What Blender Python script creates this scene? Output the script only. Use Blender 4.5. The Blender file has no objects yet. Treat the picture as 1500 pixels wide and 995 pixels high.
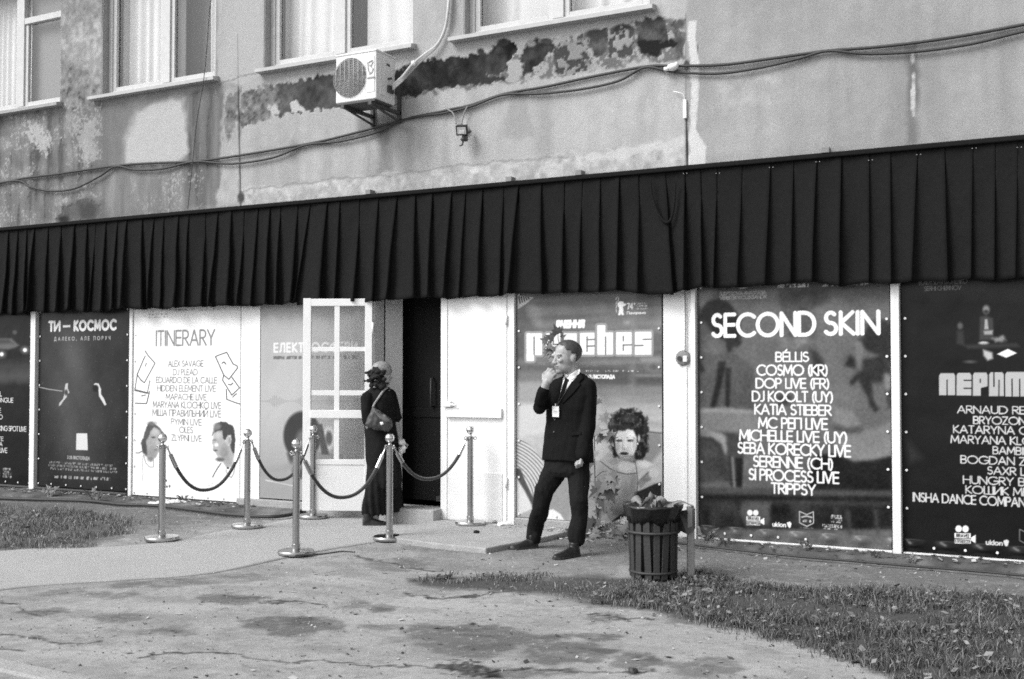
import bpy, bmesh, math, random
import numpy as np
from mathutils import Vector, Matrix, noise as mnoise
from mathutils.bvhtree import BVHTree

# ------------------------------------------------------------------ camera, sky, sun, exposure
SC = bpy.context.scene
COL = SC.collection
rnd = random.Random(7)
F_PX, TH, CAM_H, CAM_D, PITCH = 1600.0, math.radians(27.6), 1.55, 9.52, math.atan(46 / 1600)
FW = Vector((-math.sin(TH) * math.cos(PITCH), math.cos(TH) * math.cos(PITCH), math.sin(PITCH)))
RT = Vector((math.cos(TH), math.sin(TH), 0))
UP = RT.cross(FW)
CAM = Vector((0, -CAM_D, CAM_H))
cam_d = bpy.data.cameras.new('camera')
cam_d.sensor_width = 36
cam_d.lens = F_PX / 1500 * 36
cam_d.clip_end = 500
cam = bpy.data.objects.new('camera', cam_d)
COL.objects.link(cam)
cam.matrix_world = Matrix(((RT.x, UP.x, -FW.x, CAM.x), (RT.y, UP.y, -FW.y, CAM.y), (RT.z, UP.z, -FW.z, CAM.z), (0, 0, 0, 1)))
SC.camera = cam

SUN_DIR = Vector((-0.50, -0.70, 0.85)).normalized()        # towards the sun
elev = math.asin(SUN_DIR.z)
world = bpy.data.worlds.new('World')
SC.world = world
world.use_nodes = True
wn, wl = world.node_tree.nodes, world.node_tree.links
sky = wn.new('ShaderNodeTexSky')
sky.sky_type = 'NISHITA'
sky.sun_disc = False
sky.sun_elevation = elev
sky.sun_rotation = math.atan2(SUN_DIR.x, SUN_DIR.y)
sky.dust_density = 2.5
bw = wn.new('ShaderNodeRGBToBW')
wl.new(sky.outputs[0], bw.inputs[0])
wl.new(bw.outputs[0], wn['Background'].inputs[0])
wn['Background'].inputs[1].default_value = 0.13
sun_d = bpy.data.lights.new('sun', 'SUN')
sun_d.energy = 1.2
sun_d.angle = math.radians(28)
sun = bpy.data.objects.new('sun', sun_d)
COL.objects.link(sun)
sun.location = (-6, -9, 12)
sun.rotation_euler = (-SUN_DIR).to_track_quat('-Z', 'Y').to_euler()
SC.view_settings.view_transform = 'Standard'
SC.view_settings.look = 'None'
SC.view_settings.gamma = 1
SC.view_settings.use_curve_mapping = False
SC.view_settings.exposure = 1.0
SC.cycles.use_denoising = False
SC.cycles.max_bounces = 6
SC.cycles.filter_width = 1.7

# ------------------------------------------------------------------ pixel <-> place helpers (photo pixels, 1500 x 995)
def ray(px, py):
    return FW + RT * ((px - 750) / F_PX) + UP * ((497.5 - py) / F_PX)
def W(px, py, Y=0.0):
    d = ray(px, py)
    return CAM + d * ((Y - CAM.y) / d.y)
def G(px, py, z=0.0):
    d = ray(px, py)
    return CAM + d * ((z - CAM.z) / d.z)
def proj(X, Y, Z):
    dx, dy, dz = X - CAM.x, Y - CAM.y, Z - CAM.z
    zc = dx * FW.x + dy * FW.y + dz * FW.z
    xc = dx * RT.x + dy * RT.y + dz * RT.z
    yc = dx * UP.x + dy * UP.y + dz * UP.z
    return 750 + F_PX * xc / zc, 497.5 - F_PX * yc / zc

# ------------------------------------------------------------------ tagging
def tag(o, label=None, cat=None, group=None, kind=None):
    for k, v in (('label', label), ('category', cat), ('group', group), ('kind', kind)):
        if v: o[k] = v
    return o
def empty(name, loc=(0, 0, 0), label=None, cat=None, group=None):
    o = bpy.data.objects.new(name, None)
    o.empty_display_size = 0.1
    o.location = loc
    COL.objects.link(o)
    return tag(o, label, cat, group)
def origin_of(o):
    v = Vector((0, 0, 0))
    while o is not None:
        v += Vector(o.location)
        o = o.parent
    return v
def link_mesh(name, me, mat=None, parent=None, smooth=False, loc=None):
    o = bpy.data.objects.new(name, me)
    COL.objects.link(o)
    if mat: me.materials.append(mat)
    if parent is not None:
        o.parent = parent
        off = origin_of(parent)
        if off.length > 0:
            me.transform(Matrix.Translation(-off))
    elif loc is not None:
        o.location = loc
        me.transform(Matrix.Translation(-Vector(loc)))
    if smooth:
        me.polygons.foreach_set('use_smooth', [True] * len(me.polygons))
    return o
def copy_tree(o, parent=None):
    c = o.copy()
    COL.objects.link(c)
    if parent is not None: c.parent = parent
    for ch in [k for k in bpy.data.objects if k.parent == o]:
        copy_tree(ch, c)
    return c

# ------------------------------------------------------------------ mesh builder
class MB:
    def __init__(s): s.v, s.f = [], []
    def add(s, vs, fs):
        b = len(s.v)
        s.v += [tuple(v) for v in vs]
        s.f += [tuple(i + b for i in f) for f in fs]
        return s
    def box(s, c, size, ax=None):
        c = Vector(c); hx, hy, hz = size[0] / 2, size[1] / 2, size[2] / 2
        A = ax or (Vector((1, 0, 0)), Vector((0, 1, 0)), Vector((0, 0, 1)))
        vs = [c + A[0] * hx * i + A[1] * hy * j + A[2] * hz * k for k in (-1, 1) for j in (-1, 1) for i in (-1, 1)]
        return s.add(vs, [(0, 2, 3, 1), (4, 5, 7, 6), (0, 1, 5, 4), (2, 6, 7, 3), (0, 4, 6, 2), (1, 3, 7, 5)])
    def bx(s, x0, x1, y0, y1, z0, z1):
        return s.box(((x0 + x1) / 2, (y0 + y1) / 2, (z0 + z1) / 2), (abs(x1 - x0), abs(y1 - y0), abs(z1 - z0)))
    def quad(s, a, b, c, d): return s.add([a, b, c, d], [(0, 1, 2, 3)])
    def loft(s, rings, cap=True):
        n = len(rings[0]); vs = [p for r in rings for p in r]; fs = []
        for i in range(len(rings) - 1):
            for j in range(n):
                k = (j + 1) % n
                fs.append((i * n + j, i * n + k, (i + 1) * n + k, (i + 1) * n + j))
        if cap:
            fs.append(tuple(range(n - 1, -1, -1)))
            fs.append(tuple((len(rings) - 1) * n + j for j in range(n)))
        return s.add(vs, fs)
    def tube(s, pts, r, n=8, cap=True):
        pts = [Vector(p) for p in pts]
        rs = r if isinstance(r, (list, tuple)) else [r] * len(pts)
        rings, prev = [], None
        for i, p in enumerate(pts):
            t = (pts[min(i + 1, len(pts) - 1)] - pts[max(i - 1, 0)])
            if t.length < 1e-9: t = Vector((0, 0, 1))
            t.normalize()
            if prev is None:
                a = Vector((0, 0, 1)) if abs(t.z) < .9 else Vector((1, 0, 0))
                u = (a - t * a.dot(t)).normalized()
            else:
                u = prev - t * prev.dot(t)
                u = u.normalized() if u.length > 1e-6 else t.orthogonal().normalized()
            prev = u
            w = t.cross(u)
            rings.append([p + (u * math.cos(2 * math.pi * k / n) + w * math.sin(2 * math.pi * k / n)) * rs[i] for k in range(n)])
        return s.loft(rings, cap)
    def ell(s, c, r, ax=None, n=16, m=10):
        c = Vector(c); A = ax or (Vector((1, 0, 0)), Vector((0, 1, 0)), Vector((0, 0, 1)))
        rings = []
        for i in range(m + 1):
            ph = math.pi * (i + .02) / (m + .04)
            rings.append([c + A[0] * r[0] * math.sin(ph) * math.cos(2 * math.pi * k / n) + A[1] * r[1] * math.sin(ph) * math.sin(2 * math.pi * k / n)
                          - A[2] * r[2] * math.cos(ph) for k in range(n)])
        return s.loft(rings)
    def lathe(s, c, prof, n=28):
        c = Vector(c)
        return s.loft([[c + Vector((r * math.cos(2 * math.pi * k / n), r * math.sin(2 * math.pi * k / n), z)) for k in range(n)] for r, z in prof])
    def caps(s, pts, rs, n=12):
        """tapered limb with round ends: chain of tubes and balls, meant for remeshing"""
        s.tube(pts, list(rs), n)
        for p, r in zip(pts, rs): s.ell(p, (r, r, r), n=n, m=8)
        return s
    def prism(s, poly, thick):
        """poly: list of Vectors (planar); thick: offset Vector"""
        n = len(poly)
        vs = [Vector(p) for p in poly] + [Vector(p) + thick for p in poly]
        return s.add(vs, [tuple(range(n - 1, -1, -1)), tuple(range(n, 2 * n))] + [(i, (i + 1) % n, n + (i + 1) % n, n + i) for i in range(n)])
    def mesh(s, name='m'):
        me = bpy.data.meshes.new(name)
        me.from_pydata(s.v, [], s.f)
        me.update()
        bm = bmesh.new(); bm.from_mesh(me)
        bmesh.ops.recalc_face_normals(bm, faces=bm.faces)
        bm.to_mesh(me); bm.free()
        return me
    def build(s, name, mat, parent=None, smooth=False, bevel=0, loc=None, auto=False):
        o = link_mesh(name, s.mesh(name), mat, parent, smooth, loc)
        if bevel:
            b = o.modifiers.new('bevel', 'BEVEL'); b.width = bevel; b.segments = 2; b.limit_method = 'ANGLE'
        if auto:
            sharp_edges(o.data)
        return o
    def fuse(s, name, mat, parent=None, voxel=.008, smooth_it=3, loc=None, fn=None):
        """one continuous surface from the overlapping pieces"""
        me = s.mesh(name)
        t = bpy.data.objects.new('temp', me); COL.objects.link(t)
        r = t.modifiers.new('r', 'REMESH'); r.mode = 'VOXEL'; r.voxel_size = voxel
        if smooth_it:
            k = t.modifiers.new('s', 'SMOOTH'); k.iterations = smooth_it; k.factor = .5
        dg = bpy.context.evaluated_depsgraph_get()
        m2 = bpy.data.meshes.new_from_object(t.evaluated_get(dg))
        bpy.data.objects.remove(t)
        m2.name = name
        if fn:
            n = len(m2.vertices); co = np.empty(n * 3); m2.vertices.foreach_get('co', co)
            no = np.empty(n * 3); m2.vertices.foreach_get('normal', no)
            co = fn(co.reshape(-1, 3), no.reshape(-1, 3))
            m2.vertices.foreach_set('co', co.ravel()); m2.update()
        return link_mesh(name, m2, mat, parent, True, loc)
def sharp_edges(me, ang=40):
    me.polygons.foreach_set('use_smooth', [True] * len(me.polygons))
    bm = bmesh.new(); bm.from_mesh(me)
    for e in bm.edges:
        if len(e.link_faces) == 2 and e.calc_face_angle(0) > math.radians(ang): e.smooth = False
    bm.to_mesh(me); bm.free()

def catmull(pts, sub=8):
    P = [Vector(p) for p in pts]; out = []
    for i in range(len(P) - 1):
        a, b, c, d = P[max(i - 1, 0)], P[i], P[i + 1], P[min(i + 2, len(P) - 1)]
        for k in range(sub):
            t = k / sub
            out.append(.5 * ((2 * b) + (c - a) * t + (2 * a - 5 * b + 4 * c - d) * t * t + (3 * b - a - 3 * c + d) * t ** 3))
    out.append(P[-1]); return out

# ------------------------------------------------------------------ materials (grey: the photograph is black and white)
def lin(s): return np.where(np.asarray(s) <= .04045, np.asarray(s) / 12.92, ((np.asarray(s) + .055) / 1.055) ** 2.4)
MATS = {}
def mat(name, base=.5, rough=.6, metal=0, var=.12, scale=30, bump=0, bscale=200, spec=.5, attr=False, sheen=0, mul=1.0, grain=0, stretch=None):
    if name in MATS: return MATS[name]
    m = bpy.data.materials.new(name); MATS[name] = m
    m.use_nodes = True
    N, L = m.node_tree.nodes, m.node_tree.links
    P = N['Principled BSDF']
    P.inputs['Roughness'].default_value = rough
    P.inputs['Metallic'].default_value = metal
    P.inputs['Specular IOR Level'].default_value = spec
    if sheen: P.inputs['Sheen Weight'].default_value = sheen
    tc = N.new('ShaderNodeTexCoord')
    vec = tc.outputs['Object']
    if stretch:
        mp = N.new('ShaderNodeMapping'); mp.inputs['Scale'].default_value = stretch
        L.new(vec, mp.inputs['Vector']); vec = mp.outputs[0]
    def math_(op, a, b):
        n = N.new('ShaderNodeMath'); n.operation = op
        for i, v in enumerate((a, b)):
            if isinstance(v, (int, float)): n.inputs[i].default_value = v
            else: L.new(v, n.inputs[i])
        return n.outputs[0]
    nz = N.new('ShaderNodeTexNoise'); nz.inputs['Scale'].default_value = scale; nz.inputs['Detail'].default_value = 6
    nz.inputs['Roughness'].default_value = .65
    L.new(vec, nz.inputs['Vector'])
    f = math_('MULTIPLY_ADD', nz.outputs[0], 2 * var); N_ = f.node; N_.inputs[2].default_value = 1 - var
    if grain:
        g = N.new('ShaderNodeTexNoise'); g.inputs['Scale'].default_value = 115; g.inputs['Detail'].default_value = 2
        L.new(tc.outputs['Object'], g.inputs['Vector'])
        gg = math_('MULTIPLY_ADD', g.outputs[0], 2 * grain); gg.node.inputs[2].default_value = 1 - grain
        f = math_('MULTIPLY', f, gg)
    if attr:
        a = N.new('ShaderNodeAttribute'); a.attribute_name = 'tone'
        f = math_('MULTIPLY', f, math_('MULTIPLY', a.outputs['Fac'], mul))
    else:
        f = math_('MULTIPLY', f, base)
    L.new(f, P.inputs['Base Color'])
    if bump:
        b = N.new('ShaderNodeBump'); b.inputs['Strength'].default_value = bump; b.inputs['Distance'].default_value = .01
        n2 = N.new('ShaderNodeTexNoise'); n2.inputs['Scale'].default_value = bscale; n2.inputs['Detail'].default_value = 4
        L.new(tc.outputs['Object'], n2.inputs['Vector'])
        L.new(n2.outputs[0], b.inputs['Height']); L.new(b.outputs[0], P.inputs['Normal'])
    return m
def glass_mat(name, tint=.9, refl=.12, rough=.02):
    m = bpy.data.materials.new(name); m.use_nodes = True
    N, L = m.node_tree.nodes, m.node_tree.links
    N.remove(N['Principled BSDF'])
    t = N.new('ShaderNodeBsdfTransparent'); t.inputs[0].default_value = (tint, tint, tint, 1)
    g = N.new('ShaderNodeBsdfGlossy'); g.inputs['Roughness'].default_value = rough
    fc_ = N.new('ShaderNodeLayerWeight'); fc_.inputs['Blend'].default_value = .5
    lw = N.new('ShaderNodeMath'); lw.operation = 'POWER'; lw.inputs[1].default_value = 4.0
    L.new(fc_.outputs['Facing'], lw.inputs[0])
    a = N.new('ShaderNodeMath'); a.operation = 'ADD'; a.inputs[1].default_value = refl
    nz = N.new('ShaderNodeTexNoise'); nz.inputs['Scale'].default_value = 2.5
    tcn = N.new('ShaderNodeTexCoord'); L.new(tcn.outputs['Object'], nz.inputs['Vector'])
    b = N.new('ShaderNodeBump'); b.inputs['Strength'].default_value = .05
    L.new(nz.outputs[0], b.inputs['Height']); L.new(b.outputs[0], g.inputs['Normal'])
    mx = N.new('ShaderNodeMixShader')
    L.new(lw.outputs[0], a.inputs[0]); L.new(a.outputs[0], mx.inputs[0])
    L.new(t.outputs[0], mx.inputs[1]); L.new(g.outputs[0], mx.inputs[2])
    L.new(mx.outputs[0], N['Material Output'].inputs[0])
    return m

M_wall = mat('plaster', attr=True, rough=.9, var=.13, scale=45, bump=.5, bscale=150, spec=.15, grain=.34)
M_print = mat('printed_vinyl', attr=True, rough=.28, var=.04, scale=3, spec=.16, grain=.10)
M_paper = mat('printed_matt_vinyl', attr=True, rough=.6, var=.04, scale=3, spec=.2, grain=.07)
M_ground = mat('worn_asphalt', attr=True, rough=.92, var=.2, scale=22, bump=.45, bscale=120, spec=.2, grain=.26)
M_white = mat('white_gloss_paint', .8, .4, var=.10, scale=3.5, bump=.08, bscale=30, grain=.06)
M_dirty = mat('weathered_white_paint', .72, .6, var=.16, scale=7, bump=.15, bscale=60, grain=.08)
M_oldframe = mat('old_window_paint', .50, .6, var=.2, scale=12, bump=.15, bscale=60, grain=.1)
M_sill = mat('galvanised_sill', .40, .5, var=.25, scale=8, grain=.1)
M_black = mat('black_cloth', .0125, .9, var=.3, scale=25, bump=.25, bscale=300, spec=.08, grain=.15)
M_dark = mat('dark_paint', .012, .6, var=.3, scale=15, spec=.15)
M_ledge = mat('tarred_ledge', .012, .9, var=.4, scale=20, bump=.3, spec=.1)
M_chrome = mat('brushed_steel', .46, .24, metal=1, var=.06, scale=60, stretch=(1, 1, .05))
M_rope = mat('velvet_rope', .035, .8, var=.25, scale=60, sheen=.4)
M_cable = mat('black_rubber', .03, .6, var=.2)
M_greycable = mat('grey_cable', .25, .6, var=.2)
M_wcable = mat('pale_insulation', .5, .6, var=.2, scale=30)
M_carpet = mat('grey_carpet', .38, .95, var=.08, scale=6, bump=.4, bscale=400, spec=.1, grain=.15)
M_conc = mat('rough_concrete', .33, .92, var=.3, scale=9, bump=.7, bscale=60, grain=.3)
M_acw = mat('aged_white_casing', .72, .5, var=.14, scale=9, grain=.05)
M_grille = mat('grille_wire', .35, .5, var=.1)
M_rust = mat('old_steel', .06, .6, var=.4, scale=25)
M_skin = mat('skin', attr=True, rough=.5, var=.05, scale=40)
M_suit = mat('black_wool', .0075, .85, var=.25, scale=60, bump=.2, bscale=500, spec=.1)
M_trous = mat('dark_wool', .012, .85, var=.25, scale=60, bump=.2, bscale=500, spec=.1)
M_shirt = mat('white_cotton', .85, .8, var=.03)
M_leather = mat('black_leather', .012, .38, var=.2, scale=40, bump=.1)
M_hair = mat('dark_hair', .05, .55, var=.6, scale=90, stretch=(1, 1, .25))
M_blond = mat('fair_hair', .26, .45, var=.5, scale=120, stretch=(1, 1, .15))
M_dress = mat('black_crepe', .011, .85, var=.25, scale=40, bump=.2, bscale=400, spec=.1)
M_skirt = mat('black_chiffon', .015, .85, var=.4, scale=20, spec=.1)
M_bag = mat('dark_grey_nylon', .05, .5, var=.35, scale=18, bump=.2, bscale=60)
M_strap = mat('grey_strap', .3, .6)
M_leaf = mat('creeper_leaf', .07, .5, var=.5, scale=12)
M_leaf2 = mat('creeper_leaf_pale', .15, .5, var=.4, scale=12)
M_stem = mat('plant_stem', .08, .8)
M_bin = mat('stained_slats', .035, .6, var=.45, scale=14, bump=.3, bscale=50, stretch=(1, 1, .2))
M_liner = mat('black_plastic_film', .012, .22, var=.3, spec=.6, bump=.5, bscale=25)
M_post = mat('rusty_grey_paint', .2, .7, var=.5, scale=20, bump=.2, bscale=80)
M_trash = mat('crumpled_paper', .5, .7, var=.3, scale=30)
M_room = mat('dim_room', .12, .9)
M_curt = mat('net_curtain', .74, .9, var=.12, scale=3)
M_grass = mat('dry_grass', attr=True, rough=.8, var=.2, spec=.15)
M_glass = glass_mat('window_glass', .88, .06)
M_dglass = glass_mat('door_glass', .9, .05)
M_plastic = mat('white_plastic_sheet', .75, .45, var=.15, scale=15, bump=.4, bscale=30)

# ------------------------------------------------------------------ 2-D painting on mesh grids (albedo of prints, stains and wear)
_tab = np.random.RandomState(5).rand(256, 256)
def vn(x, y, s=0):
    x = x + s * 17.31; y = y + s * 9.77
    ix = np.floor(x).astype(int); iy = np.floor(y).astype(int)
    fx = x - ix; fy = y - iy
    fx = fx * fx * (3 - 2 * fx); fy = fy * fy * (3 - 2 * fy)
    a = _tab[ix % 256, iy % 256]; b = _tab[(ix + 1) % 256, iy % 256]; c = _tab[ix % 256, (iy + 1) % 256]; d = _tab[(ix + 1) % 256, (iy + 1) % 256]
    return (a * (1 - fx) + b * fx) * (1 - fy) + (c * (1 - fx) + d * fx) * fy
def fbm(x, y, s=0, o=4):
    v = 0; a = .5; t = 0
    for i in range(o):
        v = v + a * vn(x, y, s + i * 3); t += a; x = x * 2.03; y = y * 2.03; a *= .55
    return v / t
class Canvas:
    """tone = display-like grey, drawn at places given in photo pixels (X, Y) or metres (U, V) on one flat surface"""
    def __init__(s, PX, PY, U, V, tone):
        s.X, s.Y, s.U, s.V = PX, PY, U, V
        s.T = np.full(PX.shape, float(tone)) if np.isscalar(tone) else tone.astype(float)
    def put(s, m, val): s.T = s.T * (1 - m) + val * m
    def warp(s, amp, sc, seed): return (fbm(s.U * sc, s.V * sc, seed) - .5) * 2 * amp if amp else 0
    def sl(s, x0, x1, y0, y1):
        m = (s.X > x0) & (s.X < x1) & (s.Y > y0) & (s.Y < y1)
        if not m.any(): return None
        r = np.where(m.any(1))[0]; c = np.where(m.any(0))[0]
        return slice(r[0], r[-1] + 1), slice(c[0], c[-1] + 1)
    def poly(s, pts, val, blur=1.2, amp=0, sc=8, seed=1, alpha=1, f=None):
        if f: pts = [f(*p) for p in pts]
        pts = np.array(pts, float)
        pad = blur + amp * 1.2 + 2
        q = s.sl(pts[:, 0].min() - pad, pts[:, 0].max() + pad, pts[:, 1].min() - pad, pts[:, 1].max() + pad)
        if q is None: return
        X, Y = s.X[q], s.Y[q]
        d = np.full(X.shape, 1e9); ins = np.zeros(X.shape, bool)
        n = len(pts)
        for i in range(n):
            x0, y0 = pts[i]; x1, y1 = pts[(i + 1) % n]
            ex, ey = x1 - x0, y1 - y0; L = ex * ex + ey * ey + 1e-9
            t = np.clip(((X - x0) * ex + (Y - y0) * ey) / L, 0, 1)
            d = np.minimum(d, (X - x0 - t * ex) ** 2 + (Y - y0 - t * ey) ** 2)
            c = ((y0 > Y) != (y1 > Y)) & (X < (x1 - x0) * (Y - y0) / (y1 - y0 + 1e-12) + x0)
            ins ^= c
        d = np.sqrt(d); d = np.where(ins, d, -d)
        if amp: d = d + (fbm(s.U[q] * sc, s.V[q] * sc, seed) - .5) * 2 * amp
        m = np.clip(d / max(blur, .3) + .5, 0, 1) * alpha
        v = val[q] if isinstance(val, np.ndarray) else val
        s.T[q] = s.T[q] * (1 - m) + v * m
    def ell(s, cx, cy, rx, ry, val, blur=1.2, rot=0, amp=0, sc=8, seed=1, alpha=1, f=None, k=1):
        if f: cx, cy = f(cx, cy); rx *= k; ry *= k
        R = max(rx, ry) + blur + amp + 2
        q = s.sl(cx - R, cx + R, cy - R, cy + R)
        if q is None: return
        X, Y = s.X[q] - cx, s.Y[q] - cy
        c, n = math.cos(rot), math.sin(rot)
        a, b = X * c + Y * n, -X * n + Y * c
        d = (1 - np.sqrt((a / rx) ** 2 + (b / ry) ** 2)) * min(rx, ry)
        if amp: d = d + (fbm(s.U[q] * sc, s.V[q] * sc, seed) - .5) * 2 * amp
        m = np.clip(d / max(blur, .3) + .5, 0, 1) * alpha
        s.T[q] = s.T[q] * (1 - m) + val * m
    def line(s, pts, w, val, blur=1.0, alpha=1, f=None, amp=0, sc=8, seed=1):
        if f: pts = [f(*p) for p in pts]
        pts = np.array(pts, float); pad = w + blur + amp * 1.5 + 2
        q = s.sl(pts[:, 0].min() - pad, pts[:, 0].max() + pad, pts[:, 1].min() - pad, pts[:, 1].max() + pad)
        if q is None: return
        X, Y = s.X[q], s.Y[q]
        if amp:
            X = X + (fbm(s.U[q] * sc, s.V[q] * sc, seed) - .5) * 2 * amp; Y = Y + (fbm(s.U[q] * sc, s.V[q] * sc, seed + 9) - .5) * 2 * amp
        d = np.full(X.shape, 1e9)
        for (x0, y0), (x1, y1) in zip(pts[:-1], pts[1:]):
            ex, ey = x1 - x0, y1 - y0; L = ex * ex + ey * ey + 1e-9
            t = np.clip(((X - x0) * ex + (Y - y0) * ey) / L, 0, 1)
            d = np.minimum(d, (X - x0 - t * ex) ** 2 + (Y - y0 - t * ey) ** 2)
        m = np.clip((w / 2 - np.sqrt(d)) / max(blur, .3) + .5, 0, 1) * alpha
        s.T[q] = s.T[q] * (1 - m) + val * m
    def soften(s, r):
        k = np.exp(-np.arange(-3 * r, 3 * r + 1) ** 2 / (2.0 * r * r)); k /= k.sum(); n = 3 * r
        for ax in (0, 1):
            p = np.pad(s.T, [(n, n) if a == ax else (0, 0) for a in (0, 1)], mode='edge')
            s.T = sum(k[i] * (p[i:i + s.T.shape[0]] if ax == 0 else p[:, i:i + s.T.shape[1]]) for i in range(len(k)))
    def albedo(s): return np.clip(lin(np.clip(s.T, 0, 1)) * .95, .004, .88)

# a geometric single-stroke alphabet: each glyph = (advance, [polylines]) with cap height 1
def arc(cx, cy, rx, ry, a0, a1, n=14):
    return [(cx + rx * math.cos(math.radians(a0 + (a1 - a0) * i / n)), cy + ry * math.sin(math.radians(a0 + (a1 - a0) * i / n))) for i in range(n + 1)]
def _font():
    g = {}
    g['A'] = (.72, [[(0, 0), (.36, 1), (.72, 0)], [(.12, .33), (.6, .33)]])
    g['B'] = (.52, [[(0, .52), (0, 1), (.27, 1)] + arc(.27, .76, .22, .24, 90, -90) + [(0, .52)], [(0, .52), (.27, .52)] + arc(.27, .26, .25, .26, 90, -90) + [(0, 0), (0, .52)]])
    g['C'] = (.8, [arc(.48, .5, .48, .5, 48, 312, 20)])
    g['D'] = (.72, [[(0, 0), (0, 1), (.25, 1)] + arc(.25, .5, .47, .5, 90, -90, 16) + [(0, 0)]])
    g['E'] = (.46, [[(.46, 1), (0, 1), (0, 0), (.46, 0)], [(0, .52), (.43, .52)]])
    g['F'] = (.44, [[(.44, 1), (0, 1), (0, 0)], [(0, .5), (.4, .5)]])
    g['G'] = (.88, [arc(.48, .5, .48, .5, 45, 350, 20) + [(.95, .46), (.55, .46)]])
    g['H'] = (.64, [[(0, 0), (0, 1)], [(.64, 0), (.64, 1)], [(0, .52), (.64, .52)]])
    g['I'] = (.0, [[(0, 0), (0, 1)]])
    g['J'] = (.32, [[(.32, 1), (.32, .25)] + arc(.1, .22, .22, .22, 0, -110, 8)])
    g['K'] = (.52, [[(0, 0), (0, 1)], [(.5, 1), (.02, .52), (.54, 0)]])
    g['L'] = (.4, [[(0, 1), (0, 0), (.4, 0)]])
    g['M'] = (.8, [[(0, 0), (.06, 1), (.4, .2), (.74, 1), (.8, 0)]])
    g['N'] = (.66, [[(0, 0), (0, 1), (.66, 0), (.66, 1)]])
    g['O'] = (.98, [arc(.49, .5, .49, .5, 0, 360, 28)])
    g['P'] = (.5, [[(0, 0), (0, 1), (.25, 1)] + arc(.25, .74, .25, .26, 90, -90) + [(0, .48)]])
    g['Q'] = (.98, [arc(.49, .5, .49, .5, 0, 360, 28), [(.6, .28), (.95, -.05)]])
    g['R'] = (.52, [[(0, 0), (0, 1), (.25, 1)] + arc(.25, .74, .25, .26, 90, -90) + [(0, .48)], [(.2, .48), (.54, 0)]])
    g['S'] = (.48, [arc(.25, .76, .2, .24, 40, 270, 12)[:-1] + arc(.24, .26, .24, .26, 90, -145, 12)])
    g['T'] = (.52, [[(0, 1), (.52, 1)], [(.26, 1), (.26, 0)]])
    g['U'] = (.6, [[(0, 1), (0, .3)] + arc(.3, .3, .3, .3, 180, 360) + [(.6, 1)]])
    g['V'] = (.66, [[(0, 1), (.33, 0), (.66, 1)]])
    g['W'] = (1.0, [[(0, 1), (.25, 0), (.5, .9), (.75, 0), (1, 1)]])
    g['X'] = (.6, [[(0, 0), (.6, 1)], [(0, 1), (.6, 0)]])
    g['Y'] = (.6, [[(0, 1), (.3, .46), (.6, 1)], [(.3, .46), (.3, 0)]])
    g['Z'] = (.54, [[(0, 1), (.54, 1), (0, 0), (.54, 0)]])
    g['('] = (.2, [arc(.45, .45, .4, .7, 130, 230)])
    g[')'] = (.2, [arc(-.25, .45, .4, .7, 50, -50)])
    g['-'] = (.5, [[(0, .5), (.5, .5)]])
    g["'"] = (.0, [[(0, 1), (0, .8)]])
    g['.'] = (.0, [[(0, 0), (0, .02)]])
    g[','] = (.02, [[(.02, .04), (-.03, -.14)]])
    g['°'] = (.22, [arc(.11, .88, .11, .11, 0, 360)])
    g['!'] = (.0, [[(0, 1), (0, .3)], [(0, 0), (0, .03)]])
    for ch, (a, b) in {'É': ('E', [(.2, 1.12), (.34, 1.3)])}.items(): g[ch] = (g[a][0], g[a][1] + [b])
    g['0'] = (.56, [arc(.28, .5, .28, .5, 0, 360, 24)])
    g['2'] = (.48, [arc(.24, .75, .23, .25, 160, -40, 10) + [(0, 0), (.48, 0)]])
    g['3'] = (.46, [arc(.22, .76, .2, .24, 140, -90, 10)[:-1] + arc(.22, .26, .24, .26, 90, -145, 12)])
    g['4'] = (.56, [[(.42, 0), (.42, 1), (0, .3), (.56, .3)]])
    g['7'] = (.46, [[(0, 1), (.46, 1), (.14, 0)]])
    g['8'] = (.48, [arc(.24, .76, .2, .24, 0, 360), arc(.24, .26, .24, .26, 0, 360)])
    # Cyrillic
    for c, l in zip('АВЕКМНОРСТХІ', 'ABEKMHOPCTXI'): g[c] = g[l]
    g['Б'] = (.5, [[(.45, 1), (0, 1), (0, 0), (.25, 0)] + arc(.25, .27, .25, .27, -90, 90) + [(0, .54)]])
    g['Г'] = (.42, [[(0, 0), (0, 1), (.42, 1)]])
    g['Д'] = (.78, [[(.0, -.2), (.0, 0), (.78, 0), (.78, -.2)], [(.12, 0), (.2, 1), (.62, 1), (.62, 0)]])
    g['З'] = g['3']
    g['И'] = (.64, [[(0, 1), (0, 0), (.64, 1), (.64, 0)]])
    g['Й'] = (.64, g['И'][1] + [arc(.32, 1.28, .14, .12, 180, 360, 8)])
    g['Л'] = (.6, [[(0, 0), (.1, .15), (.18, 1), (.6, 1), (.6, 0)]])
    g['П'] = (.6, [[(0, 0), (0, 1), (.6, 1), (.6, 0)]])
    g['У'] = (.58, [[(0, 1), (.31, .38)], [(.58, 1), (.2, .1), (.05, 0)]])
    g['Ф'] = (.8, [[(.4, 0), (.4, 1)], arc(.4, .55, .4, .3, 0, 360, 20)])
    g['Ч'] = (.5, [[(0, 1), (0, .7)] + arc(.22, .66, .22, .24, 180, 270, 6) + [(.5, .44)], [(.5, 1), (.5, 0)]])
    g['Ш'] = (.86, [[(0, 1), (0, 0), (.86, 0), (.86, 1)], [(.43, 0), (.43, 1)]])
    g['Ь'] = (.46, [[(0, 1), (0, 0), (.22, 0)] + arc(.22, .26, .24, .26, -90, 90) + [(0, .52)]])
    g['Ю'] = (.95, [[(0, 0), (0, 1)], [(0, .5), (.25, .5)], arc(.6, .5, .35, .5, 0, 360, 22)])
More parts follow.
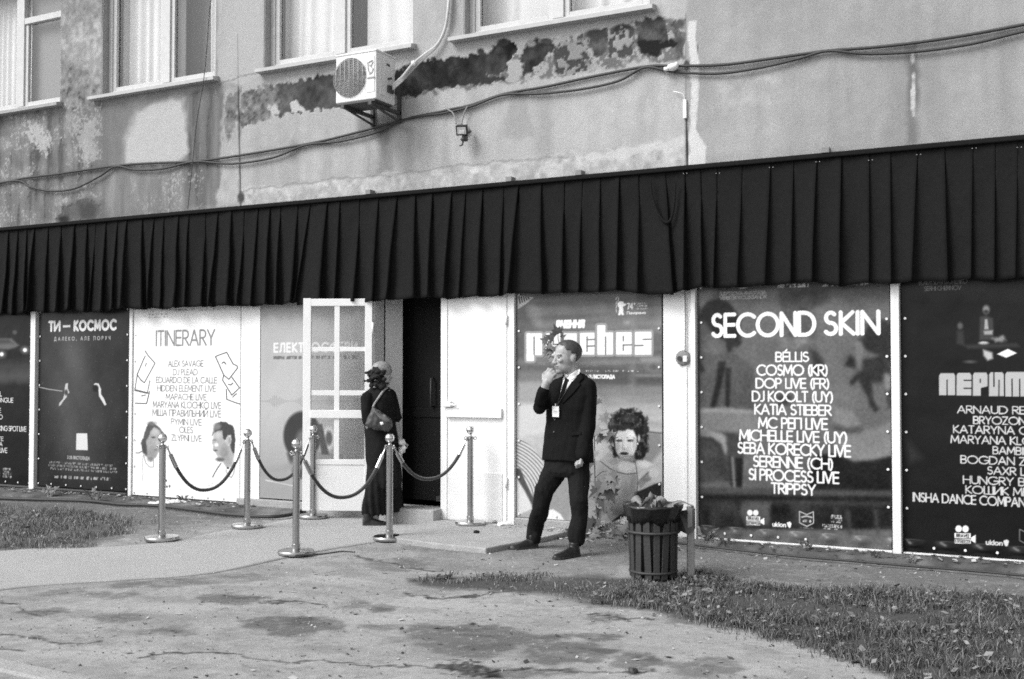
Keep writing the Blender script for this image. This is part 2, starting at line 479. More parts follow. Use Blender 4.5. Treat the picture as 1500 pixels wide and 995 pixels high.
    g['Я'] = (.5, [[(.5, 0), (.5, 1), (.25, 1)] + arc(.25, .74, .25, .26, 90, 270) + [(.5, .48)], [(.3, .48), (0, 0)]])
    # lower case used on the prints
    o = arc(.29, .33, .29, .33, 0, 360, 20)
    g['u'] = (.46, [[(0, .66), (0, .23)] + arc(.23, .23, .23, .23, 180, 360, 10) + [(.46, .66)], [(.46, .66), (.46, 0)]])
    g['k'] = (.42, [[(0, 0), (0, 1)], [(.4, .66), (.02, .3), (.42, 0)]])
    g['l'] = (.0, [[(0, 0), (0, 1)]])
    g['o'] = g['о'] = (.58, [o])
    g['n'] = (.46, [[(0, 0), (0, .66)], [(0, .4)] + arc(.23, .43, .23, .23, 180, 0, 10) + [(.46, 0)]])
    g['а'] = (.5, [arc(.25, .33, .25, .33, 0, 360, 18), [(.5, .66), (.5, 0)]])
    g['н'] = (.46, [[(0, 0), (0, .66)], [(.46, 0), (.46, .66)], [(0, .34), (.46, .34)]])
    g['р'] = (.54, [[(0, -.25), (0, .66)], arc(.27, .33, .27, .33, 0, 360, 18)])
    g['м'] = (.64, [[(0, 0), (0, .66), (.32, .1), (.64, .66), (.64, 0)]])
    return g
FONT = _font()
def text_strokes(t, gap=.2, space=.4):
    x, out = 0, []
    for ch in t:
        if ch == ' ': x += space; continue
        a, ls = FONT[ch]
        out += [[(x + p[0], p[1]) for p in l] for l in ls]
        x += a + gap
    return out, max(x - gap, .01)
def write(cv, t, x0, x1, ytop, ybot, val, wt=.13, gap=.2, shear=0, alpha=1, blur=.0035, space=.4):
    """x0/x1: photo px of the line's ends, ytop/ybot: photo px of cap top and baseline at the line's middle"""
    L = cv.plane
    xm = (x0 + x1) / 2
    u0, u1 = W(x0, ybot, L).x, W(x1, ybot, L).x
    v1, v0 = W(xm, ytop, L).z, W(xm, ybot, L).z
    st, w = text_strokes(t, gap, space)
    H = v1 - v0; S = (u1 - u0 - wt * H) / w
    base = u0 + wt * H / 2
    v0 += wt * H * .5; Hs = H * (1 - wt)
    du = cv.du; U0, V0 = cv.U[0, 0], cv.V[0, 0]
    for l in st:
        P = [(base + (x + shear * y) * S, v0 + y * Hs) for x, y in l]
        a = np.array(P); pad = wt * H + .012
        i0, i1 = int((a[:, 0].min() - pad - U0) / du), int((a[:, 0].max() + pad - U0) / du) + 2
        j0, j1 = int((a[:, 1].min() - pad - V0) / du), int((a[:, 1].max() + pad - V0) / du) + 2
        i0, j0 = max(i0, 0), max(j0, 0)
        if i1 <= i0 or j1 <= j0: continue
        q = (slice(j0, j1), slice(i0, i1)); X, Y = cv.U[q], cv.V[q]
        if X.size == 0: continue
        d = np.full(X.shape, 1e9)
        for (xa, ya), (xb, yb) in zip(P[:-1], P[1:]):
            ex, ey = xb - xa, yb - ya; LL = ex * ex + ey * ey + 1e-12
            t_ = np.clip(((X - xa) * ex + (Y - ya) * ey) / LL, 0, 1)
            d = np.minimum(d, (X - xa - t_ * ex) ** 2 + (Y - ya - t_ * ey) ** 2)
        m = np.clip((wt * H / 2 - np.sqrt(d)) / blur + .5, 0, 1) * alpha
        cv.T[q] = cv.T[q] * (1 - m) + val * m
def dashes(cv, x0, x1, ytop, ybot, val, seed=0, alpha=.8):
    """print too small to read: a broken grey line"""
    L = cv.plane
    u0, u1 = W(x0, ybot, L).x, W(x1, ybot, L).x
    xm = (x0 + x1) / 2
    v1, v0 = W(xm, ytop, L).z, W(xm, ybot, L).z
    r = random.Random(seed); u = u0; H = v1 - v0
    while u < u1 - H * .3:
        wl_ = min(H * r.uniform(1.2, 4), u1 - u)
        q = (cv.V > v0) & (cv.V < v1) & (cv.U > u) & (cv.U < u + wl_)
        n = vn(cv.U[q] / H * 2.2, cv.V[q] / H * 1.5, seed)
        m = np.clip((n - .25) * 2.2, 0, 1) * alpha
        cv.T[q] = cv.T[q] * (1 - m) + val * m
        u += wl_ + H * .45

def grid_mesh(name, P, tone=None):
    """P: (rows, cols, 3) array -> quad grid mesh with a 'tone' attribute"""
    r, c = P.shape[:2]
    idx = np.arange(r * c).reshape(r, c)
    q = np.stack([idx[:-1, :-1], idx[:-1, 1:], idx[1:, 1:], idx[1:, :-1]], -1).reshape(-1, 4)
    return raw_mesh(name, P.reshape(-1, 3), q, None if tone is None else tone.ravel())
def raw_mesh(name, V, Q, tone=None):
    me = bpy.data.meshes.new(name)
    nv, nf, k = len(V), len(Q), Q.shape[1]
    me.vertices.add(nv); me.vertices.foreach_set('co', np.ascontiguousarray(V, dtype=np.float32).ravel())
    me.loops.add(nf * k); me.loops.foreach_set('vertex_index', np.ascontiguousarray(Q, dtype=np.int32).ravel())
    me.polygons.add(nf); me.polygons.foreach_set('loop_start', np.arange(nf, dtype=np.int32) * k)
    me.update(calc_edges=True)
    if tone is not None:
        a = me.attributes.new('tone', 'FLOAT', 'POINT')
        a.data.foreach_set('value', np.ascontiguousarray(tone, dtype=np.float32).ravel())
    return me
def zf(ox, oy, s): return lambda x, y: (ox + x / s, oy + y / s)     # place given in an enlarged crop of the photo

# ------------------------------------------------------------------ ground
def gh(x, y):
    """gentle unevenness, a few mm"""
    return (fbm(x * 1.3, y * 1.3, 31, 3) - .5) * .012
def lines(bps):
    out = []
    for (a, b, n) in bps: out += list(np.linspace(a, b, n, endpoint=False))
    return np.array(out + [bps[-1][1]])
gx = lines([(-90, -20, 8), (-20, -13.2, 14), (-13.2, .6, 860), (.6, 6, 11), (6, 90, 9)])
gy = lines([(-90, -14, 8), (-14, -6.2, 16), (-6.2, .3, 400)])
GX, GY = np.meshgrid(gx, gy)
GPX, GPY = proj(GX, GY, 0.0 * GX)
front = (GX - CAM.x) * FW.x + (GY - CAM.y) * FW.y > .5
GPX = np.where(front, GPX, -9999); GPY = np.where(front, GPY, 9999)
t0 = .68 + (fbm(GX * 1.2, GY * 1.2, 3) - .5) * .12 + (fbm(GX * 6, GY * 6, 4) - .5) * .11
gc = Canvas(GPX, GPY, GX, GY, t0)
# strip along the wall is darker and dirtier
gc.poly([(-200, 690), (-200, 790), (0, 790), (190, 780), (330, 768), (380, 760), (380, 720)], .47, 14, 10, 2, 5)
gc.poly([(590, 800), (720, 812), (860, 830), (1000, 838), (1250, 862), (1600, 890), (1600, 790), (1000, 770), (780, 780)], .50, 10, 8, 2, 6)
gc.poly([(600, 795), (640, 840), (900, 850), (930, 800), (740, 805)], .56, 8, 8, 2, 7, alpha=.6)
# damp patches
for (x, y, rx, ry, v) in ((335, 878, 44, 11, .50), (420, 914, 70, 14, .47), (165, 905, 40, 6, .54), (200, 856, 30, 5, .54), (690, 931, 90, 17, .50),
                          (840, 958, 75, 16, .48), (560, 892, 30, 7, .52), (780, 936, 50, 7, .50), (880, 932, 22, 5, .5), (520, 887, 26, 7, .52),
                          (540, 918, 28, 4, .54), (930, 968, 36, 12, .50), (1000, 905, 40, 8, .52), (700, 950, 60, 12, .5), (60, 898, 40, 4, .52),
                          (230, 925, 60, 5, .57), (640, 925, 45, 8, .52), (890, 905, 22, 4, .52), (1030, 978, 60, 14, .55), (350, 845, 70, 6, .6),
                          (270, 850, 30, 4, .56), (760, 985, 80, 9, .53), (130, 870, 60, 5, .58), (590, 826, 45, 8, .55), (1110, 905, 60, 10, .5)):
    gc.ell(x, y, rx, ry, v - .05, 3.5, amp=9, sc=6, seed=int(x), alpha=.85); gc.ell(x + rx * .3, y - ry * .2, rx * .45, ry * .4, v - .12, 2.5, amp=6, sc=9, seed=int(y), alpha=.7)
# pale worn streaks
for (x, y, rx, ry) in ((260, 890, 90, 6), (470, 850, 80, 8), (700, 884, 130, 6), (150, 955, 120, 8), (620, 905, 70, 5), (800, 925, 40, 4), (850, 875, 60, 5)):
    gc.ell(x, y, rx, ry, .75, 7, amp=9, sc=3, seed=int(x + y), alpha=.8)
# cracks
for pts in ([(205, 962), (250, 957), (300, 955), (340, 957), (375, 965), (420, 970), (470, 966), (500, 972), (560, 975), (640, 977)],
            [(0, 882), (25, 884), (40, 900), (62, 904)], [(520, 815), (560, 822), (600, 832), (650, 838)], [(590, 870), (650, 878), (700, 872), (760, 862)],
            [(0, 930), (60, 935), (90, 945), (150, 941)], [(640, 977), (700, 985), (760, 979), (900, 988), (960, 984)], [(250, 925), (262, 928)],
            [(860, 900), (920, 908), (960, 905)], [(0, 950), (40, 955)], [(380, 885), (430, 880), (480, 888)]):
    gc.line(pts, 2.3, .2, 1.6, .8, amp=5, sc=14, seed=3); gc.line([(a_, b_ + 2.6) for a_, b_ in pts], 1.6, .78, 2, .35, amp=5, sc=14, seed=3)  # each crack gets a pale highlight painted along its near edge
gc.poly([(640, 975), (670, 968), (700, 972), (730, 980), (735, 992), (690, 992)], .22 + (fbm(GX * 40, GY * 40, 6) - .5) * .5, 3, 9, 20, 5)
gc.ell(927, 986, 8, 4, .2, 2, amp=3, sc=20); gc.ell(693, 914, 4, 2, .2, 1.5); gc.ell(694, 951, 3, 1.6, .2, 1.5)
# soil under the grass
# pebbly speckle and small patches
spk = fbm(GX * 30, GY * 30, 77, 3); gc.put(np.clip((spk - .66) * 9, 0, .35), .48); gc.put(np.clip((.34 - spk) * 9, 0, .4), .78)
ptc = fbm(GX * 3.2, GY * 5.5, 78, 5); gc.put(np.clip((ptc - .58) * 8, 0, .24), .50); gc.put(np.clip((.40 - ptc) * 7, 0, .2), .76)
gc.poly([(600, 850), (700, 845), (850, 848), (1010, 842), (1100, 858), (1500, 872), (1700, 900), (1700, 1120), (1330, 1000), (1180, 945), (1060, 920), (960, 898), (860, 882), (760, 868), (640, 862)], .36, 10, 9, 4, 8)
gc.poly([(-200, 735), (60, 742), (150, 752), (190, 768), (180, 784), (120, 802), (-200, 812)], .42, 10, 9, 4, 9)
GZ = gh(GX, GY)
GZ = np.where((GX > -13.2) & (GX < .6) & (GY > -6.2), GZ, 0)
rub = np.exp(-(((GPX - 690) / 40) ** 2 + ((GPY - 982) / 10) ** 2)); GZ = GZ + rub * (fbm(GX * 22, GY * 22, 8) - .5) * .03
ground = link_mesh('ground', grid_mesh('ground', np.stack([GX, GY, GZ], -1), gc.albedo() * .74), M_ground, smooth=True)
tag(ground, kind='structure')
def ghs(x, y):
    return float(gh(np.array([[x]]), np.array([[y]]))[0, 0])

# kerb stones at the lower left
kb = MB()
a, b = G(-40, 958), G(160, 1003)
d = (b - a).normalized(); nrm = Vector((d.y, -d.x, 0))
p = a - d * 3
for i in range(8):
    c = p + d * (i * 1.0 + .5)
    kb.box((c.x + nrm.x * .07, c.y + nrm.y * .07, -.045), (.992, .14, .12), (d, nrm, Vector((0, 0, 1))))
tag(kb.build('kerb', M_conc, bevel=.012), kind='structure')

# broken concrete slab in front of the closed door leaf
def slab(name, pts, z, material, bev=.012, sub=None):
    s = MB(); s.prism([Vector((q.x, q.y, z)) for q in pts], Vector((0, 0, -z - .03)))
    return tag(s.build(name, material, bevel=bev), kind='structure')
sl = [G(x, y, .05) for x, y in ((576, 787), (640, 796), (712, 803), (742, 797), (800, 786), (832, 778))]
sl += [Vector((-4.45, -.02, 0)), Vector((-5.80, -.02, 0)), Vector((-5.80, -.5, 0))]
slab('concrete_slab', sl, .05, M_conc)
# raised dirty strip along the foot of the wall
def strip(name, x0, x1, yf, z, seed):
    xs = np.linspace(x0, x1, int((x1 - x0) / .04)); r = np.random.RandomState(seed)
    y = yf(xs) + (fbm(xs * 4, xs * 0, seed) - .5) * .06
    rows = []
    for k, (f, zz) in enumerate(((0, -.02), (.02, z), (.3, z + .012), (1, z + .02))):
        Y = y + (.09 - y) * f
        rows.append(np.stack([xs, Y, zz + (fbm(xs * 9, Y * 9 + k, seed + 2) - .5) * .02 * (k > 0)], -1))
    P = np.stack(rows)
    tone = np.full(P.shape[:2], .12)
    tone = lin(.34 + (fbm(P[..., 0] * 5, P[..., 1] * 5 + 3, seed) - .5) * .4)
    return tag(link_mesh(name, grid_mesh(name, P, tone), M_ground, smooth=True), kind='structure')
strip('soil_strip', -4.4, 2.5, lambda x: np.interp(x, [-4.4, -3.147, -2.156, -.419, 2.5], [-.05, -.07, -.27, -.335, -.4]), .03, 3)
strip('soil_strip', -16, -7.5, lambda x: np.interp(x, [-16, -11, -9.8, -8.6, -7.5], [-.5, -.42, -.38, -.3, -.2]), .03, 5)

# carpet runner: follows two edges, lies 6 mm over the ground
Lp = [(-320, 850), (0, 808), (130, 803), (240, 795), (330, 778), (400, 766), (470, 752), (553, 743)]
Rp = [(-320, 930), (0, 866), (190, 850), (310, 840), (450, 812), (520, 800), (600, 787), (648, 770)]
LL = catmull([G(*q) for q in Lp], 14); RR = catmull([G(*q) for q in Rp], 14)
LL[-1].y = min(LL[-1].y, -.03)
P = np.zeros((30, len(LL), 3))
for i in range(len(LL)):
    for k in range(30):
        q = LL[i].lerp(RR[i], k / 29)
        q.y = min(q.y, -.02)
        edge = min(k, 29 - k)
        P[k, i] = (q.x, q.y, ghs(q.x, q.y) + .008 + (.006 * (mnoise.noise((q.x * 2.2, q.y * 2.2, 0))) if edge > 0 else 0) - (.004 if edge == 0 else 0))
carpet = link_mesh('carpet', grid_mesh('carpet', P), M_carpet, smooth=True)
so = carpet.modifiers.new('thickness', 'SOLIDIFY'); so.thickness = .005; so.offset = 1
tag(carpet, 'long pale grey carpet runner leading over the asphalt to the open door', 'carpet')

# ------------------------------------------------------------------ building
bld = empty('building', (-6.5, 0, 0), 'old plaster facade with upper windows, white doors and glazed ground floor bays', 'building')
ZT = 3.374                                                  # foot of the plaster = top of the black valance
WINS = [(-13.42, -11.43), (-10.70, -8.84), (-8.13, -6.13), (-5.53, -3.52)]
ZS, ZH = 4.94, 6.6
xb = [-20, -13.6] + [x for w in WINS for x in w if x > -13.6] + [1.2, 6]
xb = sorted(set(xb))
xs = []
for a, b in zip(xb[:-1], xb[1:]):
    n = max(1, int(round((b - a) / (.0125 if -13.6 <= a < 1.2 else .3))))
    xs += list(np.linspace(a, b, n, endpoint=False))
xs = np.array(xs + [xb[-1]])
zs = []
for a, b, st in ((ZT, ZS, .0125), (ZS, ZH, .0125), (ZH, 8.5, .2)):
    zs += list(np.linspace(a, b, int(round((b - a) / st)), endpoint=False))
zs = np.array(zs + [8.5])
WX, WZ = np.meshgrid(xs, zs)
PX, PY = proj(WX, 0 * WX, WZ)
t = np.where(WX < -8.45, .58, np.where(WX < -3.18, .685, .64))
t = t + (fbm(WX * 1.1, WZ * 1.1, 11) - .5) * .08 + (fbm(WX * 7, WZ * .7, 12) - .5) * .10 + (fbm(WX * 9, WZ * 9, 13) - .5) * .06
cv = Canvas(PX, PY, WX, WZ, t)
Wk = dict(sc=3.5)
streak = fbm(WX * 9, WZ * .9, 21)
blotch = fbm(WX * 4, WZ * 4, 22); fine = fbm(WX * 16, WZ * 16, 23)
# left bay: mottled, with a smooth pale repair
cv.poly([(-60, 170), (90, 155), (150, 150), (190, 150), (176, 215), (165, 250), (150, 330), (-60, 345)], .47 + (streak - .5) * .3 + (blotch - .5) * .25, 12, 22, 3, 2)
cv.poly([(86, -40), (150, -40), (150, 150), (88, 162)], .60 + (blotch - .5) * .25 + (fine - .5) * .3, 6, 6, 5, 3)
cv.poly([(88, 90), (120, 100), (140, 120), (146, 160), (92, 165)], .50 + (fine - .5) * .4, 6, 16, 5, 4)
cv.poly([(170, 240), (280, 232), (330, 232), (330, 310), (150, 325), (140, 260)], .54 + (streak - .5) * .3, 10, 12, 4, 5)
cv.poly([(272, 138), (318, 128), (330, 150), (326, 300), (272, 305)], .47 + (streak - .5) * .25, 7, 8, 4, 6)
cv.poly([(183, 225), (180, 200), (200, 165), (235, 147), (273, 140), (274, 222), (262, 240), (185, 240)], .73, 7, 12, 3, 7)
cv.poly([(150, 152), (240, 144), (200, 165), (182, 205), (178, 240), (140, 250), (135, 200)], .47, 12, 10, 3, 8, alpha=.7)
cv.poly([(318, -40), (384, -40), (384, 105), (352, 125), (318, 118)], .70, 4, 4, 3, 9)
cv.poly([(325, 130), (351, 124), (352, 300), (318, 303), (326, 200)], .66 + (blotch - .5) * .2, 5, 10, 4, 10)
# pale flakes and dark specks of the left bay
fl = (fbm(WX * 44, WZ * 34, 25) > .63) & (blotch > .46) & (PX < 345)
cv.put(np.where(fl & (PY > 120) & (((PX < 150) & (PY > 150)) | ((PX > 190) & (PX < 300) & (PY > 250))), .6, 0), .74)
cv.poly([(42, 180), (60, 185), (72, 205), (65, 225), (50, 210), (38, 195)], .74, 3, 16, 30, 12, alpha=.8)
cv.poly([(112, 180), (140, 175), (140, 230), (125, 235), (110, 205)], .68, 3, 20, 30, 13, alpha=.7)
cv.ell(122, 312, 26, 14, .30, 16, amp=10, sc=5); cv.ell(92, 322, 8, 6, .2, 5, amp=4)
for x in (70, 105, 150, 188, 205, 230):
    cv.poly([(x - 5, 245), (x + 6, 242), (x + 10, 325), (x - 7, 328)], .45, 9, 8, 5, x, alpha=.5)
# dark band where the plaster has come away under the sills
dk = .25 + (blotch - .5) * .25 + (fine - .5) * .2
rag = fbm(WX * 26, WZ * 26, 24)
cv.poly([(575, 108), (700, 84), (760, 62), (830, 56), (900, 40), (980, 28), (1003, 30), (1003, 86), (930, 90), (860, 108), (780, 116), (700, 126), (600, 142), (575, 142)], np.where(rag * .6 + blotch * .4 > .50, .44, .64), 4, 9, 14, 29)
cv.poly([(332, 145), (350, 134), (352, 170), (340, 195), (330, 205), (331, 170)], .47 + (fine - .5) * .3, 4, 13, 18, 30)
cv.poly([(352, 137), (372, 130), (385, 127), (412, 122), (414, 168), (380, 178), (352, 184)], .46 + (fine - .5) * .35, 2.5, 10, 18, 31)
cv.poly([(408, 126), (440, 118), (500, 104), (500, 158), (470, 160), (450, 166), (428, 164), (410, 170)], dk + .05, 2.0, 8, 18, 32)
cv.poly([(395, 155), (405, 150), (410, 166), (398, 168)], .72, 2, 7, 18, 33)
cv.poly([(424, 151), (434, 148), (448, 162), (426, 166)], .74, 1.5, 5, 18, 34)
cv.poly([(575, 106), (602, 96), (640, 86), (700, 80), (706, 74), (716, 84), (722, 66), (738, 57), (756, 60), (760, 70), (746, 84), (744, 102), (728, 112), (712, 108), (702, 122), (668, 126), (640, 128), (606, 140), (575, 142)], dk - .06, 1.6, 7, 18, 35)
cv.ell(738, 62, 9, 5, .26, 3); cv.poly([(700, 112), (730, 110), (742, 118), (704, 125)], .22, 2, 7, 18, 36)
cv.poly([(768, 66), (772, 58), (786, 56), (794, 62), (806, 56), (810, 66), (804, 78), (790, 92), (776, 108), (764, 110), (756, 96), (766, 80)], dk - .02, 2, 8, 18, 37)
cv.ell(778, 64, 7, 5, .55, 2)
cv.poly([(742, 90), (760, 84), (768, 104), (752, 122), (742, 118)], .66, 2, 8, 18, 38)
sp = np.where(fine > .5, .28, .55)
cv.poly([(812, 70), (850, 56), (864, 60), (862, 100), (836, 108), (815, 108), (810, 88)], sp, 2.5, 11, 18, 39)
cv.poly([(858, 52), (872, 42), (888, 42), (890, 78), (876, 84), (862, 72)], .33 + (fine - .5) * .35, 2, 8, 18, 40)
cv.ell(872, 50, 15, 8, .27, 3, amp=3); cv.ell(912, 45, 16, 9, .24, 3, amp=3); cv.ell(800, 60, 8, 4, .3, 2); cv.ell(704, 76, 5, 5, .25, 2)
cv.poly([(890, 50), (905, 40), (926, 42), (928, 78), (912, 88), (896, 82)], np.where(fine > .47, .30, .6), 2, 8, 18, 41)
cv.poly([(934, 34), (950, 27), (974, 28), (978, 58), (966, 62), (970, 80), (950, 85), (936, 78)], .30 + (fine - .5) * .3, 2, 8, 18, 42)
cv.poly([(935, 58), (960, 62), (990, 60), (996, 68), (970, 74), (960, 82), (936, 80)], .14, 2, 7, 18, 43)
cv.poly([(986, 30), (998, 27), (1001, 70), (1003, 84), (992, 86), (988, 60)], .36 + (fine - .5) * .3, 2, 8, 18, 44)
cv.ell(1019, 71, 4, 6, .35, 2); cv.ell(1006, 96, 4, 7, .3, 2)
# run-off, dirt and painted shade below
for (x, y0, y1, w_, v, al) in ((562, 190, 285, 14, .47, .6), (540, 210, 280, 10, .55, .5), (600, 190, 290, 12, .55, .4), (760, 140, 200, 26, .56, .45), (800, 135, 235, 14, .6, .4),
                               (430, 195, 235, 8, .52, .6), (418, 185, 280, 12, .6, .4), (655, 190, 260, 10, .62, .4), (1335, 70, 212, 11, .45, .75), (1340, 60, 150, 5, .36, .5), (1370, 80, 200, 14, .58, .4),
                               (1318, 120, 214, 6, .56, .5), (940, 140, 230, 10, .62, .4), (480, 215, 270, 14, .6, .4)):
    cv.poly([(x - w_ / 2, y0), (x + w_ / 2, y0), (x + w_ * .8, y1), (x - w_ * .8, y1)], v, 9, 8, 6, int(x), alpha=al)
cv.poly([(520, 172), (585, 165), (596, 190), (560, 205), (525, 200)], .42, 12, 8, 5, 50, alpha=.6)  # air conditioner's cast shadow and a stain, painted into the wall tone
cv.ell(1338, 130, 3, 30, .78, 2, amp=4, sc=14); cv.ell(1337, 85, 3, 8, .82, 2, amp=2)  # pale highlight painted onto the right-hand streak
# rough pale plaster edge over the valance
cv.poly([(352, 302), (352, 276), (470, 266), (640, 246), (800, 228), (900, 214), (1003, 204), (1003, 246)], .72 + (fine - .5) * .35, 5, 8, 6, 51, alpha=.8)
cv.line([(352, 280), (450, 268), (560, 256), (700, 240), (830, 228)], 2.2, .5, 2, .6, amp=6, sc=7)
cv.poly([(840, 232), (900, 218), (960, 210), (1000, 200), (1000, 212), (930, 226), (870, 236)], .8, 3, 9, 9, 52, alpha=.8)
cv.ell(695, 250, 7, 4, .82, 2, amp=3); cv.ell(950, 165, 6, 14, .74, 4, amp=5, alpha=.6)
# pale smear beside the right joint
cv.poly([(1009, 32), (1021, 30), (1018, 46), (1022, 70), (1026, 110), (1021, 150), (1019, 190), (1028, 208), (1034, 216), (1033, 242), (1008, 243), (1010, 190), (1012, 110), (1008, 70)], .83, 1.6, 4, 9, 53)
cv.poly([(1040, 110), (1140, 105), (1150, 150), (1060, 160)], .70 + (fine - .5) * .3, 14, 16, 5, 54, alpha=.5)
# joints, cracks
cv.line([(349, 128), (350, 180), (351, 240), (352.5, 302)], 1.6, .2, 1.2, .8)
cv.line([(1004.5, 150), (1007, 246)], 3.0, .16, 1.2, .95)
cv.line([(1004, 20), (1004.5, 150)], 1.6, .45, 1.5, .7)
cv.line([(320, 122), (340, 118), (352, 112), (375, 108)], 1.6, .4, 1.5, .6, amp=5, sc=9)
cv.line([(348, 50), (349, 128)], 1.2, .4, 1.2, .5)
cv.ell(353, 290, 5, 8, .3, 4)
r_, c_ = WX.shape
idx = np.arange(r_ * c_).reshape(r_, c_)
Q = np.stack([idx[:-1, :-1], idx[:-1, 1:], idx[1:, 1:], idx[1:, :-1]], -1)
mx = (WX[:-1, :-1] + WX[1:, 1:]) / 2; mz = (WZ[:-1, :-1] + WZ[1:, 1:]) / 2
keep = np.ones(mx.shape, bool)
for a, b in WINS: keep &= ~((mx > a) & (mx < b) & (mz > ZS) & (mz < ZH))
lump = (fbm(WX * 3, WZ * 3, 61) - .5) * .012 + np.where(cv.T < .42, .008, 0)
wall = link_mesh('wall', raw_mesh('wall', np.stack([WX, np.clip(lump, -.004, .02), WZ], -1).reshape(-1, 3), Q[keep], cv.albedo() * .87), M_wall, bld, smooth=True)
# shell of the house behind the facade
M_plain = mat('plain_render', .30, .9, var=.15, scale=6, bump=.3, bscale=100)
sh = MB()
sh.bx(-20, -19.85, .03, 9, 0, 8.5); sh.bx(5.85, 6, .03, 9, 0, 8.5); sh.bx(-20, 6, 8.9, 9, 0, 8.5); sh.bx(-20, 6, .03, 9, 8.503, 8.7)
sh.bx(-19.8, 5.8, .62, .72, 3.45, 8.4)
sh.build('outer_wall', M_plain, bld)
fl_ = MB(); fl_.bx(-19.8, 5.8, .03, .7, ZT - .0, ZT + .1); fl_.build('floor_slab', M_ledge, bld)
lg = MB(); lg.bx(-20, 6, -.11, .02, ZT - .012, ZT + .032); lg.build('ledge', M_ledge, bld, bevel=.01)
for px in (540, 746, 848, 1210):
    q = W(px, 285 if px < 600 else 265, -.1)
    cl = MB(); cl.bx(q.x - .03, q.x + .03, -.118, -.02, ZT + .03, ZT + .075); cl.build('ledge_clamp', M_post, bld)

# ---- upper windows
for i, (a, b) in enumerate(WINS):
    yf = .13
    fr = MB()
    wr = .07
    fr.bx(a + .012, a + wr, yf - .03, yf + .04, ZS, ZH); fr.bx(b - wr, b - .012, yf - .03, yf + .04, ZS, ZH)
    fr.bx(a + wr, b - wr, yf - .03, yf + .04, ZS, ZS + wr); fr.bx(a + wr, b - wr, yf - .03, yf + .04, ZH - wr, ZH)
    mid = {0: -12.30, 1: -9.72, 2: -7.14, 3: -4.52}[i]
    fr.bx(mid - .06, mid + .06, yf - .035, yf + .045, ZS + wr, ZH - wr)
    if i == 0:
        fr.bx(mid + .06, b - wr, yf - .032, yf + .042, 6.09, 6.17)
    # inner sashes
    for (u0, u1) in ((a + wr, mid - .06), (mid + .06, b - wr)):
        zt = 6.09 if (i == 0 and u0 > mid) else ZH - wr
        fr.bx(u0, u0 + .055, yf - .012, yf + .03, ZS + wr, zt); fr.bx(u1 - .055, u1, yf - .012, yf + .03, ZS + wr, zt)
        fr.bx(u0 + .055, u1 - .055, yf - .012, yf + .03, ZS + wr, ZS + wr + .05)
    win = fr.build('window', M_oldframe, bld, bevel=.004)
    rv = MB()
    rv.bx(a - .02, a + .0115, .004, .6, ZS - .02, ZH + .02); rv.bx(b - .0115, b + .02, .004, .6, ZS - .02, ZH + .02); rv.bx(a, b, .004, .6, ZH - .002, ZH + .02)
    rv.build('reveal', M_plain, win)
    sl_ = MB()
    x0, x1 = a - (.13 if i in (1, 3) else .05), b + (.05 if i != 2 else .03)
    sl_.add([(x0, -.10, ZS - .05), (x1, -.10, ZS - .05), (x1, -.10, ZS - .012), (x0, -.10, ZS - .012), (x0, .12, ZS + .035), (x1, .12, ZS + .035), (x0, .12, ZS - .05), (x1, .12, ZS - .05)],
            [(0, 1, 2, 3), (3, 2, 5, 4), (0, 6, 7, 1), (0, 3, 4, 6), (1, 7, 5, 2)])
    sl_.build('sill', M_sill if i else M_conc, win)
    gl = MB()
    for (u0, u1) in ((a + wr + .05, mid - .11), (mid + .11, b - wr - .05)):
        g_ = MB(); g_.quad((u0, yf + .015, ZS + .11), (u1, yf + .015, ZS + .11), (u1, yf + .015, ZH - .08), (u0, yf + .015, ZH - .08))
        g_.build('pane', M_glass, win)
    def curtain(x0, x1, seed, amp=.025, fold=.11, y=.30, drift=0, name='net_curtain', m=M_curt):
        n = max(8, int((x1 - x0) / .012)); rr = random.Random(seed)
        amp *= .7; xx = np.linspace(x0, x1, n); zz = np.linspace(ZS + .04, ZH + .2, 14)
        A, B = np.meshgrid(xx, zz)
        ph = A / fold * 6.28 + 5.5 * vn(A * 3, A * 0, seed) + 3 * vn(A * 7, B * .3, seed + 1)
        Yc = y + amp * np.sin(ph) * (.6 + .8 * vn(A * 4, B * .4, seed + 2))
        A = A + drift * (B - ZS) * (A - x0) / (x1 - x0 + .01)
        link_mesh(name, grid_mesh(name, np.stack([A, Yc, B], -1)), m, win, smooth=True)
    if i == 0:
        curtain(a + .05, mid - .03, 1); 
        dk_ = MB(); dk_.bx(mid + .05, b - .05, .24, .26, ZS, ZH); dk_.build('blind', mat('grey_blind', .25, .7), win)
    elif i == 1:
        curtain(a + .02, a + .80, 2, fold=.14); curtain(mid + .52, b, 3, fold=.07)
        bk = MB(); bk.bx(a, mid, .42, .44, ZS, ZH); bk.build('blind', mat('grey_blind', .25, .7), win)
    elif i == 2:
        curtain(a + .06, mid - .02, 4, amp=.018, fold=.16, drift=.05); curtain(mid + .22, b, 5, amp=.012, fold=.35)
    else:
        curtain(a + .02, mid, 6, amp=.01, fold=.3, y=.36); curtain(mid + .05, b, 7, fold=.2)

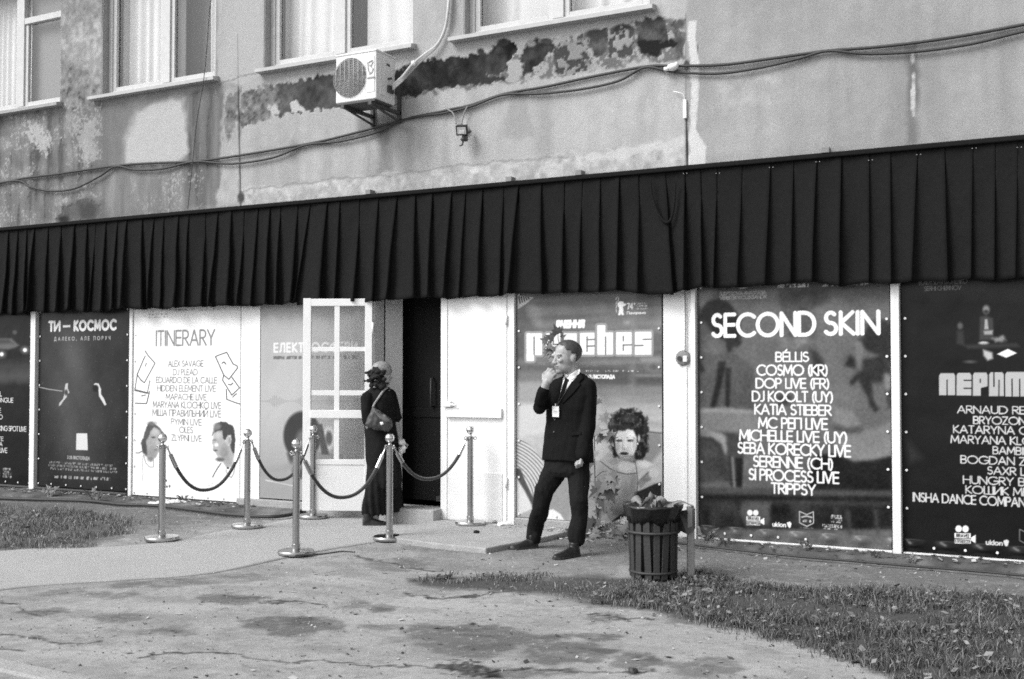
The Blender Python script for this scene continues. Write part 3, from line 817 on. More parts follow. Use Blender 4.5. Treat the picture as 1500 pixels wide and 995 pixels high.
# ---- ground floor frame: white posts and panels between the posters
YG = .05
def gx_(px): return W(px, 600, YG).x
pst = MB()
backing = MB(); backing.bx(-20, -6.63, .10, .16, .02, ZT - .002); backing.bx(-4.96, 6, .10, .16, .02, ZT - .002); backing.bx(-6.63, -4.96, .10, .16, 2.42, ZT - .002)
backing.build('backing_wall', M_dark, bld)
def post(p0, p1, y0=-.01, z0=.03, m=M_dirty, name='facade_post', bev=.004):
    s = MB(); s.bx(gx_(p0), gx_(p1), y0, .099, z0, 2.6); return s.build(name, m, bld, bevel=bev)
post(49, 56); post(191, 195.5, y0=.02)
post(354, 382, y0=.03, m=M_white, name='facade_panel'); post(746.5, 756.5, y0=.0, m=M_white, name='door_jamb')
post(973, 1013, y0=.03, z0=.12, m=M_white, name='facade_panel')
post(1003, 1008, y0=.015, z0=.12, m=M_white, name='panel_batten'); post(1015.5, 1022.5, y0=-.02, z0=.0, m=M_white)
post(1308, 1320.5, y0=-.03, z0=-.0, m=M_dirty)
for (p0, p1, m, zz, y0) in ((57, 190, M_rust, .08, .0), (-120, 48, M_rust, .08, .0), (1024, 1306, M_dirty, .058, -.005), (1322, 1560, M_dirty, .055, -.005)):
    s = MB(); s.bx(gx_(p0), gx_(p1), y0, .098, zz - .022, zz); s.build('bottom_rail', m, bld, bevel=.003)
pl = MB(); pl.bx(-20, -7.9, .03, .098, -.05, .055); pl.bx(-4.95, 6, .03, .098, -.05, .03); pl.build('plinth', M_rust, bld)
pl = MB(); pl.bx(gx_(352), -6.66, -.01, .097, -.05, .12); pl.build('plinth', M_conc, bld, bevel=.01)
pl = MB(); pl.bx(gx_(757), gx_(972), .0, .097, -.05, .115); pl.build('plinth', M_conc, bld, bevel=.01)
pl = MB(); pl.bx(gx_(972), gx_(1015), .02, .096, -.05, .119); pl.build('plinth', M_dirty, bld, bevel=.006)

# ---- doorway, vestibule
DX0, DX1, DXR = -6.60, -5.80, -5.0
jm = MB(); jm.bx(DX0 - .05, DX0 - .012, -.0, .18, .1, 2.5); jm.build('door_jamb', M_white, bld, bevel=.004)
pa_, pb_ = Vector((DX0 - .005, .19, 0)), W(589, 600, .34); pb_.z = 0
pd_ = (pb_ - pa_); pn_ = Vector((pd_.y, -pd_.x, 0)).normalized()
vs_ = MB(); vs_.box((pa_ + pb_) / 2 + Vector((0, 0, 1.33)), (pd_.length, .035, 2.34), (pd_.normalized(), pn_, Vector((0, 0, 1)))); vs_.build('vestibule_panel', mat('grey_panel', .62, .6, var=.06, scale=5), bld, bevel=.004)
vd = MB()
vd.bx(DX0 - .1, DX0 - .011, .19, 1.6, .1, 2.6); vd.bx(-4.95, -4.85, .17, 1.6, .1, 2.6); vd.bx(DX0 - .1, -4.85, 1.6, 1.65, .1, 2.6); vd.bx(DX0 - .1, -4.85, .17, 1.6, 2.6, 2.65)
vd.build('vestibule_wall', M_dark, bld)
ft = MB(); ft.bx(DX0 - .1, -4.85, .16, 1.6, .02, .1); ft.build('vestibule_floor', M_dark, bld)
th_ = MB(); th_.bx(DX0 + .14, DX1 + .02, -.16, .16, -.02, .155); th_.build('threshold', M_conc, bld, bevel=.012)
idr = MB(); idr.bx(DX0, DX0 + .05, .5, .56, .16, 2.45); idr.bx(DX0 + .05, -5.3, .52, .55, .16, 2.45)
idr.bx(DX0 + .05, -5.3, .505, .52, .16, .42); idr.bx(DX0 + .05, -5.3, .505, .52, 1.05, 1.15)
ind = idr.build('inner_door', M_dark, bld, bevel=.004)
q = W(632, 575, .47); hd = MB()
hd.tube([(q.x, .515, q.z - .15), (q.x, .46, q.z - .15), (q.x, .46, q.z + .15), (q.x, .515, q.z + .15)], .011); hd.build('handle', M_rust, ind, smooth=True)
q = W(640, 733, .4); lb = MB(); lb.bx(q.x - .06, q.x + .04, .48, .5, q.z - .02, q.z + .03); lb.build('kick_plate', M_rust, ind)
# right leaf: closed, solid panel
rd = MB()
rx0, rx1, zb, zt = DX1 + .004, gx_(745.5), .045, 2.5
rd.bx(rx0, rx1, .012, .05, zb, zt)
rdo = rd.build('door', M_white, bld, bevel=.004)
s = MB()
for (x0, x1, z0, z1, y) in ((rx0, rx0 + .075, zb, zt, .0), (rx1 - .045, rx1, zb, zt, .0), (rx0 + .075, rx1 - .045, 1.085, 1.18, -.03), (rx0 + .075, rx1 - .045, 2.27, 2.33, .0)):
    s.bx(x0, x1, y, .011, z0, z1)
s.build('door_frame', M_white, rdo, bevel=.004)
s = MB(); s.bx(rx0 + .08, rx1 - .05, .002, .011, zb + .002, W(700, 692, 0).z); s.build('kick_panel', M_dirty, rdo, bevel=.003)
q = W(655, 592, -.03); s = MB(); s.box((q.x, -.03, q.z), (.11, .06, .055)); s.tube([(q.x + .02, -.05, q.z), (q.x + .12, -.06, q.z - .01)], .012); s.build('lock', M_dirty, rdo, bevel=.01)
for zz in (2.05, .45):
    s = MB(); s.tube([(rx1 + .004, -.012, zz - .05), (rx1 + .004, -.012, zz + .05)], .013); s.build('hinge', M_dirty, rdo, smooth=True)
# left leaf: glazed, swung open against the neighbouring poster
ang = math.radians(24)
lu = Vector((-math.cos(ang), -math.sin(ang), 0)); ln = Vector((lu.y, -lu.x, 0))
if ln.y > 0: ln = -ln
H0 = Vector((DX0 - .012, -.035, 0)); LW = .735
def lf(u, z, d=0): return H0 + lu * u + Vector((0, 0, z)) + ln * d
def leafbox(mb, u0, u1, z0, z1, d0, d1):
    c = (lf(u0, z0, d0) + lf(u1, z1, d1)) / 2
    mb.box(c, (abs(u1 - u0), abs(d1 - d0), z1 - z0), (lu, ln, Vector((0, 0, 1))))
def lz(py): return 1.55 + (543 - py) / 143.5                # height on the leaf for a photo row
def luu(px): return LW * (548 - px) / (548 - 443)
ld = MB(); zb, zt = .085, 2.315
for (u0, u1) in ((0, luu(537)), (luu(455), LW)): leafbox(ld, u0, u1, zb, zt, -.02, .02)
for (y0, y1, d) in ((434, 445, .02), (602, 614, .03), (676, 684, .02)): leafbox(ld, luu(537), luu(455), lz(y1), lz(y0), -.018, d)
leafbox(ld, luu(537), luu(455), zb, lz(684), -.012, .012)
ldo = ld.build('door', M_white, bld, bevel=.004)
gb = MB()
leafbox(gb, luu(498.5), luu(490.5), lz(676), lz(445), -.012, .014)
for y0, y1 in ((507, 513.5), (572.5, 580)):
    leafbox(gb, luu(537), luu(498.5), lz(y1), lz(y0), -.011, .012); leafbox(gb, luu(490.5), luu(455), lz(y1), lz(y0), -.011, .012)
gb.build('glazing_bar', M_white, ldo, bevel=.003)
for (x0, x1) in ((499, 536.5), (455.5, 490)):
    for (y0, y1) in ((445, 507), (514, 572), (580, 602), (614, 676)):
        g_ = MB(); leafbox(g_, luu(x1), luu(x0), lz(y1), lz(y0), -.002, .002); g_.build('pane', M_dglass, ldo)
for zz in (2.0, .5):
    s = MB(); s.tube([(H0.x + .012, H0.y - .012, zz - .06), (H0.x + .012, H0.y - .012, zz + .06)], .012); s.build('hinge', M_dirty, ldo, smooth=True)

# ------------------------------------------------------------------ black pleated valance
def valance(x0, x1):
    r = random.Random(21)
    xs_top, x = [], x0
    while x < x1:
        xs_top.append(x); x += r.uniform(.145, .255)
    zt, NR = ZT - .004, 26
    special = {}
    cols = []                                              # every pleat: list of (fraction, depth) stations
    n = len(xs_top) - 1
    tilt = [r.gauss(-.012, .03) for _ in range(n + 1)]
    foot = [r.uniform(-.02, .02) for _ in range(n + 1)]
    deep = [r.uniform(.7, 1.25) for _ in range(n + 1)]
    wide = [r.uniform(.16, .4) for _ in range(n + 1)]
    j = min(range(n), key=lambda i: abs(proj(xs_top[i], -.1, 2.9)[0] - 462)); tilt[j] = -.17; wide[j] = .25; deep[j] = 1.3; foot[j] = -.01; tilt[j + 1] = -.03
    j2 = min(range(n), key=lambda i: abs(proj(xs_top[i], -.1, 2.9)[0] - 955)); tilt[j2] = .10; deep[j2] = 1.5; foot[j2] = -.045; foot[j2 - 1] = -.03
    NC = 14
    start = [r.choice([0, 0, 0, .1, .25]) for _ in range(n + 1)]
    soft = [r.uniform(1.2, 2.4) for _ in range(n + 1)]
    tuck = [r.uniform(.03, .20) for _ in range(n + 1)]
    P = np.zeros((NR, n * NC, 3))
    for k in range(NR):
        f = k / (NR - 1)
        for i in range(n):
            a = xs_top[i] + tilt[i] * f; b = xs_top[i + 1] + tilt[i + 1] * f
            w = b - a
            fe = max(0, (f - start[i]) / (1 - start[i]))
            amp = (.008 + .085 * fe ** .8) * deep[i]
            for c in range(NC):
                if c < 10:
                    s = c / 9; xx = a + w * s
                    y = amp * s ** soft[i] - .010 * fe * math.sin(2 * math.pi * s + i) * (1 - s)
                    if c == 9: y = amp * .965
                elif c == 10: xx = b + w * .012; y = amp * .86
                elif c == 11: xx = b + w * .004; y = amp * .70
                else:
                    s = (c - 11) / 2; xx = b - w * tuck[i] * fe * s; y = amp * (.70 - .70 * s)
                wr = mnoise.noise((xx * 2.3, f * 1.7, 4.2)) * .026 * (.3 + f) + mnoise.noise((xx * 8, f * 5, 1.2)) * .006 + mnoise.noise((xx * 15, f * 16, 7.2)) * .0028
                tt = (xx - xs_top[i]) / (xs_top[i + 1] - xs_top[i])
                zb = 2.285 + foot[i] * (1 - tt) + foot[i + 1] * tt + mnoise.noise((xx * 4, 0, 9)) * .016
                P[k, i * NC + c] = (xx, -.066 - y + wr, zt + (zb - zt) * f)
    o = link_mesh('curtain', grid_mesh('curtain', P), M_black, smooth=True)
    sd = o.modifiers.new('thickness', 'SOLIDIFY'); sd.thickness = .003
    # bunched loop of cloth near the right joint
    lp = MB(); ctr = [W(x, y, -.125) for x, y in ((953, 262), (955, 285), (962, 308), (970, 322), (978, 326), (984, 318), (988, 295), (990, 265))]
    ctr = catmull(ctr, 5)
    nn = len(ctr); lp.tube(ctr, [.005 + .009 * math.sin(math.pi * i / (nn - 1)) for i in range(nn)], 8)
    lp.build('bunched_fold', M_black, o, smooth=True)
    for i in range(0, n):
        X = xs_top[i]
        if not -3.6 < X < 0 or i % 2: continue
        for dx in (.0, .03):
            stp = MB(); stp.ell((X + dx, -.09, ZT - .04 - .012 * (i % 3)), (.005, .004, .003), n=6, m=4); stp.build('staple', M_wcable, o)
    tag(o, 'long black pleated valance cloth hanging along the facade above the posters and doors', 'curtain')
valance(-15.2, 2.4)

# ------------------------------------------------------------------ posters on printed vinyl
DU = .0055
def poster(name, x0, x1, zb, label, base, paint, m, zt=2.5, curl=.0, grommets=(), wav=1.0, seed=1, group='festival posters along the facade'):
    Y = YG
    nu, nv = int((x1 - x0) / DU), int((zt - zb) / DU)
    U, V = np.meshgrid(x0 + np.arange(nu + 1) * DU, zb + np.arange(nv + 1) * DU)
    px, py = proj(U, Y + 0 * U, V)
    cv = Canvas(px, py, U, V, base); cv.plane, cv.du = Y, DU
    paint(cv)
    rip = (fbm(U * 1.6, V * 1.1, seed) - .5) * .012 + (fbm(U * 5, V * 3, seed + 4) - .5) * .004
    ed = np.minimum(np.minimum(U - x0, x1 - U), np.minimum(V - zb, .3)) / .12
    rip = rip * np.clip(ed, .25, 1) * wav
    y = Y - .012 - rip
    if curl:
        hb = (V - zb) / .10
        y = y - np.where(hb < 1, curl * np.sin(np.clip(hb, 0, 1) * math.pi) * (.55 + .45 * np.sin((U - x0) * 2 * math.pi / .27)) ** 2, 0)
    root = empty(name, ((x0 + x1) / 2, Y, zb), label, 'poster', group)
    o = link_mesh('printed_sheet', grid_mesh('printed_sheet', np.stack([U, y, V], -1), cv.albedo()), m, root, smooth=True)
    for (gx0, gz0) in grommets:
        s = MB(); s.lathe((0, 0, 0), [(.004, .004), (.008, .006), (.011, .004), (.012, 0)], 10)
        me = s.mesh('grommet'); me.transform(Matrix.Translation((gx0, Y - .018, gz0)) @ Matrix.Rotation(math.radians(90), 4, 'X'))
        link_mesh('grommet', me, M_grom, root, smooth=True)
    return root
M_grom = mat('eyelet_metal', .75, .35, var=.05)
def eyelets(x0, x1, zb, top=2.3, n=8, bottom=7, left=True, right=True):
    out = []
    for k in range(n):
        z = zb + .03 + (top - zb - .03) * k / (n - 1)
        if left: out.append((x0 + .03, z))
        if right: out.append((x1 - .03, z))
    for k in range(1, bottom): out.append((x0 + (x1 - x0) * k / bottom, zb + .03))
    return out

# --- far left: night street with a car
def p_night(c):
    f = zf(0, 420, 2.9275)
    c.T += (fbm(c.U * 3, c.V * 3, 2) - .5) * .05
    c.poly([(-200, 330), (150, 318), (150, 410), (-200, 420)], .20, 12, 4, f=f); c.poly([(-200, 375), (150, 365), (150, 400), (-200, 408)], .27, 14, 4, f=f)
    c.poly([(-120, 222), (52, 222), (86, 252), (70, 262), (40, 270), (-120, 262)], .36, 4, f=f)
    c.poly([(-120, 222), (40, 226), (60, 244), (-120, 246)], .24, 5, f=f)
    c.poly([(-120, 280), (100, 275), (120, 285), (100, 300), (-120, 312)], .07, 5, f=f)
    for x, y in ((10, 290), (110, 272)): c.ell(x, y, 16, 14, .45, 7, f=f, k=.34); c.ell(x, y, 8, 8, .95, 2, f=f, k=.34)
    c.ell(66, 196, 10, 9, .3, 3, f=f, k=.34)
    for (t, xr, n, y0, y1) in (('EL', 12, 20, 450, 471), ('TONGUE', 60, 82, 476, 497), ('E', 8, 9, 520, 541), ('HO', 15, 28, 548, 569), ('PARKING SPOT LIVE', 116, 146, 597, 620), ('NTE', 18, 36, 643, 661), ('AA', 14, 26, 665, 684), ('O LIVE', 35, 56, 690, 712)):
        a = f(xr - n, y0); b = f(xr, y1); write(c, t, a[0], b[0], a[1], b[1], .85, .14, .12, space=.3)
    for k in range(4): a = f(16, 778 + k * 11); b = f(54, 786 + k * 11); dashes(c, a[0], b[0], a[1], b[1], .75, k)
    a = f(-10, 795); b = f(3, 815); c.poly([a, (b[0], a[1]), b, (a[0], b[1])], .6, 1)
x0, x1 = -13.6, gx_(48)
poster('poster', x0, x1, .085, 'dark poster at the far left showing a car with lit headlamps', .09, p_night, M_print, grommets=eyelets(x0, x1, .085, left=False), seed=3)

# --- starry film poster
def p_space(c):
    f = zf(0, 440, 3.315)
    c.T = .14 + .19 * np.exp(-(((c.X - (108 + (c.Y - 590) * .16)) / 36) ** 2 + ((c.Y - 570) / 120) ** 2)) + (fbm(c.U * 3, c.V * 2, 5) - .5) * .10
    c.T += (vn(c.U * 70, c.V * 70, 3) > .93) * .10
    c.line([(60, 470), (100, 560), (140, 660)], 26, .13, 22, .35)
    def w(t, xa, ya, xb, yb, v, wt, **k):
        a = f(xa, ya); b = f(xb, yb); write(c, t, a[0], b[0], a[1], b[1], v, wt, **k)
    w('ТИ', 238, 99, 297, 154, .86, .23); c.poly([f(309, 122), f(345, 120), f(345, 131), f(309, 133)], .86, .8); w('КОСМОС', 360, 93, 570, 150, .86, .24, gap=.36)
    w('ДАЛЕКО, АЛЕ ПОРУЧ', 266, 176, 540, 195, .72, .15, gap=.75, space=.9)
    c.line([f(186, 420), f(240, 432), f(305, 441)], 1.3, .62, .8)
    c.poly([(322, 405), (334, 402), (332, 425), (341, 450), (330, 455), (328, 470), (312, 488), (300, 508), (290, 514), (292, 500), (310, 478), (317, 450), (318, 425)], .72, 1, f=f)
    c.ell(325, 448, 8, 14, .25, 2, f=f, k=.3)
    c.poly([(458, 408), (466, 402), (482, 404), (494, 432), (494, 455), (510, 480), (520, 506), (512, 512), (500, 492), (484, 466), (482, 440), (470, 420)], .80, 1, f=f)
    c.ell(468, 428, 14, 17, .12, 2, f=f, k=.3)
    c.poly([(375, 646), (427, 646), (430, 728), (373, 726)], .82, 1, f=f)
    w('З 28 ЛИСТОПАДА', 330, 756, 440, 774, .62, .22, gap=.3)
    for k, (a0, b0) in enumerate(((245, 550), (240, 570), (250, 572))):
        a = f(a0, 790 + k * 14 + k); b = f(b0, 800 + k * 14 + k); dashes(c, a[0], b[0], a[1], b[1], .62, k)
    for k, (x, w_) in enumerate(((270, 18), (300, 30), (338, 14), (362, 22), (392, 26), (424, 26), (458, 26), (492, 34), (528, 14))):
        a = f(x, 850 + k * 1.4); b = f(x + w_, 864 + k * 1.4); dashes(c, a[0], b[0], a[1], b[1], .75, k + 9)
x0, x1 = gx_(57), gx_(190)
poster('poster', x0, x1, .095, 'dark starry film poster headed ТИ — КОСМОС with two floating figures', .2, p_space, M_print, grommets=eyelets(x0, x1, .095, bottom=6), seed=4)

# --- white line-up poster
def p_itin(c):
    f = zf(180, 440, 3.21)
    c.T += (fbm(c.U * 2, c.V * 2, 6) - .5) * .03
    def w(t, xc, half, y, h, v=.5, wt=.12, gap=.13, **k):
        a = f(xc - half, y - h); b = f(xc + half, y); write(c, t, a[0], b[0], a[1], b[1], v, wt, gap, **k)
    a = f(157, 138); b = f(438, 216); write(c, 'ITINERARY', a[0], b[0], a[1], b[1], .52, .12, .16)
    for t, xa, xb, y, h in (('ALEX SAVAGE', 215, 383, 313, 30), ('DJ PLEAD', 238, 356, 353, 30), ('EDUARDO DE LA CALLE', 158, 447, 391, 31), ('HIDDEN ELEMENT LIVE', 163, 441, 430, 31),
                            ('MAPACHE LIVE', 204, 397, 470, 31), ('MARYANA KLOCHKO LIVE', 143, 466, 509, 33), ('МІША ПРАВИЛЬНИЙ LIVE', 141, 467, 548, 33),
                            ('PYMIN LIVE', 229, 374, 588, 31), ('OLES', 269, 333, 625, 31), ('ZLYPNI LIVE', 231, 374, 664, 31)):
        a = f(xa, y - h); b = f(xb, y); write(c, t, a[0], b[0], a[1], b[1], .44, .125, .15, space=.36)
    for k in range(2):
        a = f(125, 62 + k * 13); b = f(215, 71 + k * 13); dashes(c, a[0], b[0], a[1], b[1], .6, k)
    for k, (xa, xb) in enumerate(((180, 230), (240, 345), (360, 460))): a = f(xa, 40); b = f(xb, 48); dashes(c, a[0], b[0], a[1], b[1], .55, k + 4)
    for pts, w_ in (([(108, 238), (120, 258), (154, 296), (104, 388), (90, 378), (70, 350), (108, 262)], 1.1), ([(72, 345), (60, 420), (118, 434), (130, 378)], 1.0), ([(58, 424), (115, 438), (124, 436)], 1.1), ([(128, 430), (114, 486), (62, 484)], 1.3), ([(108, 310), (114, 296)], .9), ([(84, 372), (95, 380)], 1), ([(90, 450), (108, 446)], 1.2),
                    ([(440, 266), (478, 352), (502, 372), (543, 318), (540, 308), (522, 300), (492, 245), (440, 264)], 1.3), ([(478, 352), (472, 375), (516, 446), (552, 412), (516, 362)], 1.3), ([(490, 420), (492, 466), (540, 484), (556, 488)], 1.3), ([(470, 296), (480, 290), (488, 300)], 1.4), ([(500, 396), (512, 398), (520, 390)], 1.4), ([(520, 455), (532, 444), (538, 440)], 1.3)):
        c.line(pts, w_, .12, .8, f=f)
    # two portrait cut-outs
    e = zf(195, 610, 8.824); kk = .113
    face = [(290, 140), (340, 180), (390, 240), (400, 300), (390, 420), (330, 470), (300, 540), (270, 545), (240, 590), (200, 550), (160, 500), (180, 480), (165, 310), (195, 260), (230, 190)]
    c.poly(face, .62, 2, f=e)
    c.poly([(240, 66), (300, 105), (350, 145), (405, 220), (415, 280), (385, 250), (340, 185), (285, 140), (230, 195), (205, 260), (175, 315), (182, 400), (196, 500), (170, 510), (128, 455), (108, 340), (138, 280), (168, 170), (208, 85)], .33, 2, 1.2, 24, f=e)
    for (x, y, rx, ry, v, bl, al) in ((300, 200, 50, 40, .74, 4, .8), (250, 90, 60, 25, .48, 3, .7), (250, 470, 60, 70, .54, 5, .7), (230, 555, 40, 30, .44, 3, .7), (270, 272, 26, 11, .28, 1.4, .9), (320, 330, 20, 50, .72, 3, .6), (300, 432, 20, 9, .42, 1.4, .8), (150, 400, 24, 80, .26, 3, .7)):
        c.ell(x, y, rx, ry, v, bl, f=e, k=kk, alpha=al)
    c.line([(48, 472), (80, 474), (130, 448)], 1.5, .42, 1, f=e); c.line([(135, 510), (125, 600), (135, 740), (125, 830)], .8, .6, 1, f=e); c.line([(145, 505), (170, 600), (220, 655), (272, 655), (270, 550)], 1, .5, 1, f=e)
    c.poly([(1060, 210), (1110, 188), (1165, 175), (1175, 290), (1205, 320), (1240, 375), (1265, 370), (1285, 440), (1322, 500), (1285, 640), (1230, 682), (1170, 592), (1100, 582), (1088, 550), (1108, 520), (1078, 470), (1038, 432), (1045, 372), (1026, 335), (1050, 270)], .66, 2, f=e)
    c.poly([(1030, 250), (1048, 160), (1080, 90), (1150, 68), (1222, 78), (1250, 98), (1300, 118), (1326, 180), (1332, 300), (1326, 420), (1312, 495), (1280, 440), (1262, 372), (1280, 300), (1272, 245), (1240, 245), (1200, 318), (1172, 290), (1162, 180), (1110, 190), (1062, 215)], .26, 1.8, 1.2, 24, f=e)
    for (x, y, rx, ry, v, bl, al) in ((1095, 130, 50, 45, .52, 4, .8), (1050, 200, 18, 60, .7, 3, .6), (1245, 312, 34, 60, .70, 1.4, 1), (1258, 318, 14, 34, .52, 2, .7), (1086, 368, 26, 24, .93, 2, .9), (1110, 240, 40, 40, .76, 4, .8), (1200, 470, 50, 90, .52, 6, .8), (1240, 580, 50, 60, .60, 5, .6),
                                      (1135, 556, 55, 24, .36, 2.4, .9), (1076, 440, 26, 12, .34, 1.4, .9), (1060, 306, 24, 9, .42, 1.4, .8), (1150, 480, 30, 50, .58, 4, .7), (1120, 515, 26, 16, .74, 2, .6)):
        c.ell(x, y, rx, ry, v, bl, f=e, k=kk, alpha=al)
    c.line([(1145, 608), (1100, 670), (1060, 740), (1040, 785)], 1.5, .34, 1, f=e); c.ell(1236, 668, 16, 12, .2, 1, f=e, k=kk); c.line([(1210, 690), (1215, 720), (1245, 770), (1280, 790), (1310, 740), (1330, 640)], 1.0, .45, 1, f=e)
    c.T += np.where((c.Y > 615) & (c.T < .82), (fbm(c.U * 50, c.V * 50, 15) - .5) * .10, 0)
    c.ell(205, 848, 5, 6, .2, 1, f=f, k=.31); c.ell(196, 874, 5, 5, .3, 1, f=f, k=.31); c.ell(210, 876, 5, 5, .3, 1, f=f, k=.31); c.ell(223, 874, 4, 6, .25, 1, f=f, k=.31)
    for k, (xa, xb, y) in enumerate(((250, 300, 884), (325, 355, 862), (322, 352, 872), (402, 428, 856), (402, 430, 868), (385, 430, 884))): a = f(xa, y); b = f(xb, y + 8); dashes(c, a[0], b[0], a[1], b[1], .74, k + 9)
x0, x1 = gx_(196), gx_(353)
poster('poster', x0, x1, .065, 'white line-up poster headed ITINERARY with sketched sheets and two portraits', .93, p_itin, M_paper, grommets=eyelets(x0, x1, .065, left=True, right=False), seed=5)

# --- grey concert poster behind the open leaf
def p_elec(c):
    f = zf(370, 430, 2.926)
    c.T = .68 - .10 * np.clip((c.Y - 600) / 130, 0, 1) + (fbm(c.U * 3, c.V * 2, 7) - .5) * .05
    a = f(92, 205); b = f(455, 250); write(c, 'ЕЛЕКТРОСФЕРИ', a[0], b[0], a[1] + 1, b[1] + 1, .86, .2, .34)
    a = f(92, 266); b = f(455, 282); dashes(c, a[0], b[0], a[1], b[1], .42, 2, 1)
    r = random.Random(4)
    for k in range(60):
        x = 45 + k * 7.4; h = 2 + 26 * abs(math.sin(k * .19)) ** 3 * r.uniform(.3, 1); c.line([(x, 462 - h), (x, 462 + h)], 1.0, .55, 1, f=f, alpha=.8)
    c.ell(215, 610, 80, 105, .22, 4, f=f, k=.342); c.ell(225, 640, 40, 60, .4, 6, f=f, k=.342); c.poly([(150, 685), (200, 660), (280, 690), (250, 800), (180, 790)], .30, 5, f=f)
    c.ell(330, 620, 26, 50, .8, 3, f=f, k=.342); c.ell(330, 620, 14, 30, .35, 3, f=f, k=.342); c.poly([(255, 675), (390, 690), (390, 720), (255, 715)], .55, 2, f=f)
    c.poly([(275, 560), (300, 560), (330, 690), (300, 690)], .3, 3, f=f)
    c.line([(60, 800), (180, 825)], 1.3, .85, 1.5, f=f); c.line([(40, 770), (200, 735)], 10, .58, 10, f=f); c.poly([(30, 850), (120, 800), (230, 860), (230, 905), (30, 905)], .60, 14, f=f, alpha=.6)
x0, x1 = gx_(382.5), gx_(382.5) + 1.5
poster('poster', x0, x1, .135, 'pale grey poster headed ЕЛЕКТРОСФЕРИ partly behind the open glazed door', .66, p_elec, M_paper, grommets=(), wav=1.4, seed=6)

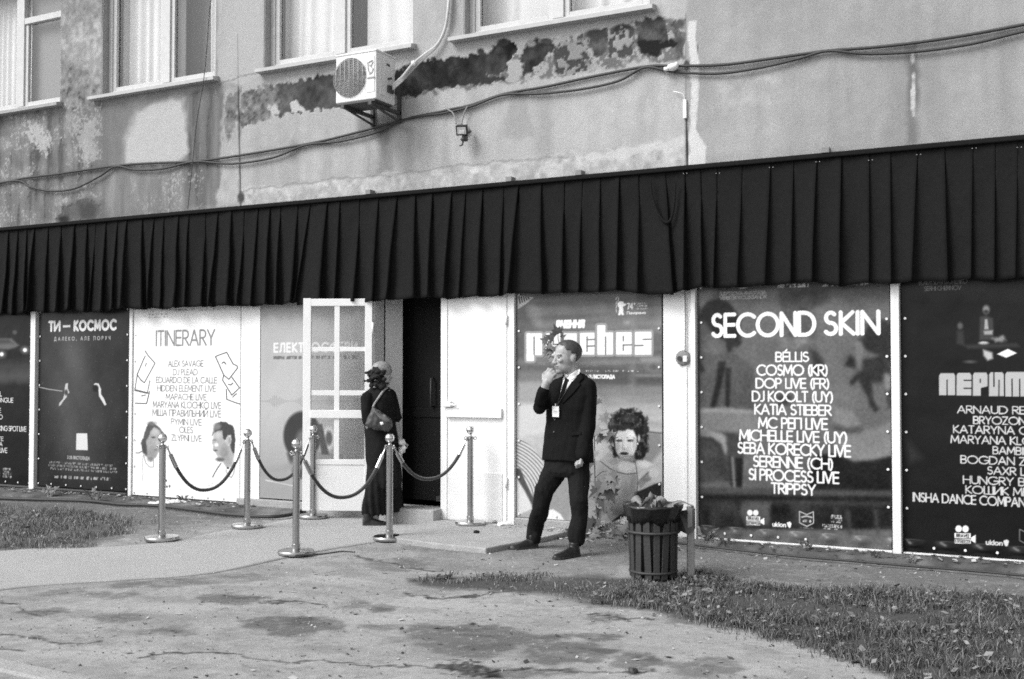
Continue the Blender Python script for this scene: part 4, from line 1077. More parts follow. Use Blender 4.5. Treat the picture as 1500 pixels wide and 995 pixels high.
# --- film poster with the fat rounded title
def p_peach(c):
    f = zf(750, 425, 5.526); g = zf(850, 580, 4.977); h = zf(750, 600, 4.74)
    # streaked motion-blurred background
    base = np.interp(c.Y, [400, 440, 470, 500, 525, 545, 560, 575, 590, 620, 680, 780], [.34, .40, .44, .36, .40, .36, .34, .50, .62, .70, .66, .60])
    st = (fbm(c.U * .8 + 3, c.V * 14, 8) - .5) * .28 + (fbm(c.U * 2.5, c.V * 30, 9) - .5) * .10
    c.T = base + st * np.interp(c.Y, [400, 560, 640, 780], [1, 1, .5, .2])
    c.poly([(45, 180), (110, 120), (200, 290), (200, 330), (110, 330), (110, 560), (45, 560)], .32, 12, f=f, alpha=.7)
    c.poly([(110, 130), (180, 110), (240, 280), (190, 290)], .55, 14, f=f, alpha=.6)
    c.poly([(45, 655), (560, 650), (560, 720), (45, 730)], .46, 10, f=f); c.poly([(45, 735), (400, 730), (400, 900), (45, 915)], .60, 10, f=f); c.poly([(45, 920), (400, 915), (400, 1150), (45, 1200)], .76, 8, f=f)
    c.poly([(700, 640), (1210, 690), (1210, 760), (700, 760)], .30, 8, f=f, alpha=.7); c.line([(1010, 692), (1210, 694)], 1.5, .7, 2, f=f)
    c.poly([(1040, 545), (1210, 530), (1210, 590), (1040, 590)], .62, 8, f=f, alpha=.7); c.ell(1150, 620, 60, 40, .5, 6, f=f, k=.18); c.ell(1150, 622, 36, 24, .34, 4, f=f, k=.18)
    c.line([(980, 20), (985, 600), (970, 900)], 8, .55, 8, f=f, alpha=.4); c.poly([(1150, 40), (1210, 40), (1210, 330), (1180, 300)], .55, 14, f=f, alpha=.6)
    c.poly([(700, 790), (1210, 800), (1210, 900), (700, 870)], .5, 14, f=f, alpha=.6)
    c.ell(935, 262, 22, 16, .6, 5, f=f, k=.18)
    c.soften(2)
    # corner scrap
    c.poly([(50, 45), (180, 60), (110, 120), (52, 155)], .75, 1.5, f=f)
    for k in range(5): c.line([(62 + k * 18, 58), (70 + k * 18, 60 + 48 - k * 9)], 1.6, .15, 1, f=f)
    # credits
    for k in range(5):
        a = f(212 if k < 3 else 380, 582 + k * 9.5); b = f((1030, 1030, 890, 700, 640)[k], 588.5 + k * 9.5); dashes(c, a[0], b[0], a[1], b[1], .6, k + 20, .55)
    for k, (x, w_) in enumerate(((590, 90), (690, 20), (760, 50), (820, 55), (890, 40), (940, 50), (1010, 20))): a = f(x, 646); b = f(x + w_, 661); dashes(c, a[0], b[0], a[1], b[1], .8, k + 3)
    a = f(520, 684); b = f(838, 718); write(c, 'КІНО З 28 ЛИСТОПАДА', a[0], b[0], a[1], b[1], .92, .24, .22)
    a = f(358, 240); b = f(592, 312); write(c, 'ВЧЕННЯ', a[0], b[0], a[1], b[1], .92, .30, .22, shear=.10)
    # title: outline, white bodies, slits
    def title(gr, val):
        L = [[(122, 350), (248, 350), (248, 528), (184, 528), (184, 576), (122, 576)], [(278, 350), (396, 350), (396, 528), (278, 528)], [(412, 350), (530, 350), (530, 526), (412, 526)],
             [(553, 347), (672, 345), (672, 524), (553, 526)], [(694, 285), (760, 284), (760, 343), (822, 343), (822, 523), (694, 525)], [(846, 341), (972, 340), (972, 522), (846, 523)], [(998, 338), (1132, 337), (1132, 524), (998, 525)]]
        for p in L:
            ys_, xs_ = [q[1] for q in p], [q[0] for q in p]
            def shrink(i):
                (ax_, ay_), (px_, py_), (bx_, by_) = p[i - 1], p[i], p[(i + 1) % len(p)]
                d1 = np.sign([px_ - ax_ if abs(px_ - ax_) > 3 else 0, py_ - ay_ if abs(py_ - ay_) > 3 else 0]); d2 = np.sign([bx_ - px_ if abs(bx_ - px_) > 3 else 0, by_ - py_ if abs(by_ - py_) > 3 else 0])
                n_ = np.array([-d1[1], d1[0]]) + np.array([-d2[1], d2[0]]); return (px_ + n_[0] * 9, py_ + n_[1] * 9)
            pp = [f(*shrink(i)) for i in range(len(p))]
            c.poly(pp, val, 1.0); c.line(pp + [pp[0]], gr, val, .9)
    title(9.4, .58); title(3.1, .93)
    for pts in ([(184, 380), (184, 524)], [(338, 385), (338, 440), (396, 442)], [(338, 470), (338, 500)], [(412, 410), (470, 408)], [(470, 440), (470, 500)], [(612, 380), (612, 495)], [(612, 402), (672, 400)], [(612, 455), (672, 453)],
                [(762, 380), (762, 524)], [(904, 375), (904, 412)], [(904, 446), (972, 444)], [(904, 446), (904, 490)], [(1064, 400), (1132, 398)], [(998, 450), (1064, 449)]):
        c.line(pts, 2.0, .42, .8, f=f)
    # festival bear mark and year
    c.poly([(868, 98), (880, 92), (905, 95), (908, 110), (920, 108), (930, 120), (912, 132), (902, 135), (906, 160), (904, 185), (912, 200), (896, 205), (886, 190), (880, 205), (862, 204), (868, 180), (872, 150), (862, 128), (856, 112)], .92, 1.0, f=f)
    for a0 in (-1, 0, 1, 2): c.line([(855 - a0 * 3, 90 + a0 * 34), (846 + a0 * 2, 112 + a0 * 34)], 1.0, .85, .8, f=f)
    c.line([(868, 62), (866, 92)], 1, .85, .8, f=f)
    a = f(934, 106); b = f(985, 158); write(c, '74', a[0], b[0], a[1], b[1], .92, .18, .2); c.ell(995, 112, 7, 7, .92, .8, f=f, k=.18)
    for k in range(3): a = f(1010, 103 + k * 21); b = f(1092 + k * 8, 115 + k * 21); dashes(c, a[0], b[0], a[1], b[1], .8, k)
    a = f(934, 172); b = f(1086, 197); write(c, 'Панорама', a[0], b[0], a[1], b[1], .9, .2, .2)
    # ribbed sleeve / limb at the lower left
    L = [(36, 188), (112, 232), (170, 290), (222, 352), (208, 440), (176, 560), (150, 640), (112, 590), (70, 500), (44, 440), (30, 400)]
    c.poly(L, .78, 2, f=h)
    m = Canvas(c.X, c.Y, c.U, c.V, 0.0); m.poly(L, 1.0, 2, f=h)
    d = np.hypot((c.X - h(-120, 640)[0]) , (c.Y - h(-120, 640)[1]))
    c.T -= m.T * (np.sin(d * 2 * math.pi / 4.4) * .5 + .5) ** 2 * .34
    c.line([(48, 430), (90, 540), (156, 660)], 9, .30, 2.5, f=h); c.poly([(36, 480), (90, 560), (140, 660), (140, 690), (36, 738)], .80, 3, f=h)
    c.poly([(225, 560), (330, 480), (400, 480), (420, 660), (390, 785), (300, 700), (235, 690)], .56, 5, f=h)
    c.poly([(236, 700), (290, 692), (340, 726), (378, 784), (230, 780)], .86, 2, f=h)
    # woman: hair, face, torso, arm
    c.poly([(0, 480), (150, 470), (205, 420), (270, 450), (400, 490), (420, 560), (430, 700), (300, 860), (200, 900), (60, 900), (-60, 880)], .58 + .1 * (fbm(c.U * 6, c.V * 6, 12) - .5), 3, f=g)
    c.poly([(400, 700), (440, 690), (595, 620), (595, 790), (380, 860), (220, 925), (300, 860), (380, 780)], .14, 2.5, f=g)
    c.poly([(460, 260), (595, 270), (595, 400), (520, 490), (440, 470)], .52, 6, f=g); c.line([(460, 258), (595, 272)], 1.4, .3, 2, f=g)
    c.poly([(150, 470), (210, 415), (265, 450), (330, 560), (260, 545), (190, 500)], .62, 3, f=g)
    c.poly([(268, 450), (400, 470), (470, 465), (540, 500), (590, 530), (600, 628), (560, 634), (500, 628), (430, 690), (416, 560), (330, 570), (290, 540)], .70, 2.5, f=g)
    c.line([(150, 475), (220, 530), (290, 560), (350, 570), (418, 562), (408, 490)], 1.2, .28, 1, f=g); c.line([(418, 562), (425, 640), (414, 700), (360, 790), (280, 860)], 1.2, .35, 1.2, f=g)
    c.line([(500, 560), (460, 600), (425, 640)], 3, .34, 3, f=g); c.poly([(425, 620), (500, 570), (520, 600), (440, 680)], .5, 4, f=g)
    c.poly([(210, 300), (205, 200), (240, 130), (310, 95), (380, 90), (450, 120), (500, 170), (505, 240), (490, 300), (500, 380), (460, 465), (400, 480), (250, 440), (225, 380)], .13 + .22 * np.clip((fbm(c.U * 40, c.V * 40, 13) - .5) * 4, 0, 1), 4, 4, 30, 14, f=g)
    c.poly([(262, 290), (280, 250), (330, 238), (390, 250), (415, 300), (416, 370), (395, 430), (345, 470), (300, 458), (268, 410), (258, 340)], .86, 2.5, f=g)
    c.poly([(300, 440), (400, 430), (400, 480), (290, 470)], .55, 4, f=g); c.poly([(270, 400), (310, 450), (345, 470), (300, 462)], .62, 3, f=g)
    c.poly([(280, 250), (330, 250), (365, 220), (300, 215)], .2, 3, 3, f=g)
    for ex in (288, 370): c.ell(ex, 326, 20, 8, .25, 1.6, f=g, k=.2); c.ell(ex + 2, 327, 7, 5, .75, 1, f=g, k=.2); c.ell(ex, 327, 4, 5, .08, .8, f=g, k=.2)
    c.line([(266, 306), (286, 298), (312, 308)], 1.0, .2, 1, f=g); c.line([(345, 306), (375, 297), (400, 310)], 1.0, .2, 1, f=g)
    c.line([(318, 330), (312, 380), (326, 394)], 1.2, .68, 1.4, f=g); c.ell(325, 388, 12, 5, .62, 2, f=g, k=.2)
    c.ell(324, 420, 30, 12, .25, 1.4, f=g, k=.2); c.line([(296, 419), (352, 419)], .8, .12, .8, f=g)
    c.ell(432, 310, 9, 26, .72, 1.5, f=g, k=.2); c.ell(422, 348, 5, 8, .9, 1, f=g, k=.2)
    for (x, y, rx, ry, v, bl, al) in ((250, 640, 90, 60, .66, 40, .6), (330, 720, 70, 60, .68, 40, .5), (160, 620, 40, 110, .46, 26, .5), (390, 640, 22, 90, .44, 16, .5), (280, 840, 90, 30, .42, 22, .6), (470, 500, 50, 24, .84, 16, .7), (540, 560, 40, 30, .78, 16, .6), (480, 610, 40, 14, .42, 10, .6), (340, 510, 60, 26, .78, 18, .6), (250, 480, 40, 22, .50, 14, .6),
                                          (300, 290, 24, 24, .93, 12, .8), (372, 290, 26, 24, .93, 12, .8), (276, 370, 16, 40, .66, 10, .7), (400, 350, 14, 50, .70, 9, .7), (335, 350, 14, 34, .93, 8, .7), (345, 452, 26, 9, .74, 6, .7), (360, 165, 60, 26, .30, 18, .5), (250, 220, 20, 50, .28, 14, .4), (480, 240, 16, 60, .26, 12, .4)):
        c.ell(x, y, rx, ry, v, bl * .2, f=g, k=.2, alpha=al)
    for ex in (288, 370): c.ell(ex, 326, 20, 8, .25, 1.6, f=g, k=.2); c.ell(ex + 2, 327, 7, 5, .75, 1, f=g, k=.2); c.ell(ex, 327, 4, 5, .08, .8, f=g, k=.2)
    c.T += (fbm(c.U * 60, c.V * 60, 16) - .5) * .07
    for k in range(8): c.line([(300 + k * 12, 880 + 8 * (k % 2)), (300 + k * 12, 960)], 1.6, .88, .9, f=g)
    c.line([(270, 915), (385, 905)], 1.8, .85, 1, f=g)
x0, x1 = gx_(757.5), gx_(971)
poster('poster', x0, x1, .12, 'film poster with fat white rounded title and a curly haired woman posing', .4, p_peach, M_print, grommets=eyelets(x0, x1, .12, n=7), seed=7)
mt = MB(); mt.bx(x1 - .002, x1 + .016, YG - .012, .096, .35, 2.5); mt.build('panel_gap', M_dark, bld)

# --- two-figure poster with the long white line-up
def logos(c, f, k):
    pass
def camera_logo(c, x, y, s, dark):
    """film camera sign: two reels, a two-line box and a lens cone; s = px per unit"""
    q = lambda a, b: (x + a * s, y + b * s)
    c.ell(*q(5, 4), 4 * s, 4.2 * s, .93, .8); c.ell(*q(13.5, 4.2), 4 * s, 4.2 * s, .93, .8)
    c.poly([q(0, 9.3), q(20, 9.8), q(20, 16), q(0, 15.5)], .93, .8); c.poly([q(.3, 16.6), q(20, 17.1), q(20, 22.5), q(.3, 22)], .93, .8)
    c.poly([q(.9, 17.4), q(19.2, 17.9), q(19.2, 21.6), q(.9, 21.1)], dark, .8)
    a = q(2, 10.4); b = q(18, 14.8); write(c, 'BRAVE!', a[0], b[0], a[1], b[1], dark, .2, .25)
    a = q(2, 18); b = q(18, 21.2); write(c, 'FACTORY', a[0], b[0], a[1], b[1], .93, .18, .25)
    c.poly([q(20.3, 15), q(26, 11.5), q(26, 22), q(20.3, 18.5)], .93, .8)
def p_skin(c):
    f = zf(1000, 390, 2.212); g = zf(1015, 400, 5); h = zf(1015, 540, 3.827)
    c.T = .41 + .08 * (fbm(c.U * 1.6, c.V * 1.6, 3) - .5) + .03 * (fbm(c.U * 20, c.V * 20, 4) - .5)
    tex = (fbm(c.U * 60, c.V * 60, 5) - .5) * .12
    c.poly([(160, 60), (560, 60), (560, 480), (480, 440), (330, 300)], .47, 20, f=f, alpha=.5)
    # left figure: beret, profile, coat, sleeve and hand
    c.poly([(45, 120), (170, 120), (50, 330), (45, 330)], .55, 8, f=g)
    c.poly([(45, 350), (60, 270), (110, 215), (190, 190), (260, 215), (310, 270), (345, 350), (350, 470), (330, 500), (240, 500), (150, 480), (110, 420)], .15, 4, 3, f=g)
    c.poly([(60, 350), (90, 360), (130, 420), (200, 480), (290, 500), (290, 560), (250, 620), (160, 650), (100, 720), (45, 640)], .36, 6, f=g)
    c.poly([(240, 470), (340, 470), (365, 510), (330, 545), (290, 540), (280, 600), (250, 560)], .16, 4, f=g)
    c.ell(150, 540, 60, 70, .42, 14, f=g, k=.2)
    c.poly([(45, 620), (130, 730), (160, 800), (330, 800), (420, 800), (460, 730), (400, 650), (300, 590), (260, 630), (150, 640)], .34, 4, f=g)
    c.poly([(55, 290), (160, 280), (232, 330), (240, 470), (55, 470)], .33 + tex, 4, f=f)
    c.poly([(52, 300), (75, 340), (60, 345)], .12, 2, f=f)
    c.poly([(118, 310), (142, 310), (128, 380), (108, 460), (90, 460), (108, 380)], .10, 2, f=f); c.poly([(140, 330), (158, 330), (152, 460), (140, 460)], .12, 2, f=f)
    c.poly([(55, 462), (140, 458), (240, 470), (250, 520), (240, 580), (180, 540), (100, 535), (55, 520)], .50 + tex * .4, 4, f=f)
    c.poly([(55, 462), (140, 458), (230, 468), (230, 476), (55, 474)], .60, 3, f=f)
    c.poly([(55, 530), (200, 545), (200, 700), (55, 700)], .24 + (fbm(c.U * 12, c.V * 12, 8) - .5) * .25, 5, f=f)
    c.poly([(38, 330), (60, 332), (100, 348), (160, 360), (200, 385), (200, 430), (190, 490), (178, 470), (160, 420), (110, 385), (40, 378)], .60, 2.5, f=h)
    c.poly([(190, 375), (250, 380), (275, 440), (268, 500), (220, 495), (190, 430)], .26, 4, f=h); c.ell(70, 358, 34, 14, .5, 3, f=h, k=.26, amp=2)
    c.poly([(205, 495), (218, 495), (230, 665), (216, 665)], .12, 1.5, f=h); c.poly([(218, 495), (228, 495), (240, 665), (231, 665)], .7, 1.2, f=h); c.poly([(240, 500), (290, 500), (285, 665), (244, 665)], .10, 2, f=h); c.line([(290, 500), (284, 668)], 1.5, .65, 1, f=h)
    # centre: reflected foliage and a face
    c.poly([(630, 100), (990, 100), (1000, 200), (900, 240), (800, 330), (700, 350), (640, 230)], .30 + (fbm(c.U * 14, c.V * 14, 9) - .5) * .3, 10, 8, 6, f=g)
    c.poly([(690, 300), (900, 300), (900, 470), (690, 470)], .34 + (fbm(c.U * 14, c.V * 14, 10) - .5) * .2, 10, f=g)
    c.poly([(650, 480), (860, 470), (850, 520), (760, 560), (650, 560)], .52 + (fbm(c.U * 24, c.V * 24, 11) - .5) * .4, 6, 4, 10, f=g)
    c.poly([(640, 560), (880, 540), (960, 620), (980, 800), (900, 900), (640, 900)], .40, 8, f=g); c.poly([(860, 560), (900, 570), (960, 650), (970, 800), (900, 760)], .22, 6, f=g)
    c.poly([(440, 40), (720, 40), (760, 300), (740, 420), (440, 420)], .46, 14, f=h, alpha=.6); c.poly([(470, 150), (560, 150), (540, 200), (480, 210)], .22, 8, f=h)
    # right figure: hanging head, dark hair, pale shoulder and a black garment
    c.poly([(1150, 480), (1210, 440), (1290, 420), (1300, 360), (1460, 340), (1460, 800), (1180, 800)], .42, 6, f=g)
    c.poly([(1290, 360), (1400, 340), (1460, 360), (1460, 690), (1380, 600), (1230, 560), (1200, 500), (1250, 470)], .18, 5, 4, f=g)
    c.poly([(1190, 500), (1240, 500), (1260, 560), (1230, 640), (1210, 690), (1195, 600)], .50, 5, f=g)
    c.poly([(1110, 680), (1150, 600), (1190, 640), (1200, 700), (1110, 690)], .16, 5, 5, f=g); c.poly([(1250, 640), (1380, 600), (1460, 700), (1400, 800), (1290, 800), (1240, 720)], .18, 5, 4, f=g)
    c.poly([(880, 70), (930, 20), (990, 20), (1000, 80), (1010, 150), (1050, 230), (1020, 240), (990, 210), (960, 120), (930, 60), (890, 110)], .16, 4, 3, f=h); c.poly([(1060, 40), (1118, 20), (1118, 230), (1090, 230), (1085, 150)], .24, 4, 3, f=h)
    c.poly([(1075, 20), (1110, 40), (1110, 110), (1085, 130), (1070, 70)], .6, 3, f=h, alpha=.8)
    c.poly([(780, 200), (900, 240), (960, 340), (1118, 300), (1118, 520), (900, 530), (800, 420)], .52, 8, f=h); c.line([(800, 330), (860, 350), (940, 340)], 8, .28, 8, f=h)
    c.poly([(700, 480), (800, 480), (900, 520), (1000, 515), (1118, 490), (1118, 690), (640, 690), (660, 560)], .10, 4, f=h)
    # railing, dusk foot with tree reflections painted in
    c.poly([(38, 672), (1118, 684), (1118, 900), (38, 900)], .14 + (fbm(c.U * 9, c.V * 9, 13) - .5) * .12, 4, f=h)
    c.poly([(38, 668), (1118, 684), (1118, 716), (38, 704)], .30, 4, f=h); c.poly([(38, 710), (1118, 724), (1118, 744), (38, 730)], .10, 3, f=h); c.poly([(300, 735), (1118, 748), (1118, 768), (300, 755)], .30, 6, f=h, alpha=.7)
    c.poly([(50, 740), (270, 745), (270, 880), (50, 880)], .2 + (fbm(c.U * 9, c.V * 6, 14) - .5) * .3, 8, f=h); c.poly([(280, 745), (440, 750), (430, 880), (300, 880), (265, 800)], .36, 6, f=h)
    for x in (870, 1025): c.line([(x, 800), (x + 12, 930)], 5, .3, 5, f=h)
    for x in (560, 600, 780): c.poly([(x, 760), (x + 40, 764), (x + 70, 880), (x + 10, 880)], .22, 8, f=h)
    c.soften(2); c.T *= .90
    # film grain and creases of the print
    c.T += (fbm(c.U * 55, c.V * 55, 17) - .5) * .10 + (fbm(c.U * 4, c.V * 4, 18) - .5) * .10
    # lettering
    a = g(131, 296); b = g(908, 480); write(c, 'SECOND', a[0], b[0], 457, 494.5, .94, .155, .17)
    a = g(955, 270); b = g(1376, 465); write(c, 'SKIN', a[0], b[0], 454.5, 492, .94, .155, .19)
    for t, xa, xb, y0, y1 in (('BÉLLIS', 301, 411, 277, 311), ('COSMO (KR)', 240, 473, 318, 356), ('DOP LIVE (FR)', 237, 478, 362, 398), ('DJ KOOLT (UY)', 225, 490, 404, 441), ('KATIA STIEBER', 233, 484, 447, 484),
                              ('MC РЕП LIVE', 245, 472, 490, 529), ('MICHELLE LIVE (UY)', 184, 536, 532, 571), ('SEBA KORECKY LIVE', 178, 547, 574, 614), ('SERENNE (CH)', 228, 490, 617, 656),
                              ('SI PROCESS LIVE', 214, 509, 660, 700), ('TRIPPSY', 287, 433, 703, 741)):
        a = f(xa, y0); b = f(xb, y1); write(c, t, a[0], b[0], a[1], b[1], .93, .145, .13, space=.34)
    for t, xa, xb, y0, y1 in (('SLIEPTSOVA ANASTASIIA', 198, 540, 135, 163), ('VERBITSKYI OLEKSANDR', 198, 542, 165, 192)):
        a = g(xa, y0); b = g(xb, y1); write(c, t, a[0], b[0], a[1], b[1], .72, .14, .08, space=.25)
    for k, (xa, xb) in enumerate(((290, 420), (625, 850), (950, 1290))): a = g(xa, 86 - k * 6); b = g(xb, 116 - k * 10); dashes(c, a[0], b[0], a[1], b[1], .8, k + 2, 1)
    x, y = h(302, 792); camera_logo(c, x, y, 1.0, .12)
    a = h(447, 860); b = h(524, 888); write(c, 'uklon', a[0], b[0], a[1], b[1], .93, .2, .24)
    c.poly([(528, 862), (545, 858), (554, 866), (550, 888), (543, 894), (532, 880)], .93, .8, f=h)
    c.line([(599, 800), (640, 818), (677, 802), (678, 866), (640, 884), (600, 864), (599, 800)], 1.2, .8, .8, f=h); c.line([(612, 832), (640, 826), (668, 834)], 2, .75, 1.4, f=h); a = h(616, 846); b = h(664, 862); dashes(c, a[0], b[0], a[1], b[1], .75, 2, 1); a = h(604, 888); b = h(676, 895); dashes(c, a[0], b[0], a[1], b[1], .6, 3)
    for k, (xa, xb, y) in enumerate(((776, 838, 822), (776, 838, 832), (776, 838, 844), (778, 838, 856), (728, 838, 872), (728, 836, 882), (728, 820, 894))): a = h(xa, y); b = h(xb, y + 8.5); dashes(c, a[0], b[0], a[1], b[1], .72, k + 5, 1)
    c.line([f(56, 130), f(56, 860)], 1.2, .2, 1)
x0, x1 = gx_(1024), gx_(1306)
poster('poster', x0, x1, .062, 'large poster headed SECOND SKIN with a long white list of names over two figures', .43, p_skin, M_print, curl=.03, grommets=eyelets(x0, x1, .07), seed=8)

# --- black theatre poster at the right edge
def p_per(c):
    f = zf(1300, 390, 2.212)
    c.T += (fbm(c.U * 2, c.V * 5, 9) - .5) * .05
    c.poly([(60, 40), (560, 40), (560, 110), (60, 90)], .19, 20, f=f); c.poly([(50, 540), (110, 620), (70, 640)], .22, 14, f=f, alpha=.7)
    for t, xa, xb, y0, y1 in (('VLADYSLAV IVCHENKO', 100, 260, 43, 59), ('SERHII CHERNOV', 119, 240, 64, 79)):
        a = f(xa, y0); b = f(xb, y1); write(c, t, a[0], b[0], a[1], b[1], .5, .13, .1, space=.28)
    a = f(150, 32); b = f(230, 38); dashes(c, a[0], b[0], a[1], b[1], .6, 1)
    c.ell(320, 141, 11, 14, .5, 4, f=f, k=.45); c.ell(320, 148, 8, 6, .2, 3, f=f, k=.45); c.poly([(300, 165), (320, 160), (342, 170), (345, 240), (298, 240)], .24, 4, f=f); c.poly([(316, 172), (324, 172), (328, 205), (314, 205)], .62, 2, f=f)
    c.poly([(312, 210), (342, 208), (340, 222), (314, 222)], .6, 3, f=f); c.ell(312, 250, 16, 6, .75, 2, f=f, k=.45); c.ell(236, 194, 9, 11, .34, 4, f=f, k=.45); c.poly([(226, 210), (246, 210), (250, 260), (224, 250)], .2, 5, f=f)
    c.poly([(310, 270), (340, 280), (342, 300), (325, 306), (312, 290)], .7, 4, f=f); c.poly([(355, 285), (390, 268), (420, 282), (385, 297)], .9, 1.5, f=f); c.poly([(340, 235), (375, 225), (385, 240), (350, 248)], .5, 4, 3, 20, f=f)
    c.ell(268, 310, 18, 5, .3, 3, f=f, k=.45); c.poly([(250, 255), (420, 250), (430, 262), (260, 268)], .2, 5, f=f)
    # heavy slab title with hairline slits: ПЕРИМЕТР, running off the frame
    xx = 168
    for ch in 'ПЕРИМЕТР':
        w_ = 70 if ch == 'М' else 48 if ch != 'П' else 52
        s_ = 1 + (xx - 168) / 2200
        y0, y1 = 347 - (xx - 168) * .02, 418 + (xx - 168) * .02
        c.poly([(xx + 5, y0), (xx + w_ - 5, y0), (xx + w_, y0 + 8), (xx + w_, y1), (xx, y1), (xx, y0 + 8)], .70, .9, f=f)
        if ch == 'П': sl_ = [[(xx + 26, y0 + 22), (xx + 26, y1)]]
        elif ch == 'Е': sl_ = [[(xx + 24, y0 + 24), (xx + w_, y0 + 24)], [(xx + 24, y0 + 50), (xx + w_, y0 + 50)]]
        elif ch == 'Р':
            sl_ = [[(xx + 24, y0 + 22), (xx + 24, y0 + 32)]]; c.poly([(xx + 26, y0 + 50), (xx + w_ + 1, y0 + 44), (xx + w_ + 1, y1 + 1), (xx + 26, y1 + 1)], .1, .9, f=f)
        elif ch == 'И': sl_ = [[(xx + 16, y0), (xx + 16, y0 + 46)], [(xx + 32, y0 + 26), (xx + 32, y1)]]
        elif ch == 'М': sl_ = [[(xx + 22, y0 + 24), (xx + 22, y1)], [(xx + 47, y0 + 24), (xx + 47, y1)]]
        else: sl_ = []; c.poly([(xx, y0 + 26), (xx + 14, y0 + 26), (xx + 14, y1 + 1), (xx, y1 + 1)], .1, .9, f=f); c.poly([(xx + 34, y0 + 26), (xx + 50, y0 + 26), (xx + 50, y1 + 1), (xx + 34, y1 + 1)], .1, .9, f=f)
        for l in sl_: c.line(l, 1.8, .1, .8, f=f)
        xx += w_ + 4.5
    for t, xa, full, y0, y1 in (('ARNAUD REBOTINI', 226, 350, 453, 480), ('BRYOZONE', 278, 190, 487, 514), ('KATARYNA GRYVUL', 213, 368, 518, 546), ('MARYANA KLOCHKO', 205, 384, 551, 579), ('BAMBINA', 341, 150, 585, 612),
                                ('BOGDAN ZAIETS', 237, 312, 617, 645), ('SAXR LIVE', 323, 178, 651, 678), ('HUNGRY BOYS', 245, 292, 683, 711), ('КОШИК МЕЛА', 253, 262, 715, 743), ('INSHA DANCE COMPANY', 82, 388, 741, 773)):
        a = f(xa, y0); b = f(xa + full, y1); c2 = f(xa + full / 2, (y0 + y1) / 2); write(c, t, a[0], b[0], a[1], b[1], .82, .13, .14, space=.36)
    x, y = f(218, 840); camera_logo(c, x, y, 1.18, .1)
    a = f(319, 887); b = f(374, 904); write(c, 'uklon', a[0], b[0], a[1], b[1], .85, .2, .24); c.poly([(376, 889), (388, 885), (394, 891), (390, 905), (384, 908), (378, 900)], .85, .8, f=f)
    c.line([(428, 852), (450, 862), (470, 854), (470, 890), (450, 900), (428, 888), (428, 852)], 1.2, .5, .8, f=f)
x0, x1 = gx_(1322), gx_(1322) + 1.66
poster('poster', x0, x1, .062, 'black poster at the right edge headed ПЕРИМЕТР with tiny lit figures', .095, p_per, M_print, curl=.03, grommets=eyelets(x0, x1, .07, right=False), seed=9)

# ------------------------------------------------------------------ things on the facade
# air conditioner
AY = -.54                                                    # front face of the casing
p0, p1 = W(492, 88, AY), W(548.5, 150, AY)
ax0, ax1, az0, az1 = p0.x, p1.x + .02, 4.275, 4.755
ac = empty('air_conditioner', ((ax0 + ax1) / 2, AY + .15, az0), 'white air conditioner unit on brackets under the second floor window', 'air conditioner')
AYB = AY + .34
s = MB(); s.bx(ax0, ax1, AY, AYB, az0, az1); s.build('casing', M_acw, ac, bevel=.012)
s = MB(); s.bx(ax0 - .006, ax1 + .006, AY - .006, AYB + .006, az1 - .002, az1 + .018); s.build('lid', M_acw, ac, bevel=.006)
s = MB(); s.bx(ax0 + .02, ax1 - .02, AY + .005, AYB - .02, az0 - .02, az0 - .001); s.build('base_tray', M_rust, ac)
w_ = ax1 - ax0
fc = Vector((ax0 + w_ * .36, AY, (az0 + az1) / 2 + .005)); fr_ = .198
s = MB()
ring = [fc + Vector((math.cos(t) * fr_, -.004, math.sin(t) * fr_)) for t in np.linspace(0, 2 * math.pi, 49)]
s.add([fc + Vector((0, -.003, 0))] + ring[:-1], [(0, i + 1, (i + 1) % 48 + 1) for i in range(48)]); s.build('fan_opening', mat('fan_shadow', .16, .7), ac)
s = MB()
for k in range(1, 13): s.tube([fc + Vector((math.cos(t) * fr_ * k / 12, -.014, math.sin(t) * fr_ * k / 12)) for t in np.linspace(0, 2 * math.pi, 33)], .0035, 4)
for k in range(-3, 4):
    hh = math.sqrt(max(0, fr_ ** 2 - (k * .055) ** 2)); s.tube([fc + Vector((k * .055, -.016, -hh)), fc + Vector((k * .055, -.016, hh))], .004, 5)
for k in range(16):
    t = k * math.pi / 8 + .1; s.tube([fc + Vector((0, -.012, 0)), fc + Vector((math.cos(t) * fr_, -.012, math.sin(t) * fr_))], .0025, 4)
s.build('fan_grille', M_grille, ac, smooth=True)
s = MB(); s.bx(ax0 + w_ * .735, ax0 + w_ * .75, AY - .004, AY + .0, az0 + .03, az1 - .03); s.bx(ax0 + w_ * .77, ax1 - .02, AY - .006, AY - .0005, az0 + .07, az1 - .05); s.build('front_panel', M_acw, ac, bevel=.003)
s = MB()
lx, lz_ = ax0 + w_ * .80, az1 - .11
def mark(pts, r=.007): s.tube([Vector((lx + a, AY - .008, lz_ + b)) for a, b in pts], r, 5)
mark([(0, 0), (.012, -.09), (.03, -.10)]); mark([(.012, .0), (.06, .015), (.055, -.02)]); mark([(.065, .0), (.04, -.05), (.07, -.07), (.05, -.11), (.02, -.12)]); mark([(.02, -.03), (.05, -.035)])
for k in range(5): mark([(-.002 + k * .018, -.165), (.008 + k * .018, -.148), (.01 + k * .018, -.17)], .004)
s.build('panel_marking', mat('faded_grey_ink', .42, .6), ac)
s = MB(); s.bx(ax1 - .003, ax1 + .008, AY + .06, AYB - .05, az0 + .05, az1 - .08); s.build('side_cover', M_acw, ac, bevel=.004)
s = MB(); s.bx(ax1 + .006, ax1 + .03, AY + .18, AY + .28, az0 + .1, az0 + .17); s.tube([(ax1 + .01, AY + .24, az0 + .16), (ax1 + .06, AY + .22, az0 + .17)], .014); s.build('valve', M_rust, ac)
